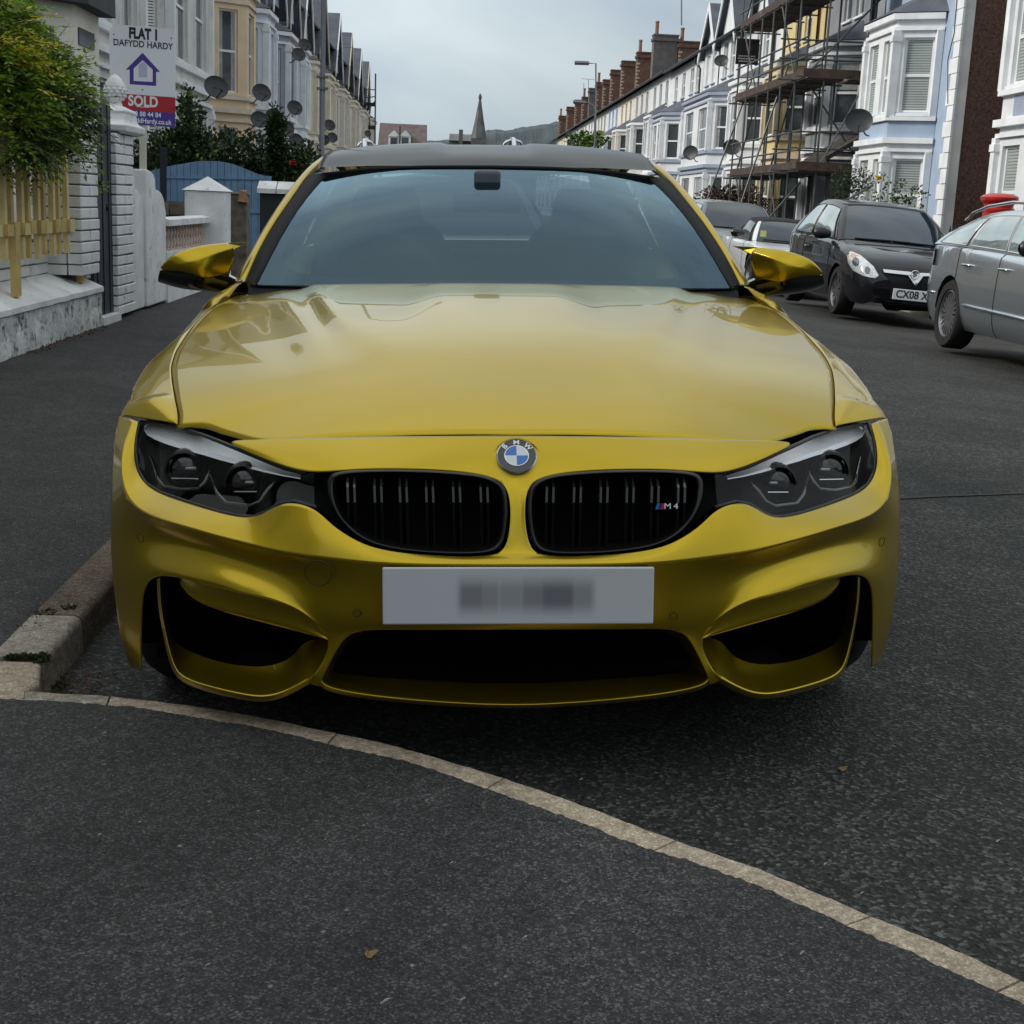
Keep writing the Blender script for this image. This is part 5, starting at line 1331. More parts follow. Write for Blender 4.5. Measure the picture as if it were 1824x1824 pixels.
rnd_c = random.Random(77)
class House:
    """plan: o = metres out from the main wall towards the street, y along the street"""
    def __init__(s, side, x, y0, y1, z0, label, wall, trim, group):
        s.side, s.x, s.y0, s.y1, s.z0, s.wall, s.trim = side, x, y0, y1, z0, wall, trim
        s.root = empty('terraced_house', (x, (y0 + y1) / 2, z0), label=label, cat='house', group=group)
        s.org = s.root.location.copy(); s.W = MB(); s.T = MB(); s.T2 = MB()
    def P(s, o, y, z): return Vector((s.x - s.side * o, y, s.z0 + z))
    def face(s, a, c, z0, z1, wins=(), recess=.11):
        """wall from plan point a to c with window holes (u0, u1, z0, z1, kind), u in metres from a"""
        A, C = Vector(a), Vector(c); L = (C - A).length; d = (C - A) / L; inn = Vector((-d.y, d.x))
        if inn.x > 0: inn = -inn          # inward: o decreasing
        if abs(d.y) < 1e-3: inn = Vector((0, 1 if s.y_dir(A) else -1))
        def q(u, z, r=0.0): p = A + d * u + inn * r; return s.P(p.x, p.y, z)
        us = sorted({0, L} | {w[0] for w in wins} | {w[1] for w in wins}); zs = sorted({z0, z1} | {w[2] for w in wins} | {w[3] for w in wins})
        for i in range(len(us) - 1):
            for j in range(len(zs) - 1):
                um, zm = (us[i] + us[i+1]) / 2, (zs[j] + zs[j+1]) / 2
                if any(w[0] < um < w[1] and w[2] < zm < w[3] for w in wins): continue
                s.W.add([q(us[i], zs[j]), q(us[i+1], zs[j]), q(us[i+1], zs[j+1]), q(us[i], zs[j+1])], [(0, 1, 2, 3)])
        for w in wins:
            u0, u1, za, zb = w[:4]; kind = w[4] if len(w) > 4 else 'sash'
            for (p0, p1) in (((u0, za), (u0, zb)), ((u1, zb), (u1, za)), ((u0, zb), (u1, zb)), ((u1, za), (u0, za))):
                s.W.add([q(*p0), q(*p1), q(*p1, recess + .02), q(*p0, recess + .02)], [(0, 1, 2, 3)])
            s.window(q, u0, u1, za, zb, recess, kind)
    def y_dir(s, A): return abs(A.y - s.y0) < abs(A.y - s.y1)
    def window(s, q, u0, u1, za, zb, r, kind):
        t = .055; M = MB()
        def bar(a0, a1, b0, b1, ra=r - .03, rb=r + .02):
            M.hexa([q(a0, b0, rb), q(a1, b0, rb), q(a1, b0, ra), q(a0, b0, ra), q(a0, b1, rb), q(a1, b1, rb), q(a1, b1, ra), q(a0, b1, ra)])
        bar(u0, u0 + t, za, zb); bar(u1 - t, u1, za, zb); bar(u0 + t, u1 - t, zb - t, zb); bar(u0 + t, u1 - t, za, za + t)
        if kind != 'plain': zm = lerp(za, zb, .5 if kind != 'top' else .68); bar(u0 + t, u1 - t, zm - .035, zm + .035, r - .034, r + .016)
        if kind == 'shutter':
            um = (u0 + u1) / 2; bar(um - .03, um + .03, za + t, zb - t, r - .038, r + .012)
        w = M.build('window', FRAME_W, s.root, org=s.org)
        M = MB(); M.add([q(u0 + t, za + t, r), q(u1 - t, za + t, r), q(u1 - t, zb - t, r), q(u0 + t, zb - t, r)], [(0, 1, 2, 3)])
        M.build('pane', PANE_B if kind == 'blind' else PANE, w, org=s.org)
        if kind in ('shutter', 'blind'):
            M = MB(); n = int((zb - za) / (.065 if kind == 'shutter' else .05)); rr = r - .02 if kind == 'shutter' else r + .03
            for i in range(n):
                z = lerp(za + t, zb - t, (i + .5) / n); hh = .022 if kind == 'shutter' else .018
                M.hexa([q(u0 + t, z - hh, rr + .012), q(u1 - t, z - hh, rr + .012), q(u1 - t, z - hh * .6, rr - .012), q(u0 + t, z - hh * .6, rr - .012), q(u0 + t, z + hh * .5, rr + .014), q(u1 - t, z + hh * .5, rr + .014), q(u1 - t, z + hh, rr - .01), q(u0 + t, z + hh, rr - .01)])
            if kind == 'shutter': tag(M.build('shutter_slats', FRAME_W, w, org=s.org), kind='stuff')
        if kind == 'blind':
            M = MB()
            for i in range(int((zb - za) / .06)):
                z = za + t + .03 + i * .06; M.add([q(u0 + t, z, r - .004), q(u1 - t, z, r - .004), q(u1 - t, z + .035, r - .010), q(u0 + t, z + .035, r - .010)], [(0, 1, 2, 3)])
            tag(M.build('blind_slats', mat('blind_slat', (.42, .47, .45), rough=.5, var=.05), w, org=s.org), kind='stuff')
        if kind == 'sash' and rnd_c.random() < .6 and s.y0 < 75:
            cm = mat('curtain_' + rnd_c.choice(('pale', 'warm')), rnd_c.choice(((.30, .31, .30), (.34, .30, .25))), rough=.25, coat=.6, var=.25, vscale=9)
            ww_ = u1 - u0 - 2 * t; f_ = rnd_c.uniform(.14, .30); M = MB()
            if rnd_c.random() < .35: M.add([q(u0 + t, lerp(za, zb, .55), r - .003), q(u1 - t, lerp(za, zb, .55), r - .003), q(u1 - t, zb - t, r - .003), q(u0 + t, zb - t, r - .003)], [(0, 1, 2, 3)])
            else:
                for a_, c_ in ((u0 + t, u0 + t + ww_ * f_), (u1 - t - ww_ * f_, u1 - t)): M.add([q(a_, za + t, r - .003), q(c_, za + t, r - .003), q(c_, zb - t, r - .003), q(a_, zb - t, r - .003)], [(0, 1, 2, 3)])
            tag(M.build('curtain', cm, w, org=s.org), kind='stuff')
        M = MB(); M.hexa([q(u0 - .05, za - .09, .0), q(u1 + .05, za - .09, .0), q(u1 + .05, za - .09, -.07), q(u0 - .05, za - .09, -.07), q(u0 - .05, za - .005, .06), q(u1 + .05, za - .005, .06), q(u1 + .05, za - .03, -.07), q(u0 - .05, za - .03, -.07)])
        M.build('sill', s.trim, w, org=s.org)
    def band(s, pts, z0, z1, pr, M=None):
        """moulding that follows plan points, standing pr proud"""
        own = M is None; M = M or MB(); n = len(pts); off = []
        for i, p in enumerate(pts):
            ns = []
            for a, c in ((i - 1, i), (i, i + 1)):
                if a < 0 or c >= n: continue
                d = (Vector(pts[c]) - Vector(pts[a])).normalized(); nn = Vector((d.y, -d.x))
                if nn.x < -1e-6: nn = -nn
                if abs(nn.x) < 1e-6: nn = Vector((0, -1 if i < n / 2 else 1))
                ns.append(nn)
            m_ = sum(ns, Vector((0, 0))); m_.normalize(); k = 1 / max(.4, m_.dot(ns[0])); off.append(Vector(p) + m_ * pr * k)
        for i in range(n - 1):
            a, c, A, C = Vector(pts[i]), Vector(pts[i+1]), off[i], off[i+1]
            if i > 0 or i < n - 2: pass
            M.hexa([s.P(*a, z0), s.P(*c, z0), s.P(*C, z0), s.P(*A, z0), s.P(*a, z1), s.P(*c, z1), s.P(*C, z1), s.P(*A, z1)])
        if own: M.build('moulding', s.trim, s.root, org=s.org)
    def post(s, o, y, z0, z1, w=.16, M=None):
        own = M is None; M = M or MB()
        M.hexa([s.P(o - w/2, y - w/2, z0), s.P(o - w/2, y + w/2, z0), s.P(o + w/2, y + w/2, z0), s.P(o + w/2, y - w/2, z0), s.P(o - w/2, y - w/2, z1), s.P(o - w/2, y + w/2, z1), s.P(o + w/2, y + w/2, z1), s.P(o + w/2, y - w/2, z1)])
        if own: M.build('pilaster', TRIM_C if s.trim is TRIM_C else TRIM_W, s.root, org=s.org)
    def bay(s, ya, yb, D, cant, floors, wkind='sash', ww=(.62, .70), base=0, panel=None, roof=True, posts=True, sideface=True):
        pts = [(0, ya), (D, ya + cant), (D, yb - cant), (0, yb)]
        top = 0; s.baypts = pts
        for fi, (zs, zh, zt) in enumerate(floors):   # sill, head, top of the storey's frieze
            z_lo = base if fi == 0 else top
            for k in range(3):
                A, C = Vector(pts[k]), Vector(pts[k+1]); L = (C - A).length
                w = L * (ww[0] if k != 1 else ww[1]); n = 1 if L < 2.1 else 2; wl = []
                if k != 2 or True:
                    for q_ in range(n):
                        cu = L * (q_ + .5) / n; hw = w / n / 2; wl.append((cu - hw, cu + hw, zs, zh, wkind if wkind != 'shutter' or k == 0 else 'sash'))
                s.face(pts[k], pts[k+1], z_lo, zt, wl)
            top = zt
            s.band(pts, zs - .20, zs - .10, .10); s.band(pts, zh + .16, zh + .24, .07); s.band(pts, zt - .14, zt, .13)
            if posts:
                for (o, y) in pts[1:3]: M = MB(); s.post(o, y, zs - .1, zh + .16, .20, M); s.post(o, y, zh - .10, zh + .04, .25, M); M.build('pilaster', TRIM_C if s.trim is TRIM_C else TRIM_W, s.root, org=s.org)
                s.post(.10, ya + .05, zs - .1, zh + .16, .16)
        if roof:
            M = MB(); t = top + .02; e = .16
            b0 = [(0, ya - e), (D + e, ya + cant - e * .5), (D + e, yb - cant + e * .5), (0, yb + e)]
            r0 = [s.P(*p, t) for p in b0]; r1 = [s.P(0, ya + cant * .8, t + .65), s.P(0, yb - cant * .8, t + .65)]
            M.add(r0 + r1, [(0, 1, 4), (1, 2, 5, 4), (2, 3, 5)]); M.build('bay_roof', SLATE, s.root, org=s.org)
        return top
    def gable(s, ya, yb, z0, zap, o=.15, back=4.5, win=None, board=TRIM_W, hung=None):
        ym = (ya + yb) / 2; W = MB() if hung else s.W
        if win:
            Wk = s.W; s.face((o, ya), (o, yb), z0, win[3] + .15, [(ym - ya + a, ym - ya + c, win[2], win[3], 'sash') for a, c in win[0]]) ; zb = win[3] + .15
        else: zb = z0
        f = lambda z: (1 - (z - z0) / (zap - z0)) if z > z0 else 1
        hw = (yb - ya) / 2
        W.add([s.P(o, ya, zb), s.P(o, yb, zb), s.P(o, ym, zb + (zap - zb))], [(0, 1, 2)])
        if hung: W.build('gable_wall', hung, s.root, org=s.org)
        e = .25; M = MB()
        sl = (zap - zb) / hw
        for sg in (-1, 1):
            y_e = ym + sg * (hw + e); z_e = zap - sl * (hw + e)
            M.hexa([s.P(o + e, y_e, z_e), s.P(-back, y_e, z_e), s.P(-back, ym, zap), s.P(o + e, ym, zap), s.P(o + e, y_e, z_e + .10), s.P(-back, y_e, z_e + .10), s.P(-back, ym, zap + .10), s.P(o + e, ym, zap + .10)])
        M.build('gable_roof', SLATE, s.root, org=s.org); M = MB()
        for sg in (-1, 1):
            y_e = ym + sg * (hw + e); z_e = zap - sl * (hw + e)
            M.hexa([s.P(o + e + .01, y_e, z_e - .22), s.P(o + e + .01, ym, zap - .22), s.P(o + e + .06, ym, zap - .22), s.P(o + e + .06, y_e, z_e - .22), s.P(o + e + .01, y_e, z_e + .11), s.P(o + e + .01, ym, zap + .11), s.P(o + e + .06, ym, zap + .11), s.P(o + e + .06, y_e, z_e + .11)])
        M.build('bargeboard', board, s.root, org=s.org)
    def roof(s, ze, zr, depth=5.0, over=.35, ends=True, wallz=None):
        M = MB()
        M.hexa([s.P(over, s.y0, ze - .05), s.P(over, s.y1, ze - .05), s.P(-depth, s.y1, zr), s.P(-depth, s.y0, zr), s.P(over, s.y0, ze + .08), s.P(over, s.y1, ze + .08), s.P(-depth, s.y1, zr + .12), s.P(-depth, s.y0, zr + .12)])
        M.hexa([s.P(-depth, s.y0, zr), s.P(-depth, s.y1, zr), s.P(-2 * depth, s.y1, ze), s.P(-2 * depth, s.y0, ze), s.P(-depth, s.y0, zr + .12), s.P(-depth, s.y1, zr + .12), s.P(-2 * depth, s.y1, ze + .12), s.P(-2 * depth, s.y0, ze + .12)])
        M.build('roof', SLATE, s.root, org=s.org)
        M = MB(); M.tube([s.P(over + .06, s.y0 + .02, ze - .02), s.P(over + .06, s.y1 - .02, ze - .02)], .06, 6); M.build('gutter', GUTTER, s.root, org=s.org)
        for y in (s.y0 + .003, s.y1 - .003):
            s.W.add([s.P(0, y, 0), s.P(-2 * depth, y, 0), s.P(-2 * depth, y, ze), s.P(-depth, y, zr), s.P(0, y, ze)], [(0, 1, 2, 3, 4)])
        s.W.add([s.P(-2 * depth, s.y0, 0), s.P(-2 * depth, s.y1, 0), s.P(-2 * depth, s.y1, ze), s.P(-2 * depth, s.y0, ze)], [(0, 1, 2, 3)])
    def chimney(s, y, o, zb, zt, w, d, pots, m_=BRICK_C, quoin=True):
        M = MB(); A, C = s.P(o, y - d/2, zb), s.P(o - w, y + d/2, zt); lo = Vector((min(A.x, C.x), A.y, A.z)); hi = Vector((max(A.x, C.x), C.y, C.z))
        M.box(lo, hi); M.box(lo + Vector((-.09, -.09, hi.z - lo.z - .35)), hi + Vector((.09, .09, -.15))); M.box(lo + Vector((-.05, -.05, hi.z - lo.z)), hi + Vector((.05, .05, .10)))
        ch = M.build('chimney', m_, s.root, org=s.org)
        if quoin:
            M = MB(); n = int((zt - zb - .5) / .26)
            for i in range(n):
                z = lo.z + .1 + i * .26; xx = .22 if i % 2 else .12
                sx = lo.x if s.side > 0 else hi.x
                M.box((sx - .02, lo.y - .015, z), (sx + s.side * xx, lo.y + .12, z + .13)) if s.side > 0 else M.box((sx - xx, lo.y - .015, z), (sx + .02, lo.y + .12, z + .13))
            tag(M.build('quoin_stones', QUOIN_C, ch, org=s.org), kind='stuff')
        for i in range(pots):
            px_ = lerp(lo.x + .22, hi.x - .22, i / max(1, pots - 1)); M = MB()
            M.lathe([(.16, 0), (.13, .1), (.12, .75), (.15, .8), (.14, .9)], 8, Matrix.Translation((px_, (lo.y + hi.y) / 2, hi.z + .1))); M.build('chimney_pot', POT, ch, org=s.org)
    def door(s, ya, yb, h=2.2):
        M = MB(); M.hexa([s.P(-.02, ya, 0), s.P(-.02, yb, 0), s.P(.04, yb, 0), s.P(.04, ya, 0), s.P(-.02, ya, h), s.P(-.02, yb, h), s.P(.04, yb, h), s.P(.04, ya, h)])
        d = M.build('door', DOOR_D, s.root, org=s.org)
        M = MB(); M.hexa([s.P(.04, ya + .08, h - .75), s.P(.04, yb - .08, h - .75), s.P(.05, yb - .08, h - .75), s.P(.05, ya + .08, h - .75), s.P(.04, ya + .08, h - .12), s.P(.04, yb - .08, h - .12), s.P(.05, yb - .08, h - .12), s.P(.05, ya + .08, h - .12)]); M.build('pane', PANE, d, org=s.org)
    def pipe(s, y, zt, o=.08):
        M = MB(); M.tube([s.P(o + .3, y, zt + .0), s.P(o + .25, y, zt - .25), s.P(o, y, zt - .5), s.P(o, y, .1)], .045, 6); M.build('downpipe', GUTTER, s.root, org=s.org)
    def done(s):
        if s.W.v: s.W.build('wall', s.wall, s.root, org=s.org, merge=1e-4)
        if s.T.v: s.T.build('moulding', s.trim, s.root, org=s.org)
        if s.T2.v: s.T2.build('pilasters', TRIM_C if s.trim is TRIM_C else TRIM_W, s.root, org=s.org)
        return s.root

DY = 0.0
FL3 = [(1.0, 2.75, 3.25), (3.9, 5.65, 6.2)]
# ---------------- right side
RXM = 11.6 - .126; RZ0 = -.10
GR = 'terraced houses on the right of the street'
# nearest house, mostly outside the picture
h = House(1, RXM, 19.5 + DY, 27.0 + DY, RZ0, 'white bay-fronted house at the right edge, behind the red pillar box', W_WHITE, TRIM_W, GR)
t = h.bay(22.2 + DY, 26.0 + DY, 1.0, .55, FL3, wkind='blind', ww=(.60, .62))
h.face((0, h.y0), (0, h.y1), 0, 8.6, [(.5, 1.5, 3.9, 5.6)]); h.roof(8.6, 12); h.band([(0, h.y0), (0, h.y1)], 8.2, 8.5, .14)
for i in range(3):
    pass
M = MB()
for k, (a, c) in enumerate(zip(h.baypts, h.baypts[1:])):
    A, C = Vector(a), Vector(c); d = (C - A); nn = Vector((d.y, -d.x)).normalized(); nn = nn if nn.x > 0 else -nn
    q0, q1 = A + d * .22, A + d * .78
    M.hexa([h.P(*(q0), 3.30), h.P(*(q1), 3.30), h.P(*(q1 + nn * .012), 3.30), h.P(*(q0 + nn * .012), 3.30), h.P(*(q0), 3.66), h.P(*(q1), 3.66), h.P(*(q1 + nn * .012), 3.66), h.P(*(q0 + nn * .012), 3.66)])
M.build('panel', TRIM_G, h.root, org=h.org); h.pipe(26.8 + DY, 8.3); h.done()
# blue house with a brown pebble-dashed end wall
h = House(1, RXM, 31.1 + DY, 37.4 + DY, RZ0, 'sky-blue house with white two-storey bay and brown pebble-dashed end wall', W_BLUE, TRIM_W, GR)
h.bay(32.3 + DY, 35.8 + DY, 1.0, .55, [(1.0, 2.75, 3.25), (3.85, 5.6, 6.15)], wkind='blind', ww=(.62, .62))
h.face((0, h.y0), (0, h.y1), 0, 8.6, [(5.6, 6.4, 3.85, 5.5)]); h.roof(8.6, 12.2)
M = MB(); M.hexa([h.P(-.24, h.y0 - .04, 0), h.P(-9.9, h.y0 - .04, 0), h.P(-9.9, h.y0, 0), h.P(-.24, h.y0, 0), h.P(-.24, h.y0 - .04, 8.6), h.P(-9.9, h.y0 - .04, 8.6), h.P(-9.9, h.y0, 8.6), h.P(-.24, h.y0, 8.6)]); M.build('pebbledash_wall', PEBBLE, h.root, org=h.org)
M = MB(); M.hexa([h.P(.0, h.y0 - .05, 0), h.P(-.24, h.y0 - .05, 0), h.P(-.24, h.y0, 0), h.P(.0, h.y0, 0), h.P(.0, h.y0 - .05, 8.6), h.P(-.24, h.y0 - .05, 8.6), h.P(-.24, h.y0, 8.6), h.P(.0, h.y0, 8.6)]); M.build('end_strip', W_GREY, h.root, org=h.org)
for i in range(24):                 # quoin blocks up the corner
    z = i * .36; w = .52 if i % 2 else .34; M = MB()
    M.hexa([h.P(0, h.y0 - .065, z), h.P(0, h.y0 + w, z), h.P(.05, h.y0 + w, z), h.P(.05, h.y0 - .065, z), h.P(0, h.y0 - .065, z + .34), h.P(0, h.y0 + w, z + .34), h.P(.05, h.y0 + w, z + .34), h.P(.05, h.y0 - .065, z + .34)])
    M.build('quoin', TRIM_W, h.root, org=h.org)
M = MB()
for k, (a, c) in enumerate(zip(h.baypts, h.baypts[1:])):   # blue spandrel between the storeys
    A, C = Vector(a), Vector(c); d = (C - A); nn = Vector((d.y, -d.x)).normalized(); nn = nn if nn.x > 0 else -nn
M2 = MB(); h.band(h.baypts, 3.26, 3.64, .02, M2); M2.build('spandrel', W_BLUE, h.root, org=h.org)
W2 = h.W
# bay walls are white: keep them in their own part
h.wall = W_BLUE; h.done()
M = MB(); hb = h; h2 = House.__new__(House); h2.__dict__.update(h.__dict__)
wm = [o for o in h.root.children if o.name.startswith('wall')][0]
wm.data.materials.append(TRIM_W)
for p in wm.data.polygons:
    c = p.center + Vector((h.org)); o_ = RXM - c.x
    if o_ > .03 and not (3.25 < c.z - RZ0 < 3.65): p.material_index = 1
M = MB(); M.tube([h.P(.06, h.y0 + .55, 8.4), h.P(.07, h.y0 + .35, 5.6), h.P(.06, h.y0 + .62, 5.0), h.P(.06, h.y0 + .3, 4.0)], .012, 5); M.build('cable', GUTTER, h.root, org=h.org)
# three houses behind the scaffold
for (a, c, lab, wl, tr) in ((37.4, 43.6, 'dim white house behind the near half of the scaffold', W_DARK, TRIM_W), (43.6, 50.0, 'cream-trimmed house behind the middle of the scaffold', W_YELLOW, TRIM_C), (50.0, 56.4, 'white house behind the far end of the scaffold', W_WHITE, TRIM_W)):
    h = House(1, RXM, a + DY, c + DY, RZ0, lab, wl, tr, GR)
    h.bay(a + 1.2 + DY, a + 4.4 + DY, 1.0, .6, FL3); h.face((0, h.y0), (0, h.y1), 0, 8.6, [(4.7, 5.3, 3.9, 5.5)])
    h.gable(a + 1.0 + DY, a + 4.6 + DY, 6.3, 11.0, o=.12, win=([(-1.1, -.2), (.2, 1.1)], 0, 7.0, 8.4)); h.roof(8.6, 12); h.door(a + 4.8 + DY, a + 5.3 + DY); h.done()
# white gabled house, then the one with blue-grey trim
h = House(1, RXM, 56.4, 66.8, RZ0, 'tall white house with slate gables just past the scaffold', W_WHITE, TRIM_G, GR)
h.bay(57.6, 65.9, 1.0, .7, FL3, ww=(.55, .6)); h.face((0, h.y0), (0, h.y1), 0, 8.6); h.gable(57.4, 61.6, 6.3, 11.4, o=.12, win=([(-1.3, -.3), (.3, 1.3)], 0, 7.0, 8.5)); h.gable(62.0, 65.8, 6.3, 10.4, o=.1, win=([(-1.2, -.3), (.3, 1.2)], 0, 7.0, 8.3)); h.roof(8.6, 12.2); h.pipe(66.5, 8.4, .15); h.done()
h = House(1, RXM, 66.8, 77.0, RZ0, 'white house with blue-grey banded bay beside the black downpipe', W_WHITE, TRIM_G, GR)
h.bay(71.4, 76.4, 1.0, .8, FL3, ww=(.55, .6)); h.face((0, h.y0), (0, h.y1), 0, 8.6, [(1.0, 1.9, 3.9, 5.6), (.8, 1.7, 7.0, 8.2), (2.4, 3.4, 7.0, 8.2), (5.0, 6.0, 7.0, 8.2), (7.5, 8.5, 7.0, 8.2)]); h.roof(8.6, 12.0); h.done()
CH_D = {1: (99.6, 'CEM', 1), 2: (108.4, 'B', 3), 3: (118.4, 'B', 0), 4: (126.5, 'B', 0), 5: (133, 'B', 0), 6: (139.6, 'B', 2), 7: (147, 'CEM', 0), 8: (155, 'B', 3), 9: (164, 'B', 0), 10: (176, 'B', 0), 11: (189, 'B', 2)}
cols = [W_WHITE, W_GREY, W_CREAM, W_PALEBLUE, W_GREY, W_WHITE, W_GREY, W_PALEBLUE, W_WHITE, W_CREAM, W_GREY, W_WHITE, W_GREY, W_WHITE]
far_r = ['distant terraced house with the %s brick stack from the rendered chimney, far right row' % w for w in ('third', 'fourth', 'fifth', 'sixth')] + ['distant terraced house with a grey rendered stack left of the street lamp', 'distant terraced house with the three-pot stack left of the lamp', 'distant terraced house under the second stack from the end, far right row', 'distant terraced house under the last brick stack, far right row', 'last small house at the end of the far right row', 'last but one small house at the end of the far right row']
lab_far = ['pale low-eaved terraced house next after the blue-grey banded one', 'grey-white terraced house below the big rendered chimney', 'cream terraced house below the three-pot chimney', 'pale blue terraced house right of the curved street lamp']
for i in range(14):
    a = 77.0 + i * 8.2; c = a + 8.2
    h = House(1, RXM, a + DY, c + DY, RZ0, lab_far[i] if i < 4 else far_r[i - 4], cols[i], TRIM_W, GR)
    n = 3
    h.face((0, h.y0), (0, h.y1), 0, 8.7, [(.7 + k * 2.4, 1.7 + k * 2.4, 7.0, 8.3, 'plain') for k in range(3)])
    h.bay(a + .7 + DY, a + 3.9 + DY, .8, .5, [(1, 2.8, 3.3), (4.3, 6.1, 6.45)], posts=i < 5, ww=(.6, .66))
    h.roof(8.7, 11.4, depth=4.0)
    if i >= 4: h.root['group'] = 'distant terraced houses in the far right row'
    if i >= 3:
        k = i - 2
    if 2 <= i <= 12:
        D, kind, pots = CH_D[i - 1]
        h.chimney(D + DY, -1.9, 9.0, 12.9 + (.2 if i % 3 else -.1), 2.7 if kind != 'CEM' else 1.7, 1.0, pots, CEMENT if kind == 'CEM' else BRICK_C, quoin=kind != 'CEM')
        if kind == 'CEM' and i == 2: h.chimney(D - .3 + DY, -3.65, 9.0, 12.7, 1.5, 1.0, 1, BRICK_C)
    h.done()

# ---------------- left side
LXM = -7.3 - .126; LZ0 = .12
GL = 'terraced houses on the left of the street'
FLL = [(1.1, 2.9, 3.45), (3.9, 6.25, 6.85)]
left = [(21.5, 28.2, 21.8, 27.6, 'grey-white house mostly hidden behind the sold board and the extension', W_GREY, TRIM_W, 'sash'), (28.2, 37.0, 29.0, 35.5, 'off-white house with louvred shutters just right of the sold board', W_GREY, TRIM_W, 'shutter'), (37.0, 44.0, 40.6, 43.9, 'peach rendered house with white sash windows', W_PEACH, TRIM_C, 'sash'), (44.0, 50.0, 44.9, 48.6, 'pale blue house next past the peach one', W_PALEBLUE, TRIM_W, 'sash'), (50.0, 56.0, 51.2, 54.8, 'slate-blue house with white window frames', W_SLATE, TRIM_W, 'sash'), (56.0, 61.0, 56.6, 59.9, 'pale house with narrow white bay just before the cream one', W_PALEBLUE, TRIM_W, 'sash'), (61.0, 67.0, 61.9, 65.6, 'cream house with pilastered bay behind the lamp post', W_CREAM, TRIM_C, 'sash')]
wlf = ['cream house in the far left row just past the lamp post', 'far left house with the second of the stepped slate gables', 'far left house with the third of the stepped slate gables', 'far left house next before the scaffold poles', 'farthest house of the left row, fronted by scaffold poles']
for i in range(5): left.append((67 + i * 9.3, 76.3 + i * 9.3, 68 + i * 9.3, 72.5 + i * 9.3, wlf[i], (W_CREAM, W_GREY, W_CREAM, W_WHITE, W_GREY)[i], TRIM_C, 'sash'))
for i, (a, c, ba, bb, lab, wl, tr, wk) in enumerate(left):
    h = House(-1, LXM, a, c, LZ0, lab, wl, tr, GL if i < 7 else 'distant terraced houses in the far left row')
    h.bay(ba, bb, 1.0, .75, FLL, wkind=wk, ww=(.50, .6), posts=i != 2)
    w0 = bb - a + .35; h.face((0, h.y0), (0, h.y1), 0, 9.0, [(w0, w0 + .45, 4.3, 6.1)] if c - bb > .9 else [])
    h.roof(9.0, 11.3, depth=4.2)
    if i >= 7: h.bay(bb + .5, c - .3, .9, .6, FLL, posts=False, ww=(.5, .6)); gy = (a + 2.2, a + 7.0)
    else: gy = (ba - .1, min(ba + 4.2, bb + .1))
    h.gable(gy[0], gy[1], 8.0, 11.2 if i < 7 else 11.0, o=.3, back=4.0, board=TRIM_C if i % 2 else TRIM_W)
    if c - bb > 1.2: h.door(c - 1.15, c - .35)
    if i in (3, 7): h.chimney(a + .4, -2.5, 9.0, 12.2, 1.4, .8, 2, BRICK_C)
    h.done()

# flat-roofed extension at the far left, close behind the bush
ext = empty('extension_building', (-6.2, 14, .15), label='cream flat-roofed extension with dark panels behind the bush, top left', cat='building')
b_ = MB(); og = ext.location
XE_ = -5.35; pA, pB = at_x(133, 60, XE_), at_x(176, 60, XE_)
fa, fb = (XE_, pA.y), (XE_, pB.y); fc = (XE_ - 2.2, pA.y - 2.4); zt = at_x(133, 8, XE_).z
b_.prism([(fa[0], fa[1], .1), (fb[0], fb[1], .1), (fb[0] - 4, fb[1], .1), (fc[0] - 3, fc[1], .1), (fc[0], fc[1], .1)], (0, 0, zt - .1)); b_.build('wall', wallm('extension', (.76, .72, .64)), ext, org=og)
b_ = MB(); e = .22
b_.prism([(fa[0] + e, fa[1] - .1, zt), (fb[0] + e, fb[1] + .1, zt), (fb[0] - 4.2, fb[1] + .1, zt), (fc[0] - 3.2, fc[1] - .2, zt), (fc[0] + .1, fc[1] - .25, zt)], (0, 0, .32)); b_.build('roof', mat('felt_roof', (.035, .04, .045), rough=.7, var=.15), ext, org=og)
for (p1, p2) in (((141, 48), (169, 90)),):
    A, C = at_x(*p1, XE_ + .02), at_x(*p2, XE_ + .02); b_ = MB(); b_.box((XE_ - .01, A.y, C.z), (XE_ + .02, C.y, A.z)); w = b_.build('window', PANE, ext, org=og)
d = Vector((fc[0] - fa[0], fc[1] - fa[1])); nn = Vector((-d.y, d.x)).normalized(); nn = nn if nn.y < 0 else -nn
A2, C2 = Vector(fa) + d * .10, Vector(fa) + d * .62; zz1, zz0 = at_x(107, 40, XE_).z, at_x(107, 72, XE_).z
b_ = MB(); b_.hexa([(*A2, zz0), (*C2, zz0), (*(C2 + nn * .02), zz0), (*(A2 + nn * .02), zz0), (*A2, zz1), (*C2, zz1), (*(C2 + nn * .02), zz1), (*(A2 + nn * .02), zz1)]); b_.build('window', PANE, ext, org=og)

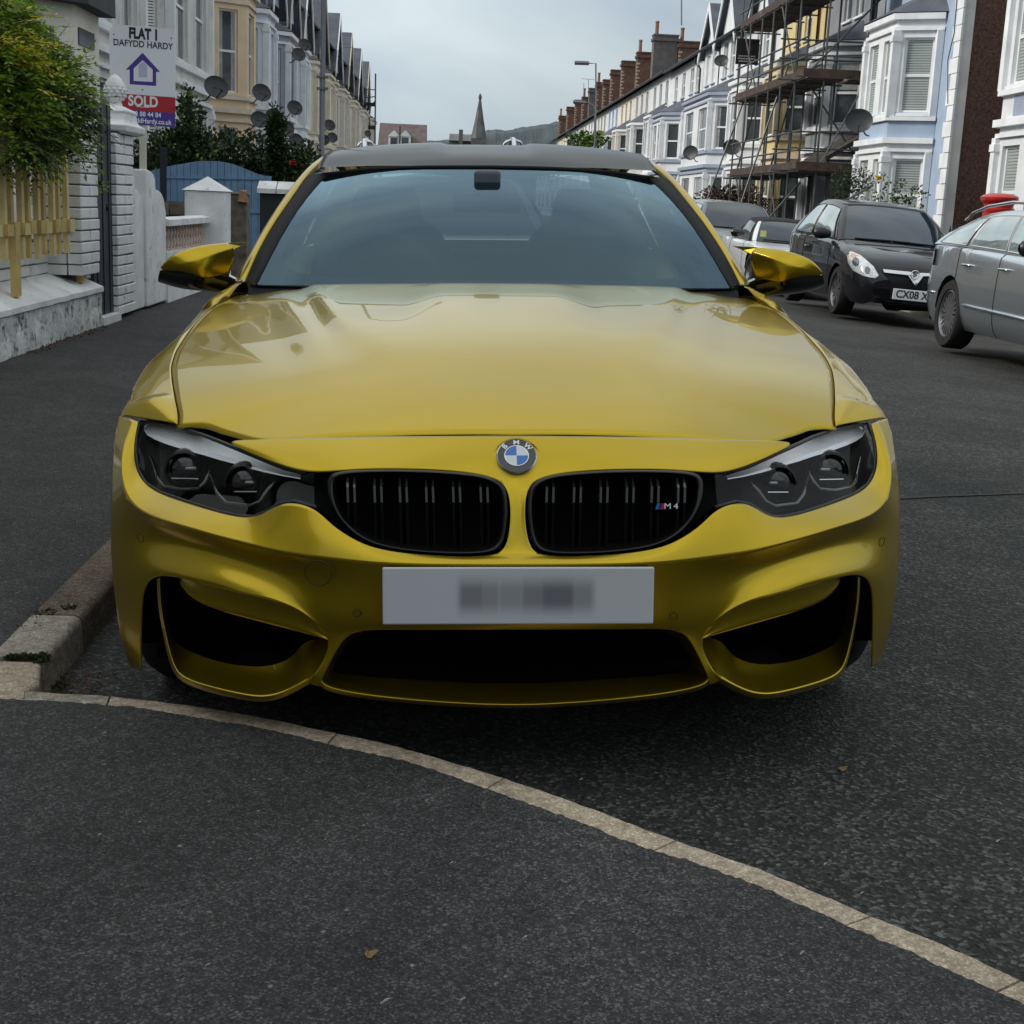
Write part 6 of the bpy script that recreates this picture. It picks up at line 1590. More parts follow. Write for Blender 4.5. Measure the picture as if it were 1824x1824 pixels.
# ---------------- far end of the street
fh = empty('end_house', (0, 188, 0), label='distant house with a plum-brown roof and white dormers closing the street', cat='house')
p0, p1 = at_y(676, 255, 188), at_y(756, 255, 188); zt = at_y(700, 217, 188).z; ze = at_y(700, 262, 188).z; og = fh.location
b_ = MB(); b_.box((p0.x, 188, -.2), (p1.x, 196, ze)); b_.build('wall', W_CREAM, fh, org=og)
b_ = MB(); b_.prism([(p0.x - .2, 187.5, ze), (p0.x - .2, 192, zt), (p0.x - .2, 196.5, ze)], (p1.x - p0.x + .4, 0, 0)); b_.build('roof', mat('plum_roof_tiles', (.115, .085, .085), rough=.85, var=.25, vscale=1.2), fh, org=og)
for px in (702, 722):
    q = at_y(px, 250, 188.4); b_ = MB(); b_.box((q.x - .7, 187.7, ze - .4), (q.x + .7, 190, at_y(px, 243, 188).z)); b_.prism([(q.x - .8, 187.6, at_y(px, 243, 188).z), (q.x + .8, 187.6, at_y(px, 243, 188).z), (q.x, 187.6, at_y(px, 232, 188).z)], (0, 3, 0))
    dm = b_.build('dormer', TRIM_W, fh, org=og); b_ = MB(); b_.box((q.x - .45, 187.66, ze - .3), (q.x + .45, 187.7, at_y(px, 245, 188).z)); b_.build('window', PANE, dm, org=og)
b_ = MB(); q = at_y(712, 240, 187); b_.tube([(q.x, 187.4, 0), (q.x, 187.4, at_y(712, 225, 187.4).z)], .12, 6)
o = b_.build('telegraph_pole', mat('old_timber', (.06, .05, .045), rough=.9)); tag(o, 'thin dark pole standing in front of the distant plum-roofed house', 'pole')
ch = empty('church', (0, 250, 0), label='distant grey stone church with a tall pointed spire', cat='church'); og = ch.location
STONE = mat('church_stone', (.125, .125, .13), rough=.95, var=.3, vscale=.8, bump=.3, bscale=3)
ap = at_y(853, 172, 250); w0, w1 = at_y(839, 250, 250), at_y(866, 250, 250); cx = (w0.x + w1.x) / 2; hw = (w1.x - w0.x) / 2; zb = at_y(853, 247, 250).z
b_ = MB(); b_.box((cx - hw, 250 - hw, 0), (cx + hw, 250 + hw, zb)); b_.build('tower', STONE, ch, org=og)
b_ = MB(); b_.lathe([(hw * 1.12, zb), (hw * .62, lerp(zb, ap.z, .45)), (.12, ap.z)], 8, Matrix.Translation((cx, 250, 0)) @ Matrix.Rotation(R(22.5), 4, 'Z')); b_.build('spire', STONE, ch, org=og)
b_ = MB(); b_.lathe([(.25, ap.z - .5), (.3, ap.z), (.1, ap.z + .5)], 6, Matrix.Translation((cx, 250, 0))); b_.build('finial', STONE, ch, org=og)
b_ = MB(); q0, q1 = at_y(800, 250, 252), at_y(845, 241, 252); b_.box((q0.x, 252, 0), (q1.x, 262, q0.z)); b_.prism([(q0.x, 251.5, q0.z), (q0.x, 257, at_y(800, 238, 257).z), (q0.x, 262.5, q0.z)], (q1.x - q0.x, 0, 0)); b_.build('nave', STONE, ch, org=og)
b_ = MB(); q = at_y(821, 240, 251); b_.box((q.x - .35, 250.6, 0), (q.x + .35, 251.3, at_y(821, 231, 251).z)); b_.build('turret', STONE, ch, org=og)
q = [at_y(px, py, 1500) for px, py in ((640, 262), (700, 259), (760, 255), (800, 252), (840, 246), (866, 241), (900, 238), (940, 233), (975, 228), (1010, 222), (1060, 214), (1120, 208), (1200, 204), (1300, 206), (1420, 215))]
b_ = MB(); rows = []
xs_ = np.linspace(q[0].x, q[-1].x, 150); zs_ = pchip([(p.x, p.z) for p in q], xs_)[:, 0]
for k, (yy, f) in enumerate(((1330, .0), (1400, .45), (1460, .8), (1500, 1.0), (1600, 1.1), (1800, .9))):
    rows.append([Vector((x, yy, z * f + (5.5 * abs(mnoise.noise(Vector((x * .035, yy * .03, 3)))) + 2.2 * mnoise.noise(Vector((x * .16, yy * .1, 7)))) * (f > 0))) for x, z in zip(xs_, zs_)])
b_.grid(rows); tag(b_.build('hill', mat('wooded_hill', (.050, .066, .072), rough=1, var=.35, vscale=.02), smooth=False), kind='structure')
# ================================================================== left frontages: walls, fence, gate, board, planting
MASONRY = mat('masonry_paint_white', (.80, .80, .80), rough=.85, var=.12, vscale=5, bump=.35, bscale=45, col2=(.30, .29, .27), c2=(.60, .74), c2scale=9)
ROUGHCAST = mat('roughcast_white', (.66, .66, .65), rough=.95, var=.2, vscale=9, bump=1.0, bscale=34, col2=(.11, .105, .10), c2=(.52, .66), c2scale=13)
MORTAR = mat('dark_joint', (.12, .115, .11), rough=.95, var=.2)
YELLOW_T = mat('yellow_fence_paint', (.60, .43, .16), rough=.75, var=.18, vscale=9, bump=.15, bscale=60, col2=(.26, .18, .08), c2=(.6, .75), c2scale=12)
YELLOW_T2 = mat('yellow_fence_paint_pale', (.72, .58, .28), rough=.75, var=.15, vscale=9, bump=.15, bscale=60)
NAVY = mat('navy_gate_paint', (.014, .02, .034), rough=.45, var=.2)
BLUE_T = mat('blue_fence_paint', (.17, .29, .45), rough=.75, var=.14, vscale=6, bump=.1, bscale=40)
RUBBLE = mat('rubble_stone', (.14, .12, .095), rough=.95, var=.45, vscale=8, bump=.9, bscale=18)
TERRA = mat('terracotta', (.30, .155, .085), rough=.85, var=.25, vscale=12)
WX = -2.73
# ---- low rough-cast wall with sloped ledge, white brick plinth on it
lw = empty('garden_wall', (WX, 6, .17), label='low white rough-cast garden wall under the yellow fence', cat='wall'); og = lw.location
y0, y1 = 2.0, 7.94
b_ = MB(); b_.prism([(WX, y0, .05), (WX - .3, y0, .05), (WX - .3, y0, .40), (WX - .02, y0, .40), (WX, y0, .385)], (0, y1 - y0, 0)); 
rows = []
for y in np.linspace(y0, y1, 90): rows.append([Vector((WX + .012 * mnoise.noise(Vector((y * 6, z * 6, 0))) + .006 * mnoise.noise(Vector((y * 17, z * 17, 4))) + .004, y, z)) for z in np.linspace(.05, .385, 12)])
b_.grid(rows, flip=True); b_.build('roughcast_face', ROUGHCAST, lw, org=og, smooth=True, sharp=60)
b_ = MB(); rows = []
for y in np.linspace(y0, y1, 60):
    w = .006 * mnoise.noise(Vector((y * 5, 1, 1)))
    rows.append([Vector(p) for p in ((WX - .01, y, .385), (WX + .022, y, .392 + w), (WX + .022, y, .425 + w), (WX - .23, y, .535 + w), (WX - .30, y, .535))])
b_.grid(rows, flip=True); b_.add(rows[-1], [tuple(range(5))]); b_.build('ledge', MASONRY, lw, org=og, smooth=True, sharp=30)
brick_me = None
def brick_mesh(l, d, h):
    b_ = MB(); b_.box((0, 0, 0), (d, l, h)); me = b_.mesh('brick'); bm = bmesh.new(); bm.from_mesh(me); bmesh.ops.bevel(bm, geom=bm.edges[:], offset=.006, segments=1, affect='EDGES'); bm.to_mesh(me); bm.free(); me.materials.append(MASONRY); return me
BR = brick_mesh(.217, .10, .067); BRH = brick_mesh(.105, .10, .067); rb = random.Random(11)
def brick(parent, me, x, y, z, og):
    o = bpy.data.objects.new('brick', me); COL.objects.link(o); o.parent = parent
    o.location = Vector((x + rb.uniform(-.004, .004), y + rb.uniform(-.003, .003), z)) - og; o.rotation_euler = (rb.uniform(-.008, .008), rb.uniform(-.01, .01), rb.uniform(-.012, .012)); return o
b_ = MB(); b_.box((WX - .33, y0, .3), (WX - .245, y1, .77)); b_.build('plinth_core', MORTAR, lw, org=og)
for c in range(3):
    y = 5.0 - (c % 2) * .11
    while y < 7.45: brick(lw, BR, WX - .335, y, .54 + c * .076, og); y += .226
# ---- white brick pillars
def pillar(label, ya, yb, zb, zt, xo=WX, dep=.34):
    root = empty('brick_pillar', (xo - dep / 2, (ya + yb) / 2, zb), label=label, cat='pillar'); og = root.location
    b_ = MB(); b_.box((xo - dep + .012, ya + .012, zb), (xo - .012, yb - .012, zt)); b_.build('core', MORTAR, root, org=og)
    n = int((zt - zb) / .0765); L = yb - ya; h = (zt - zb) / n
    ml, mh = brick_mesh(L, .105, h - .009), brick_mesh(L * .5 - .004, .105, h - .009)
    md = brick_mesh(.105, dep - .115, h - .009)
    for c in range(n):
        z = zb + c * h
        if c % 2: brick(root, mh, xo - .105, ya, z, og); brick(root, mh, xo - .105, ya + L * .5 + .004, z, og)
        else: brick(root, ml, xo - .105, ya, z, og)
        brick(root, md, xo - dep, ya, z, og)
    return root, og
pillar('white brick pillar between the yellow fence and the navy gate', 7.44, 7.92, .53, 1.62)
p2, og = pillar('white brick pillar with a pineapple finial in front of the sold board', 8.50, 9.08, .17, 1.55, dep=.24)
xc, yc = WX - .10, 8.93
b_ = MB()
def sq(b_, cx, cy, hx, hy, z): return [Vector((cx - hx, cy - hy, z)), Vector((cx + hx, cy - hy, z)), Vector((cx + hx, cy + hy, z)), Vector((cx - hx, cy + hy, z))]
rings = [sq(b_, xc, yc, a, c, z) for a, c, z in ((.12, .28, 1.545), (.155, .34, 1.565), (.16, .345, 1.61), (.13, .28, 1.63), (.12, .24, 1.65), (.115, .22, 1.70), (.125, .235, 1.715), (.12, .22, 1.73), (.05, .07, 1.765))]
b_.grid([r_ + [r_[0]] for r_ in rings]); b_.add(rings[-1], [(0, 1, 2, 3)]); o = b_.build('coping', MASONRY, p2, org=og); bevel(o, .008, 2)
b_ = MB(); zf0 = 1.755; fk = .72
b_.lathe([(r_ * fk, zf0 + z_ * fk) for r_, z_ in ((.07, 0), (.075, .03), (.06, .05), (.075, .07), (.108, .13), (.118, .18), (.105, .24), (.075, .29), (.03, .33), (.002, .345))], 20, Matrix.Translation((xc, yc, 0)))
for k in range(8):
    zz = zf0 + (.085 + k * .032) * fk; rr = fk * tab([(0, .085), (.2, .112), (.4, .116), (.6, .10), (.8, .07), (1, .03)], k / 7)
    for i in range(11):
        a = 2 * math.pi * (i + .5 * (k % 2)) / 11; c_ = Vector((xc + rr * math.cos(a), yc + rr * math.sin(a), zz)); n_ = Vector((math.cos(a), math.sin(a), .35)).normalized(); t_ = Vector((-math.sin(a), math.cos(a), 0)); u_ = n_.cross(t_)
        b_.add([c_ - t_ * .021, c_ - u_ * .015, c_ + t_ * .021, c_ + u_ * .019, c_ + n_ * .014], [(0, 1, 4), (1, 2, 4), (2, 3, 4), (3, 0, 4)])
b_.build('pineapple_finial', MASONRY, p2, org=og, smooth=True, sharp=30)
# ---- navy boarded gate between the pillars
gt = empty('garden_gate', (WX - .03, 8.2, .18), label='narrow navy boarded gate between the two white brick pillars', cat='gate'); og = gt.location
for i in range(6):
    y = 7.93 + i * .095; b_ = MB(); b_.box((WX - .07, y + .003, .20), (WX - .045 + (.006 if i % 2 else 0), y + .091, 1.74)); b_.build('board', NAVY, gt, org=og)
b_ = MB(); b_.box((WX - .10, 7.93, .4), (WX - .072, 8.50, .48)); b_.box((WX - .10, 7.93, 1.4), (WX - .072, 8.50, 1.48)); b_.build('ledge_rail', NAVY, gt, org=og)
b_ = MB(); b_.box((WX - .3, 7.94, .10), (WX + .02, 8.49, .195)); tag(b_.build('door_step', MASONRY), 'worn white step under the navy gate', 'step')
# ---- yellow hit-and-miss fence
fn = empty('picket_fence', (WX - .3, 6, .8), label='yellow slatted timber fence standing on the low white wall', cat='fence'); og = fn.location
XF_ = WX - .10
z_top = 1.70
k = 0; y = 3.2
zrail = at_x(70, 405, XF_).z
while y < 7.40:
    front = k % 2 == 0; b_ = MB(); xx = XF_ + (.016 if front else .004); zb = at_x(100, 452, XF_).z + rb.uniform(-.012, .012)
    b_.box((xx - .017, y, zb), (xx + .017, y + .052, z_top)); o = b_.build('slat', YELLOW_T2 if front else YELLOW_T, fn, org=og)
    o.rotation_euler = (rb.uniform(-.006, .006), 0, 0)
    b_ = MB(); b_.box((XF_ + .036, y - .035, zrail - .035), (XF_ + (.060 if front else .048), y + .085, zrail + .032 + rb.uniform(0, .02))); b_.build('rail_block', YELLOW_T if k % 3 else YELLOW_T2, fn, org=og)
    y += .172; k += 1
b_ = MB(); b_.box((XF_ - .008, 3.2, zrail - .03), (XF_ + .012, 7.42, zrail + .03)); b_.box((XF_ - .008, 3.2, zrail + .75), (XF_ + .012, 7.42, zrail + .81)); b_.build('rail', YELLOW_T, fn, org=og)
for px_, w in ((26, .085), (142, .075), (-120, .085)):
    q = at_x(px_, 480, XF_ + .03); b_ = MB(); b_.box((XF_ + .015, q.y - w / 2, .47), (XF_ + .055, q.y + w / 2, zrail + .02)); b_.build('post', YELLOW_T, fn, org=og)
# ---- scrolled white gate walls
def scroll(label, ya, yb, prof, th=.13, x=WX):
    b_ = MB(); pts = [(x, ya, .16)] + [(x, lerp(ya, yb, u), z) for u, z in prof] + [(x, yb, .16)]
    b_.prism(pts, (-th, 0, 0)); o = b_.build('scroll_wall', MASONRY); bevel(o, .012, 2, 30); return tag(o, label, 'wall', 'scroll-topped white gate walls')
za = lambda px, py: at_x(px, py, WX).z
def arc(u0, z0, u1, z1, n=7): return [(lerp(u0, u1, math.sin(t)), lerp(z0, z1, 1 - math.cos(t))) for t in np.linspace(0, math.pi / 2, n)]
yA, yB, yC = 9.0, 9.52, 10.36
h1 = za(240, 300); h2 = za(252, 338); h3 = za(262, 372); g1 = za(264, 302); g2 = za(281, 338); g3 = za(296, 372)
scroll('white scroll-topped wall next to the brick pillar, under the sale board', yA, yB, [(0, h1)] + arc(.02, h1, .38, h2 + .08) + [(.40, h2)] + arc(.42, h2, .92, h3 + .04) + [(1, h3 - .02)], x=WX - .02)
scroll('white scroll-topped wall nearer the balustrade', yB + .03, yC, [(0, g1)] + arc(.02, g1, .45, g2 + .08) + [(.47, g2)] + arc(.50, g2, .93, g3 + .04) + [(1, g3 - .02)], x=WX)
# ---- balustrade and pyramid-capped pier
bl = empty('balustrade', (WX - .05, 11.5, .5), label='low balustrade with pinkish turned balusters and white rail', cat='balustrade'); og = bl.location
zt_, zb_2 = at_x(330, 393, WX).z, at_x(310, 447, WX).z
b_ = MB(); b_.prism([(WX + .03, 10.36, zt_ - .035), (WX + .03, 10.36, zt_ + .02), (WX - .06, 10.36, zt_ + .04), (WX - .16, 10.36, zt_ + .02), (WX - .16, 10.36, zt_ - .035)], (0, 2.2, 0)); b_.build('top_rail', MASONRY, bl, org=og)
b_ = MB(); b_.box((WX - .15, 10.36, .12), (WX + .01, 12.56, zb_2)); b_.build('base', MASONRY, bl, org=og)
h_ = zt_ - .035 - zb_2; b_ = MB(); b_.lathe([(.030, 0), (.030, .06 * h_), (.014, .1 * h_), (.028, .3 * h_), (.015, .5 * h_), (.028, .7 * h_), (.014, .9 * h_), (.030, .94 * h_), (.030, h_)], 10); bme = b_.mesh('baluster', smooth=True); bme.materials.append(mat('pink_baluster', (.62, .47, .40), rough=.9, var=.2, vscale=14))
b_ = MB(); b_.box((WX - .15, 10.36, zb_2), (WX - .135, 12.56, zt_ - .036)); b_.build('gap_shade_sheet', mat('baluster_shadow_wall', (.10, .08, .07), rough=.95, var=.2), bl, org=og)  # dark sheet stands in for the shade between balusters
for i in range(15):
    o = bpy.data.objects.new('baluster', bme); COL.objects.link(o); o.parent = bl; o.location = Vector((WX - .065, 10.44 + i * .148, zb_2)) - og
def pier(name, label, cx, cy, hx, hy, zs, za_, m_, cap_m=None, ov=.02):
    root = empty(name, (cx, cy, .16), label=label, cat='pier'); og = root.location
    b_ = MB(); rows = []
    b_.box((cx - hx, cy - hy, .1), (cx + hx, cy + hy, zs)); o = b_.build('shaft', m_, root, org=og); bevel(o, .02, 2)
    b_ = MB(); r_ = sq(b_, cx, cy, hx + ov, hy + ov, zs + .002); b_.add(r_ + [Vector((cx, cy, za_))], [(3, 2, 1, 0), (0, 1, 4), (1, 2, 4), (2, 3, 4), (3, 0, 4)]); b_.build('cap', cap_m or m_, root, org=og); return root
pier('gate_pier', 'white pier with a pyramid cap at the end of the balustrade', -2.77, 12.8, .21, .22, at_y(370, 340, 12.6).z, at_y(365, 314, 12.8).z, MASONRY)
# rubble wall, dark stone pier, terracotta chunk
rw = empty('stone_wall', (-3.3, 14.5, .2), label='rough rubble garden wall behind the pyramid-capped pier', cat='wall'); og = rw.location; rr_ = random.Random(5)
a, c = at_y(284, 345, 14.5), at_y(345, 345, 14.5); x0, x1 = a.x, c.x; zt = a.z
for row in range(9):
    x = x0 - .1
    while x < x1 + .3:
        w, hh = rr_.uniform(.10, .24), .14; b_ = MB(); z = .15 + row * .14
        b_.hexa([Vector((x + (w - .012) * u + rr_.uniform(-.012, .012), 14.5 + .22 * v + rr_.uniform(-.02, .02), z + (hh - .012) * t + rr_.uniform(-.012, .012))) for u, v, t in ((0, 0, 0), (1, 0, 0), (1, 1, 0), (0, 1, 0), (0, 0, 1), (1, 0, 1), (1, 1, 1), (0, 1, 1))])
        if z < zt - .1: b_.build('stone', RUBBLE if rr_.random() < .6 else mat('rubble_pale', (.26, .24, .20), rough=.95, var=.3, vscale=9, bump=.6, bscale=22), rw, org=og)
        x += w
b_ = MB(); b_.box((x0 - .1, 14.58, .1), (x1 + .3, 14.68, zt - .08)); b_.build('core', MORTAR, rw, org=og)
dp = at_y(423, 350, 14.0)
root = pier('stone_pier', 'dark weathered stone pier with a terracotta lump on top', dp.x, 14.0, .125, .14, at_y(420, 345, 14).z, at_y(420, 345, 14).z + .02, RUBBLE)
t_ = at_y(433, 350, 13.85); b_ = MB(); b_.hexa([t_ + Vector(v) * .055 for v in ((-1, -1, -1), (1, -1, -1.2), (1, 1, -1), (-1, 1, -1), (-.6, -.8, 1.2), (.7, -.5, .9), (.5, .8, 1.4), (-.7, .6, .8))]); tag(b_.build('terracotta_fragment', TERRA), 'broken terracotta lump set on the dark stone pier', 'fragment')
cbp = [at_y(462, 338, 16.5), at_y(520, 338, 16.5)]
root = empty('capped_pier', ((cbp[0].x + cbp[1].x) / 2, 16.5, .2), label='dark garden pier with two white ridged capstones beside the coupe pillar', cat='pier'); og = root.location
ztc = at_y(490, 345, 16.5).z; b_ = MB(); b_.box((cbp[0].x + .02, 16.4, .1), (cbp[1].x + .2, 16.75, ztc)); b_.build('shaft', mat('dark_render', (.03, .032, .036), rough=.9, var=.25), root, org=og)
xm = (cbp[0].x * .45 + cbp[1].x * .55)
for xa, xb in ((cbp[0].x - .01, xm - .008), (xm + .008, cbp[1].x + .22)):
    b_ = MB(); b_.prism([(xa, 16.35, ztc + .002), (xa, 16.35, ztc + .06), (xa, 16.57, ztc + .16), (xa, 16.8, ztc + .06), (xa, 16.8, ztc + .002)], (xb - xa, 0, 0)); b_.build('capstone', MASONRY, root, org=og)
# ---- pale blue boarded fence with a serpentine top
bf = empty('board_fence', (-3.6, 18.4, .2), label='pale blue boarded fence with a curved top across the left garden', cat='fence'); og = bf.location
YB_ = 18.4; topc = [(225, 312), (262, 306), (297, 297), (330, 291), (360, 287), (385, 287), (410, 291), (440, 302), (460, 310), (476, 314)]
px = 232
while px < 474:
    pa, pb_ = at_y(px, 350, YB_), at_y(px + 11.6, 350, YB_)
    if 290 < px + 6 < 297: px += 12; continue
    za1, zb1 = at_y(px, tab(topc, px), YB_).z, at_y(px + 11.6, tab(topc, px + 11.6), YB_).z; b_ = MB()
    b_.hexa([(pa.x, YB_, .15), (pb_.x - .004, YB_, .15), (pb_.x - .004, YB_ + .02, .15), (pa.x, YB_ + .02, .15), (pa.x, YB_, za1), (pb_.x - .004, YB_, zb1), (pb_.x - .004, YB_ + .02, zb1), (pa.x, YB_ + .02, za1)])
    b_.build('plank', BLUE_T, bf, org=og); px += 12
for y_, hh in ((313, .035), (371, .05)):
    a, c = at_y(297, y_, YB_), at_y(474, y_ + 3, YB_); b_ = MB(); b_.hexa([(a.x, YB_ - .02, a.z - hh), (c.x, YB_ - .02, c.z - hh), (c.x, YB_ - .002, c.z - hh), (a.x, YB_ - .002, a.z - hh), (a.x, YB_ - .02, a.z), (c.x, YB_ - .02, c.z), (c.x, YB_ - .002, c.z), (a.x, YB_ - .002, a.z)]); b_.build('rail', BLUE_T, bf, org=og)
a = at_y(291, 310, YB_); b_ = MB(); b_.box((a.x - .045, YB_ - .02, .1), (a.x + .045, YB_ + .08, at_y(291, 262, YB_).z)); b_.build('post', NAVY, bf, org=og)

# ---- estate agent's board
YS = 9.75
sb = empty('sale_board', at_y(254, 340, YS), label='white estate agent board on a post reading FLAT 1 and SOLD', cat='sign')
og = sb.location.copy()
SIGN_W = mat('sign_white', (.82, .84, .88), rough=.5, var=.03); SIGN_R = mat('sign_red', (.45, .018, .03), rough=.5, var=.03); SIGN_P = mat('sign_purple', (.075, .035, .29), rough=.5, var=.03); SIGN_K = mat('sign_ink', (.014, .013, .02), rough=.6, var=0); SIGN_L = mat('sign_lilac', (.50, .52, .66), rough=.6, var=0)
c4 = [at_y(195.5, 50, YS), at_y(312, 60, YS + .12), at_y(313, 227, YS + .12), at_y(195, 219, YS)]
BW = ((c4[1] - c4[0]).length + (c4[2] - c4[3]).length) / 2; BH = ((c4[0] - c4[3]).length + (c4[1] - c4[2]).length) / 2
cen = sum(c4, Vector()) / 4; X_ = ((c4[1] - c4[0]) + (c4[2] - c4[3])).normalized(); Z_ = ((c4[0] - c4[3]) + (c4[1] - c4[2])).normalized(); N_ = X_.cross(Z_).normalized(); N_ = -N_ if N_.y > 0 else N_; Z_ = N_.cross(X_).normalized(); Z_ = -Z_ if Z_.z < 0 else Z_
MS = Matrix(((X_.x, Z_.x, N_.x, cen.x), (X_.y, Z_.y, N_.y, cen.y), (X_.z, Z_.z, N_.z, cen.z), (0, 0, 0, 1)))
bd_ = empty('board', (0, 0, 0), parent=sb); bd_.matrix_local = Matrix.Translation(-og) @ MS
def uv(px, py):                    # board coordinates of a photo pixel
    d = ray(px, py); t = (cen - CAM_EYE).dot(N_) / d.dot(N_); p = MS.inverted() @ (CAM_EYE + d * t); return p.x, p.y
def rect(name, x0, x1, y0, y1, z, m_, th=.001):
    b_ = MB(); b_.box((x0, y0, z), (x1, y1, z + th)); return b_.build(name, m_, bd_)
rect('panel', -BW / 2, BW / 2, -BH / 2, BH / 2, -.006, SIGN_W, .006)
yr0, yr1 = uv(250, 169)[1], uv(250, 197)[1]; rect('red_band', -BW / 2 + .001, BW / 2 - .001, yr1, yr0, .0002, SIGN_R); rect('purple_band', -BW / 2 + .001, BW / 2 - .001, -BH / 2 + .001, yr1, .0002, SIGN_P)
hx0, hx1, hy0, hy1 = uv(200, 50)[0], uv(309, 60)[0], uv(250, 73)[1], uv(250, 47)[1]; rect('flat_number_sticker', hx0, hx1, hy0, hy1, .0006, mat('sticker_white', (.78, .80, .83), rough=.5, var=.03))
def txt(s_, px, py, hpx, wpx, m_, bold=0):
    u, v = uv(px, py); kx = (uv(px + 1, py)[0] - u); size = hpx * kx / .70
    o = text_obj('lettering', s_, size, m_, bd_, depth=.0004, bold=bold); w = o.dimensions.x if o.dimensions.x > 0 else 1
    xs_ = [p.co.x for p in o.data.vertices]; w = max(xs_) - min(xs_); o.data.transform(Matrix.Scale(wpx * kx / w, 4, (1, 0, 0))); o.location = (u, v, .0022); return o
txt('FLAT 1', 256, 61.5, 18, 50, SIGN_K, .006); txt('DAFYDD HARDY', 255, 79.5, 11, 106, SIGN_K, .001); txt('SOLD', 255, 181.5, 18, 53, SIGN_W, .004); txt('01492 88 44 84', 253, 203.5, 8.5, 68, SIGN_W, .001); txt('DafyddHardy.co.uk', 264, 216, 9, 83, SIGN_W, .001)
op = [uv(px, py) for px, py in ((254, 94), (285, 128), (278, 128), (278, 153), (231, 150), (231, 124), (224, 124))]; ip = [uv(px, py) for px, py in ((254, 107), (272, 124), (272, 146), (238, 144), (238, 122))]
b_ = MB(); O = [(*p, .0008) for p in (op[0], op[1], op[2], op[3], op[4], op[5], op[6])]; I_ = [(*p, .0008) for p in ip]
b_.add(O + I_, [(0, 7, 8, 2, 1), (2, 8, 9, 3), (3, 9, 10, 4), (4, 10, 11, 5), (5, 11, 7, 0, 6)]); b_.build('house_logo', SIGN_P, bd_)
b_ = MB(); b_.add([(*uv(px, py), .0008) for px, py in ((255, 110), (262, 117), (262, 138), (247, 137), (247, 116))], [(0, 1, 2, 3, 4)]); b_.build('house_logo_fill', SIGN_L, bd_)
rect('underline', uv(243, 190)[0], uv(266, 190)[0], uv(250, 191)[1], uv(250, 190)[1], .0014, SIGN_W)
for px_, py_ in ((203, 61), (305, 68), (254, 160), (309, 194)):
    u, v = uv(px_, py_); b_ = MB(); b_.lathe([(.006, 0), (.005, .002)], 8, Matrix.Translation((u, v, .002))); b_.build('screw', SIGN_K, bd_)
b_ = MB(); pa, pb_ = at_y(254, 60, YS + .09), at_y(252, 330, YS + .05); b_.hexa([(pb_.x - .026, YS + .04, .15), (pb_.x + .026, YS + .04, .15), (pb_.x + .026, YS + .085, .15), (pb_.x - .026, YS + .085, .15), (pa.x - .026, YS + .075, pa.z), (pa.x + .026, YS + .075, pa.z), (pa.x + .026, YS + .12, pa.z), (pa.x - .026, YS + .12, pa.z)])
b_.build('post', mat('sign_post_timber', (.62, .58, .50), rough=.8, var=.1), sb, org=og)

# ---- planting
LEAF = {'g': leafmat('leaf_green', (.19, .33, .03)), 'y': leafmat('leaf_yellow_green', (.64, .60, .05)), 'd': leafmat('leaf_dark', (.024, .046, .012)), 'r': mat('leaf_bronze', (.085, .032, .028), rough=.6, var=.35, vscale=14), 'b': mat('leaf_blue_green', (.035, .06, .022), rough=.6, var=.35, vscale=12)}
def leaf(b_, p, d, w, rr):
    s_ = d.cross(Vector((rr.gauss(0, 1), rr.gauss(0, 1), rr.gauss(0, 1)))); s_ = s_.normalized() * w if s_.length > 1e-6 else Vector((w, 0, 0))
    n_ = d.cross(s_).normalized() * d.length * .10
    b_.add([p, p + d * .45 + s_ - n_, p + d, p + d * .45 - s_ - n_], [(0, 1, 2), (0, 2, 3)])
def clump(root, name, blobs, n, size, mix, seed, org, up=0.2, wid=.32):
    """leaves spread through ellipsoid blobs (centre, radii); mix = [(key, weight)]"""
    rr = random.Random(seed); keys = [k for k, _ in mix]; wts = [w for _, w in mix]; bs = {k: MB() for k in keys}
    vol = [r_[0] * r_[1] * r_[2] for _, r_ in blobs]
    for _ in range(n):
        c_, r_ = rr.choices(blobs, vol)[0]; v = Vector((rr.gauss(0, 1), rr.gauss(0, 1), rr.gauss(0, 1))).normalized(); q = rr.random() ** .45
        q *= 1 + .28 * mnoise.noise(Vector((v.x * 2.1 + c_.x, v.y * 2.1 + c_.y, v.z * 2.1 + c_.z)))
        p = Vector((c_[0] + v.x * r_[0] * q, c_[1] + v.y * r_[1] * q, c_[2] + v.z * r_[2] * q))
        d = (v + Vector((rr.gauss(0, .7), rr.gauss(0, .7), rr.gauss(0, .7) + up))).normalized() * size * rr.uniform(.6, 1.35)
        leaf(bs[rr.choices(keys, wts)[0]], p, d, d.length * wid, rr)
    for k in keys:
        if bs[k].v: tag(bs[k].build(name, LEAF[k], root, org=org), kind='stuff')
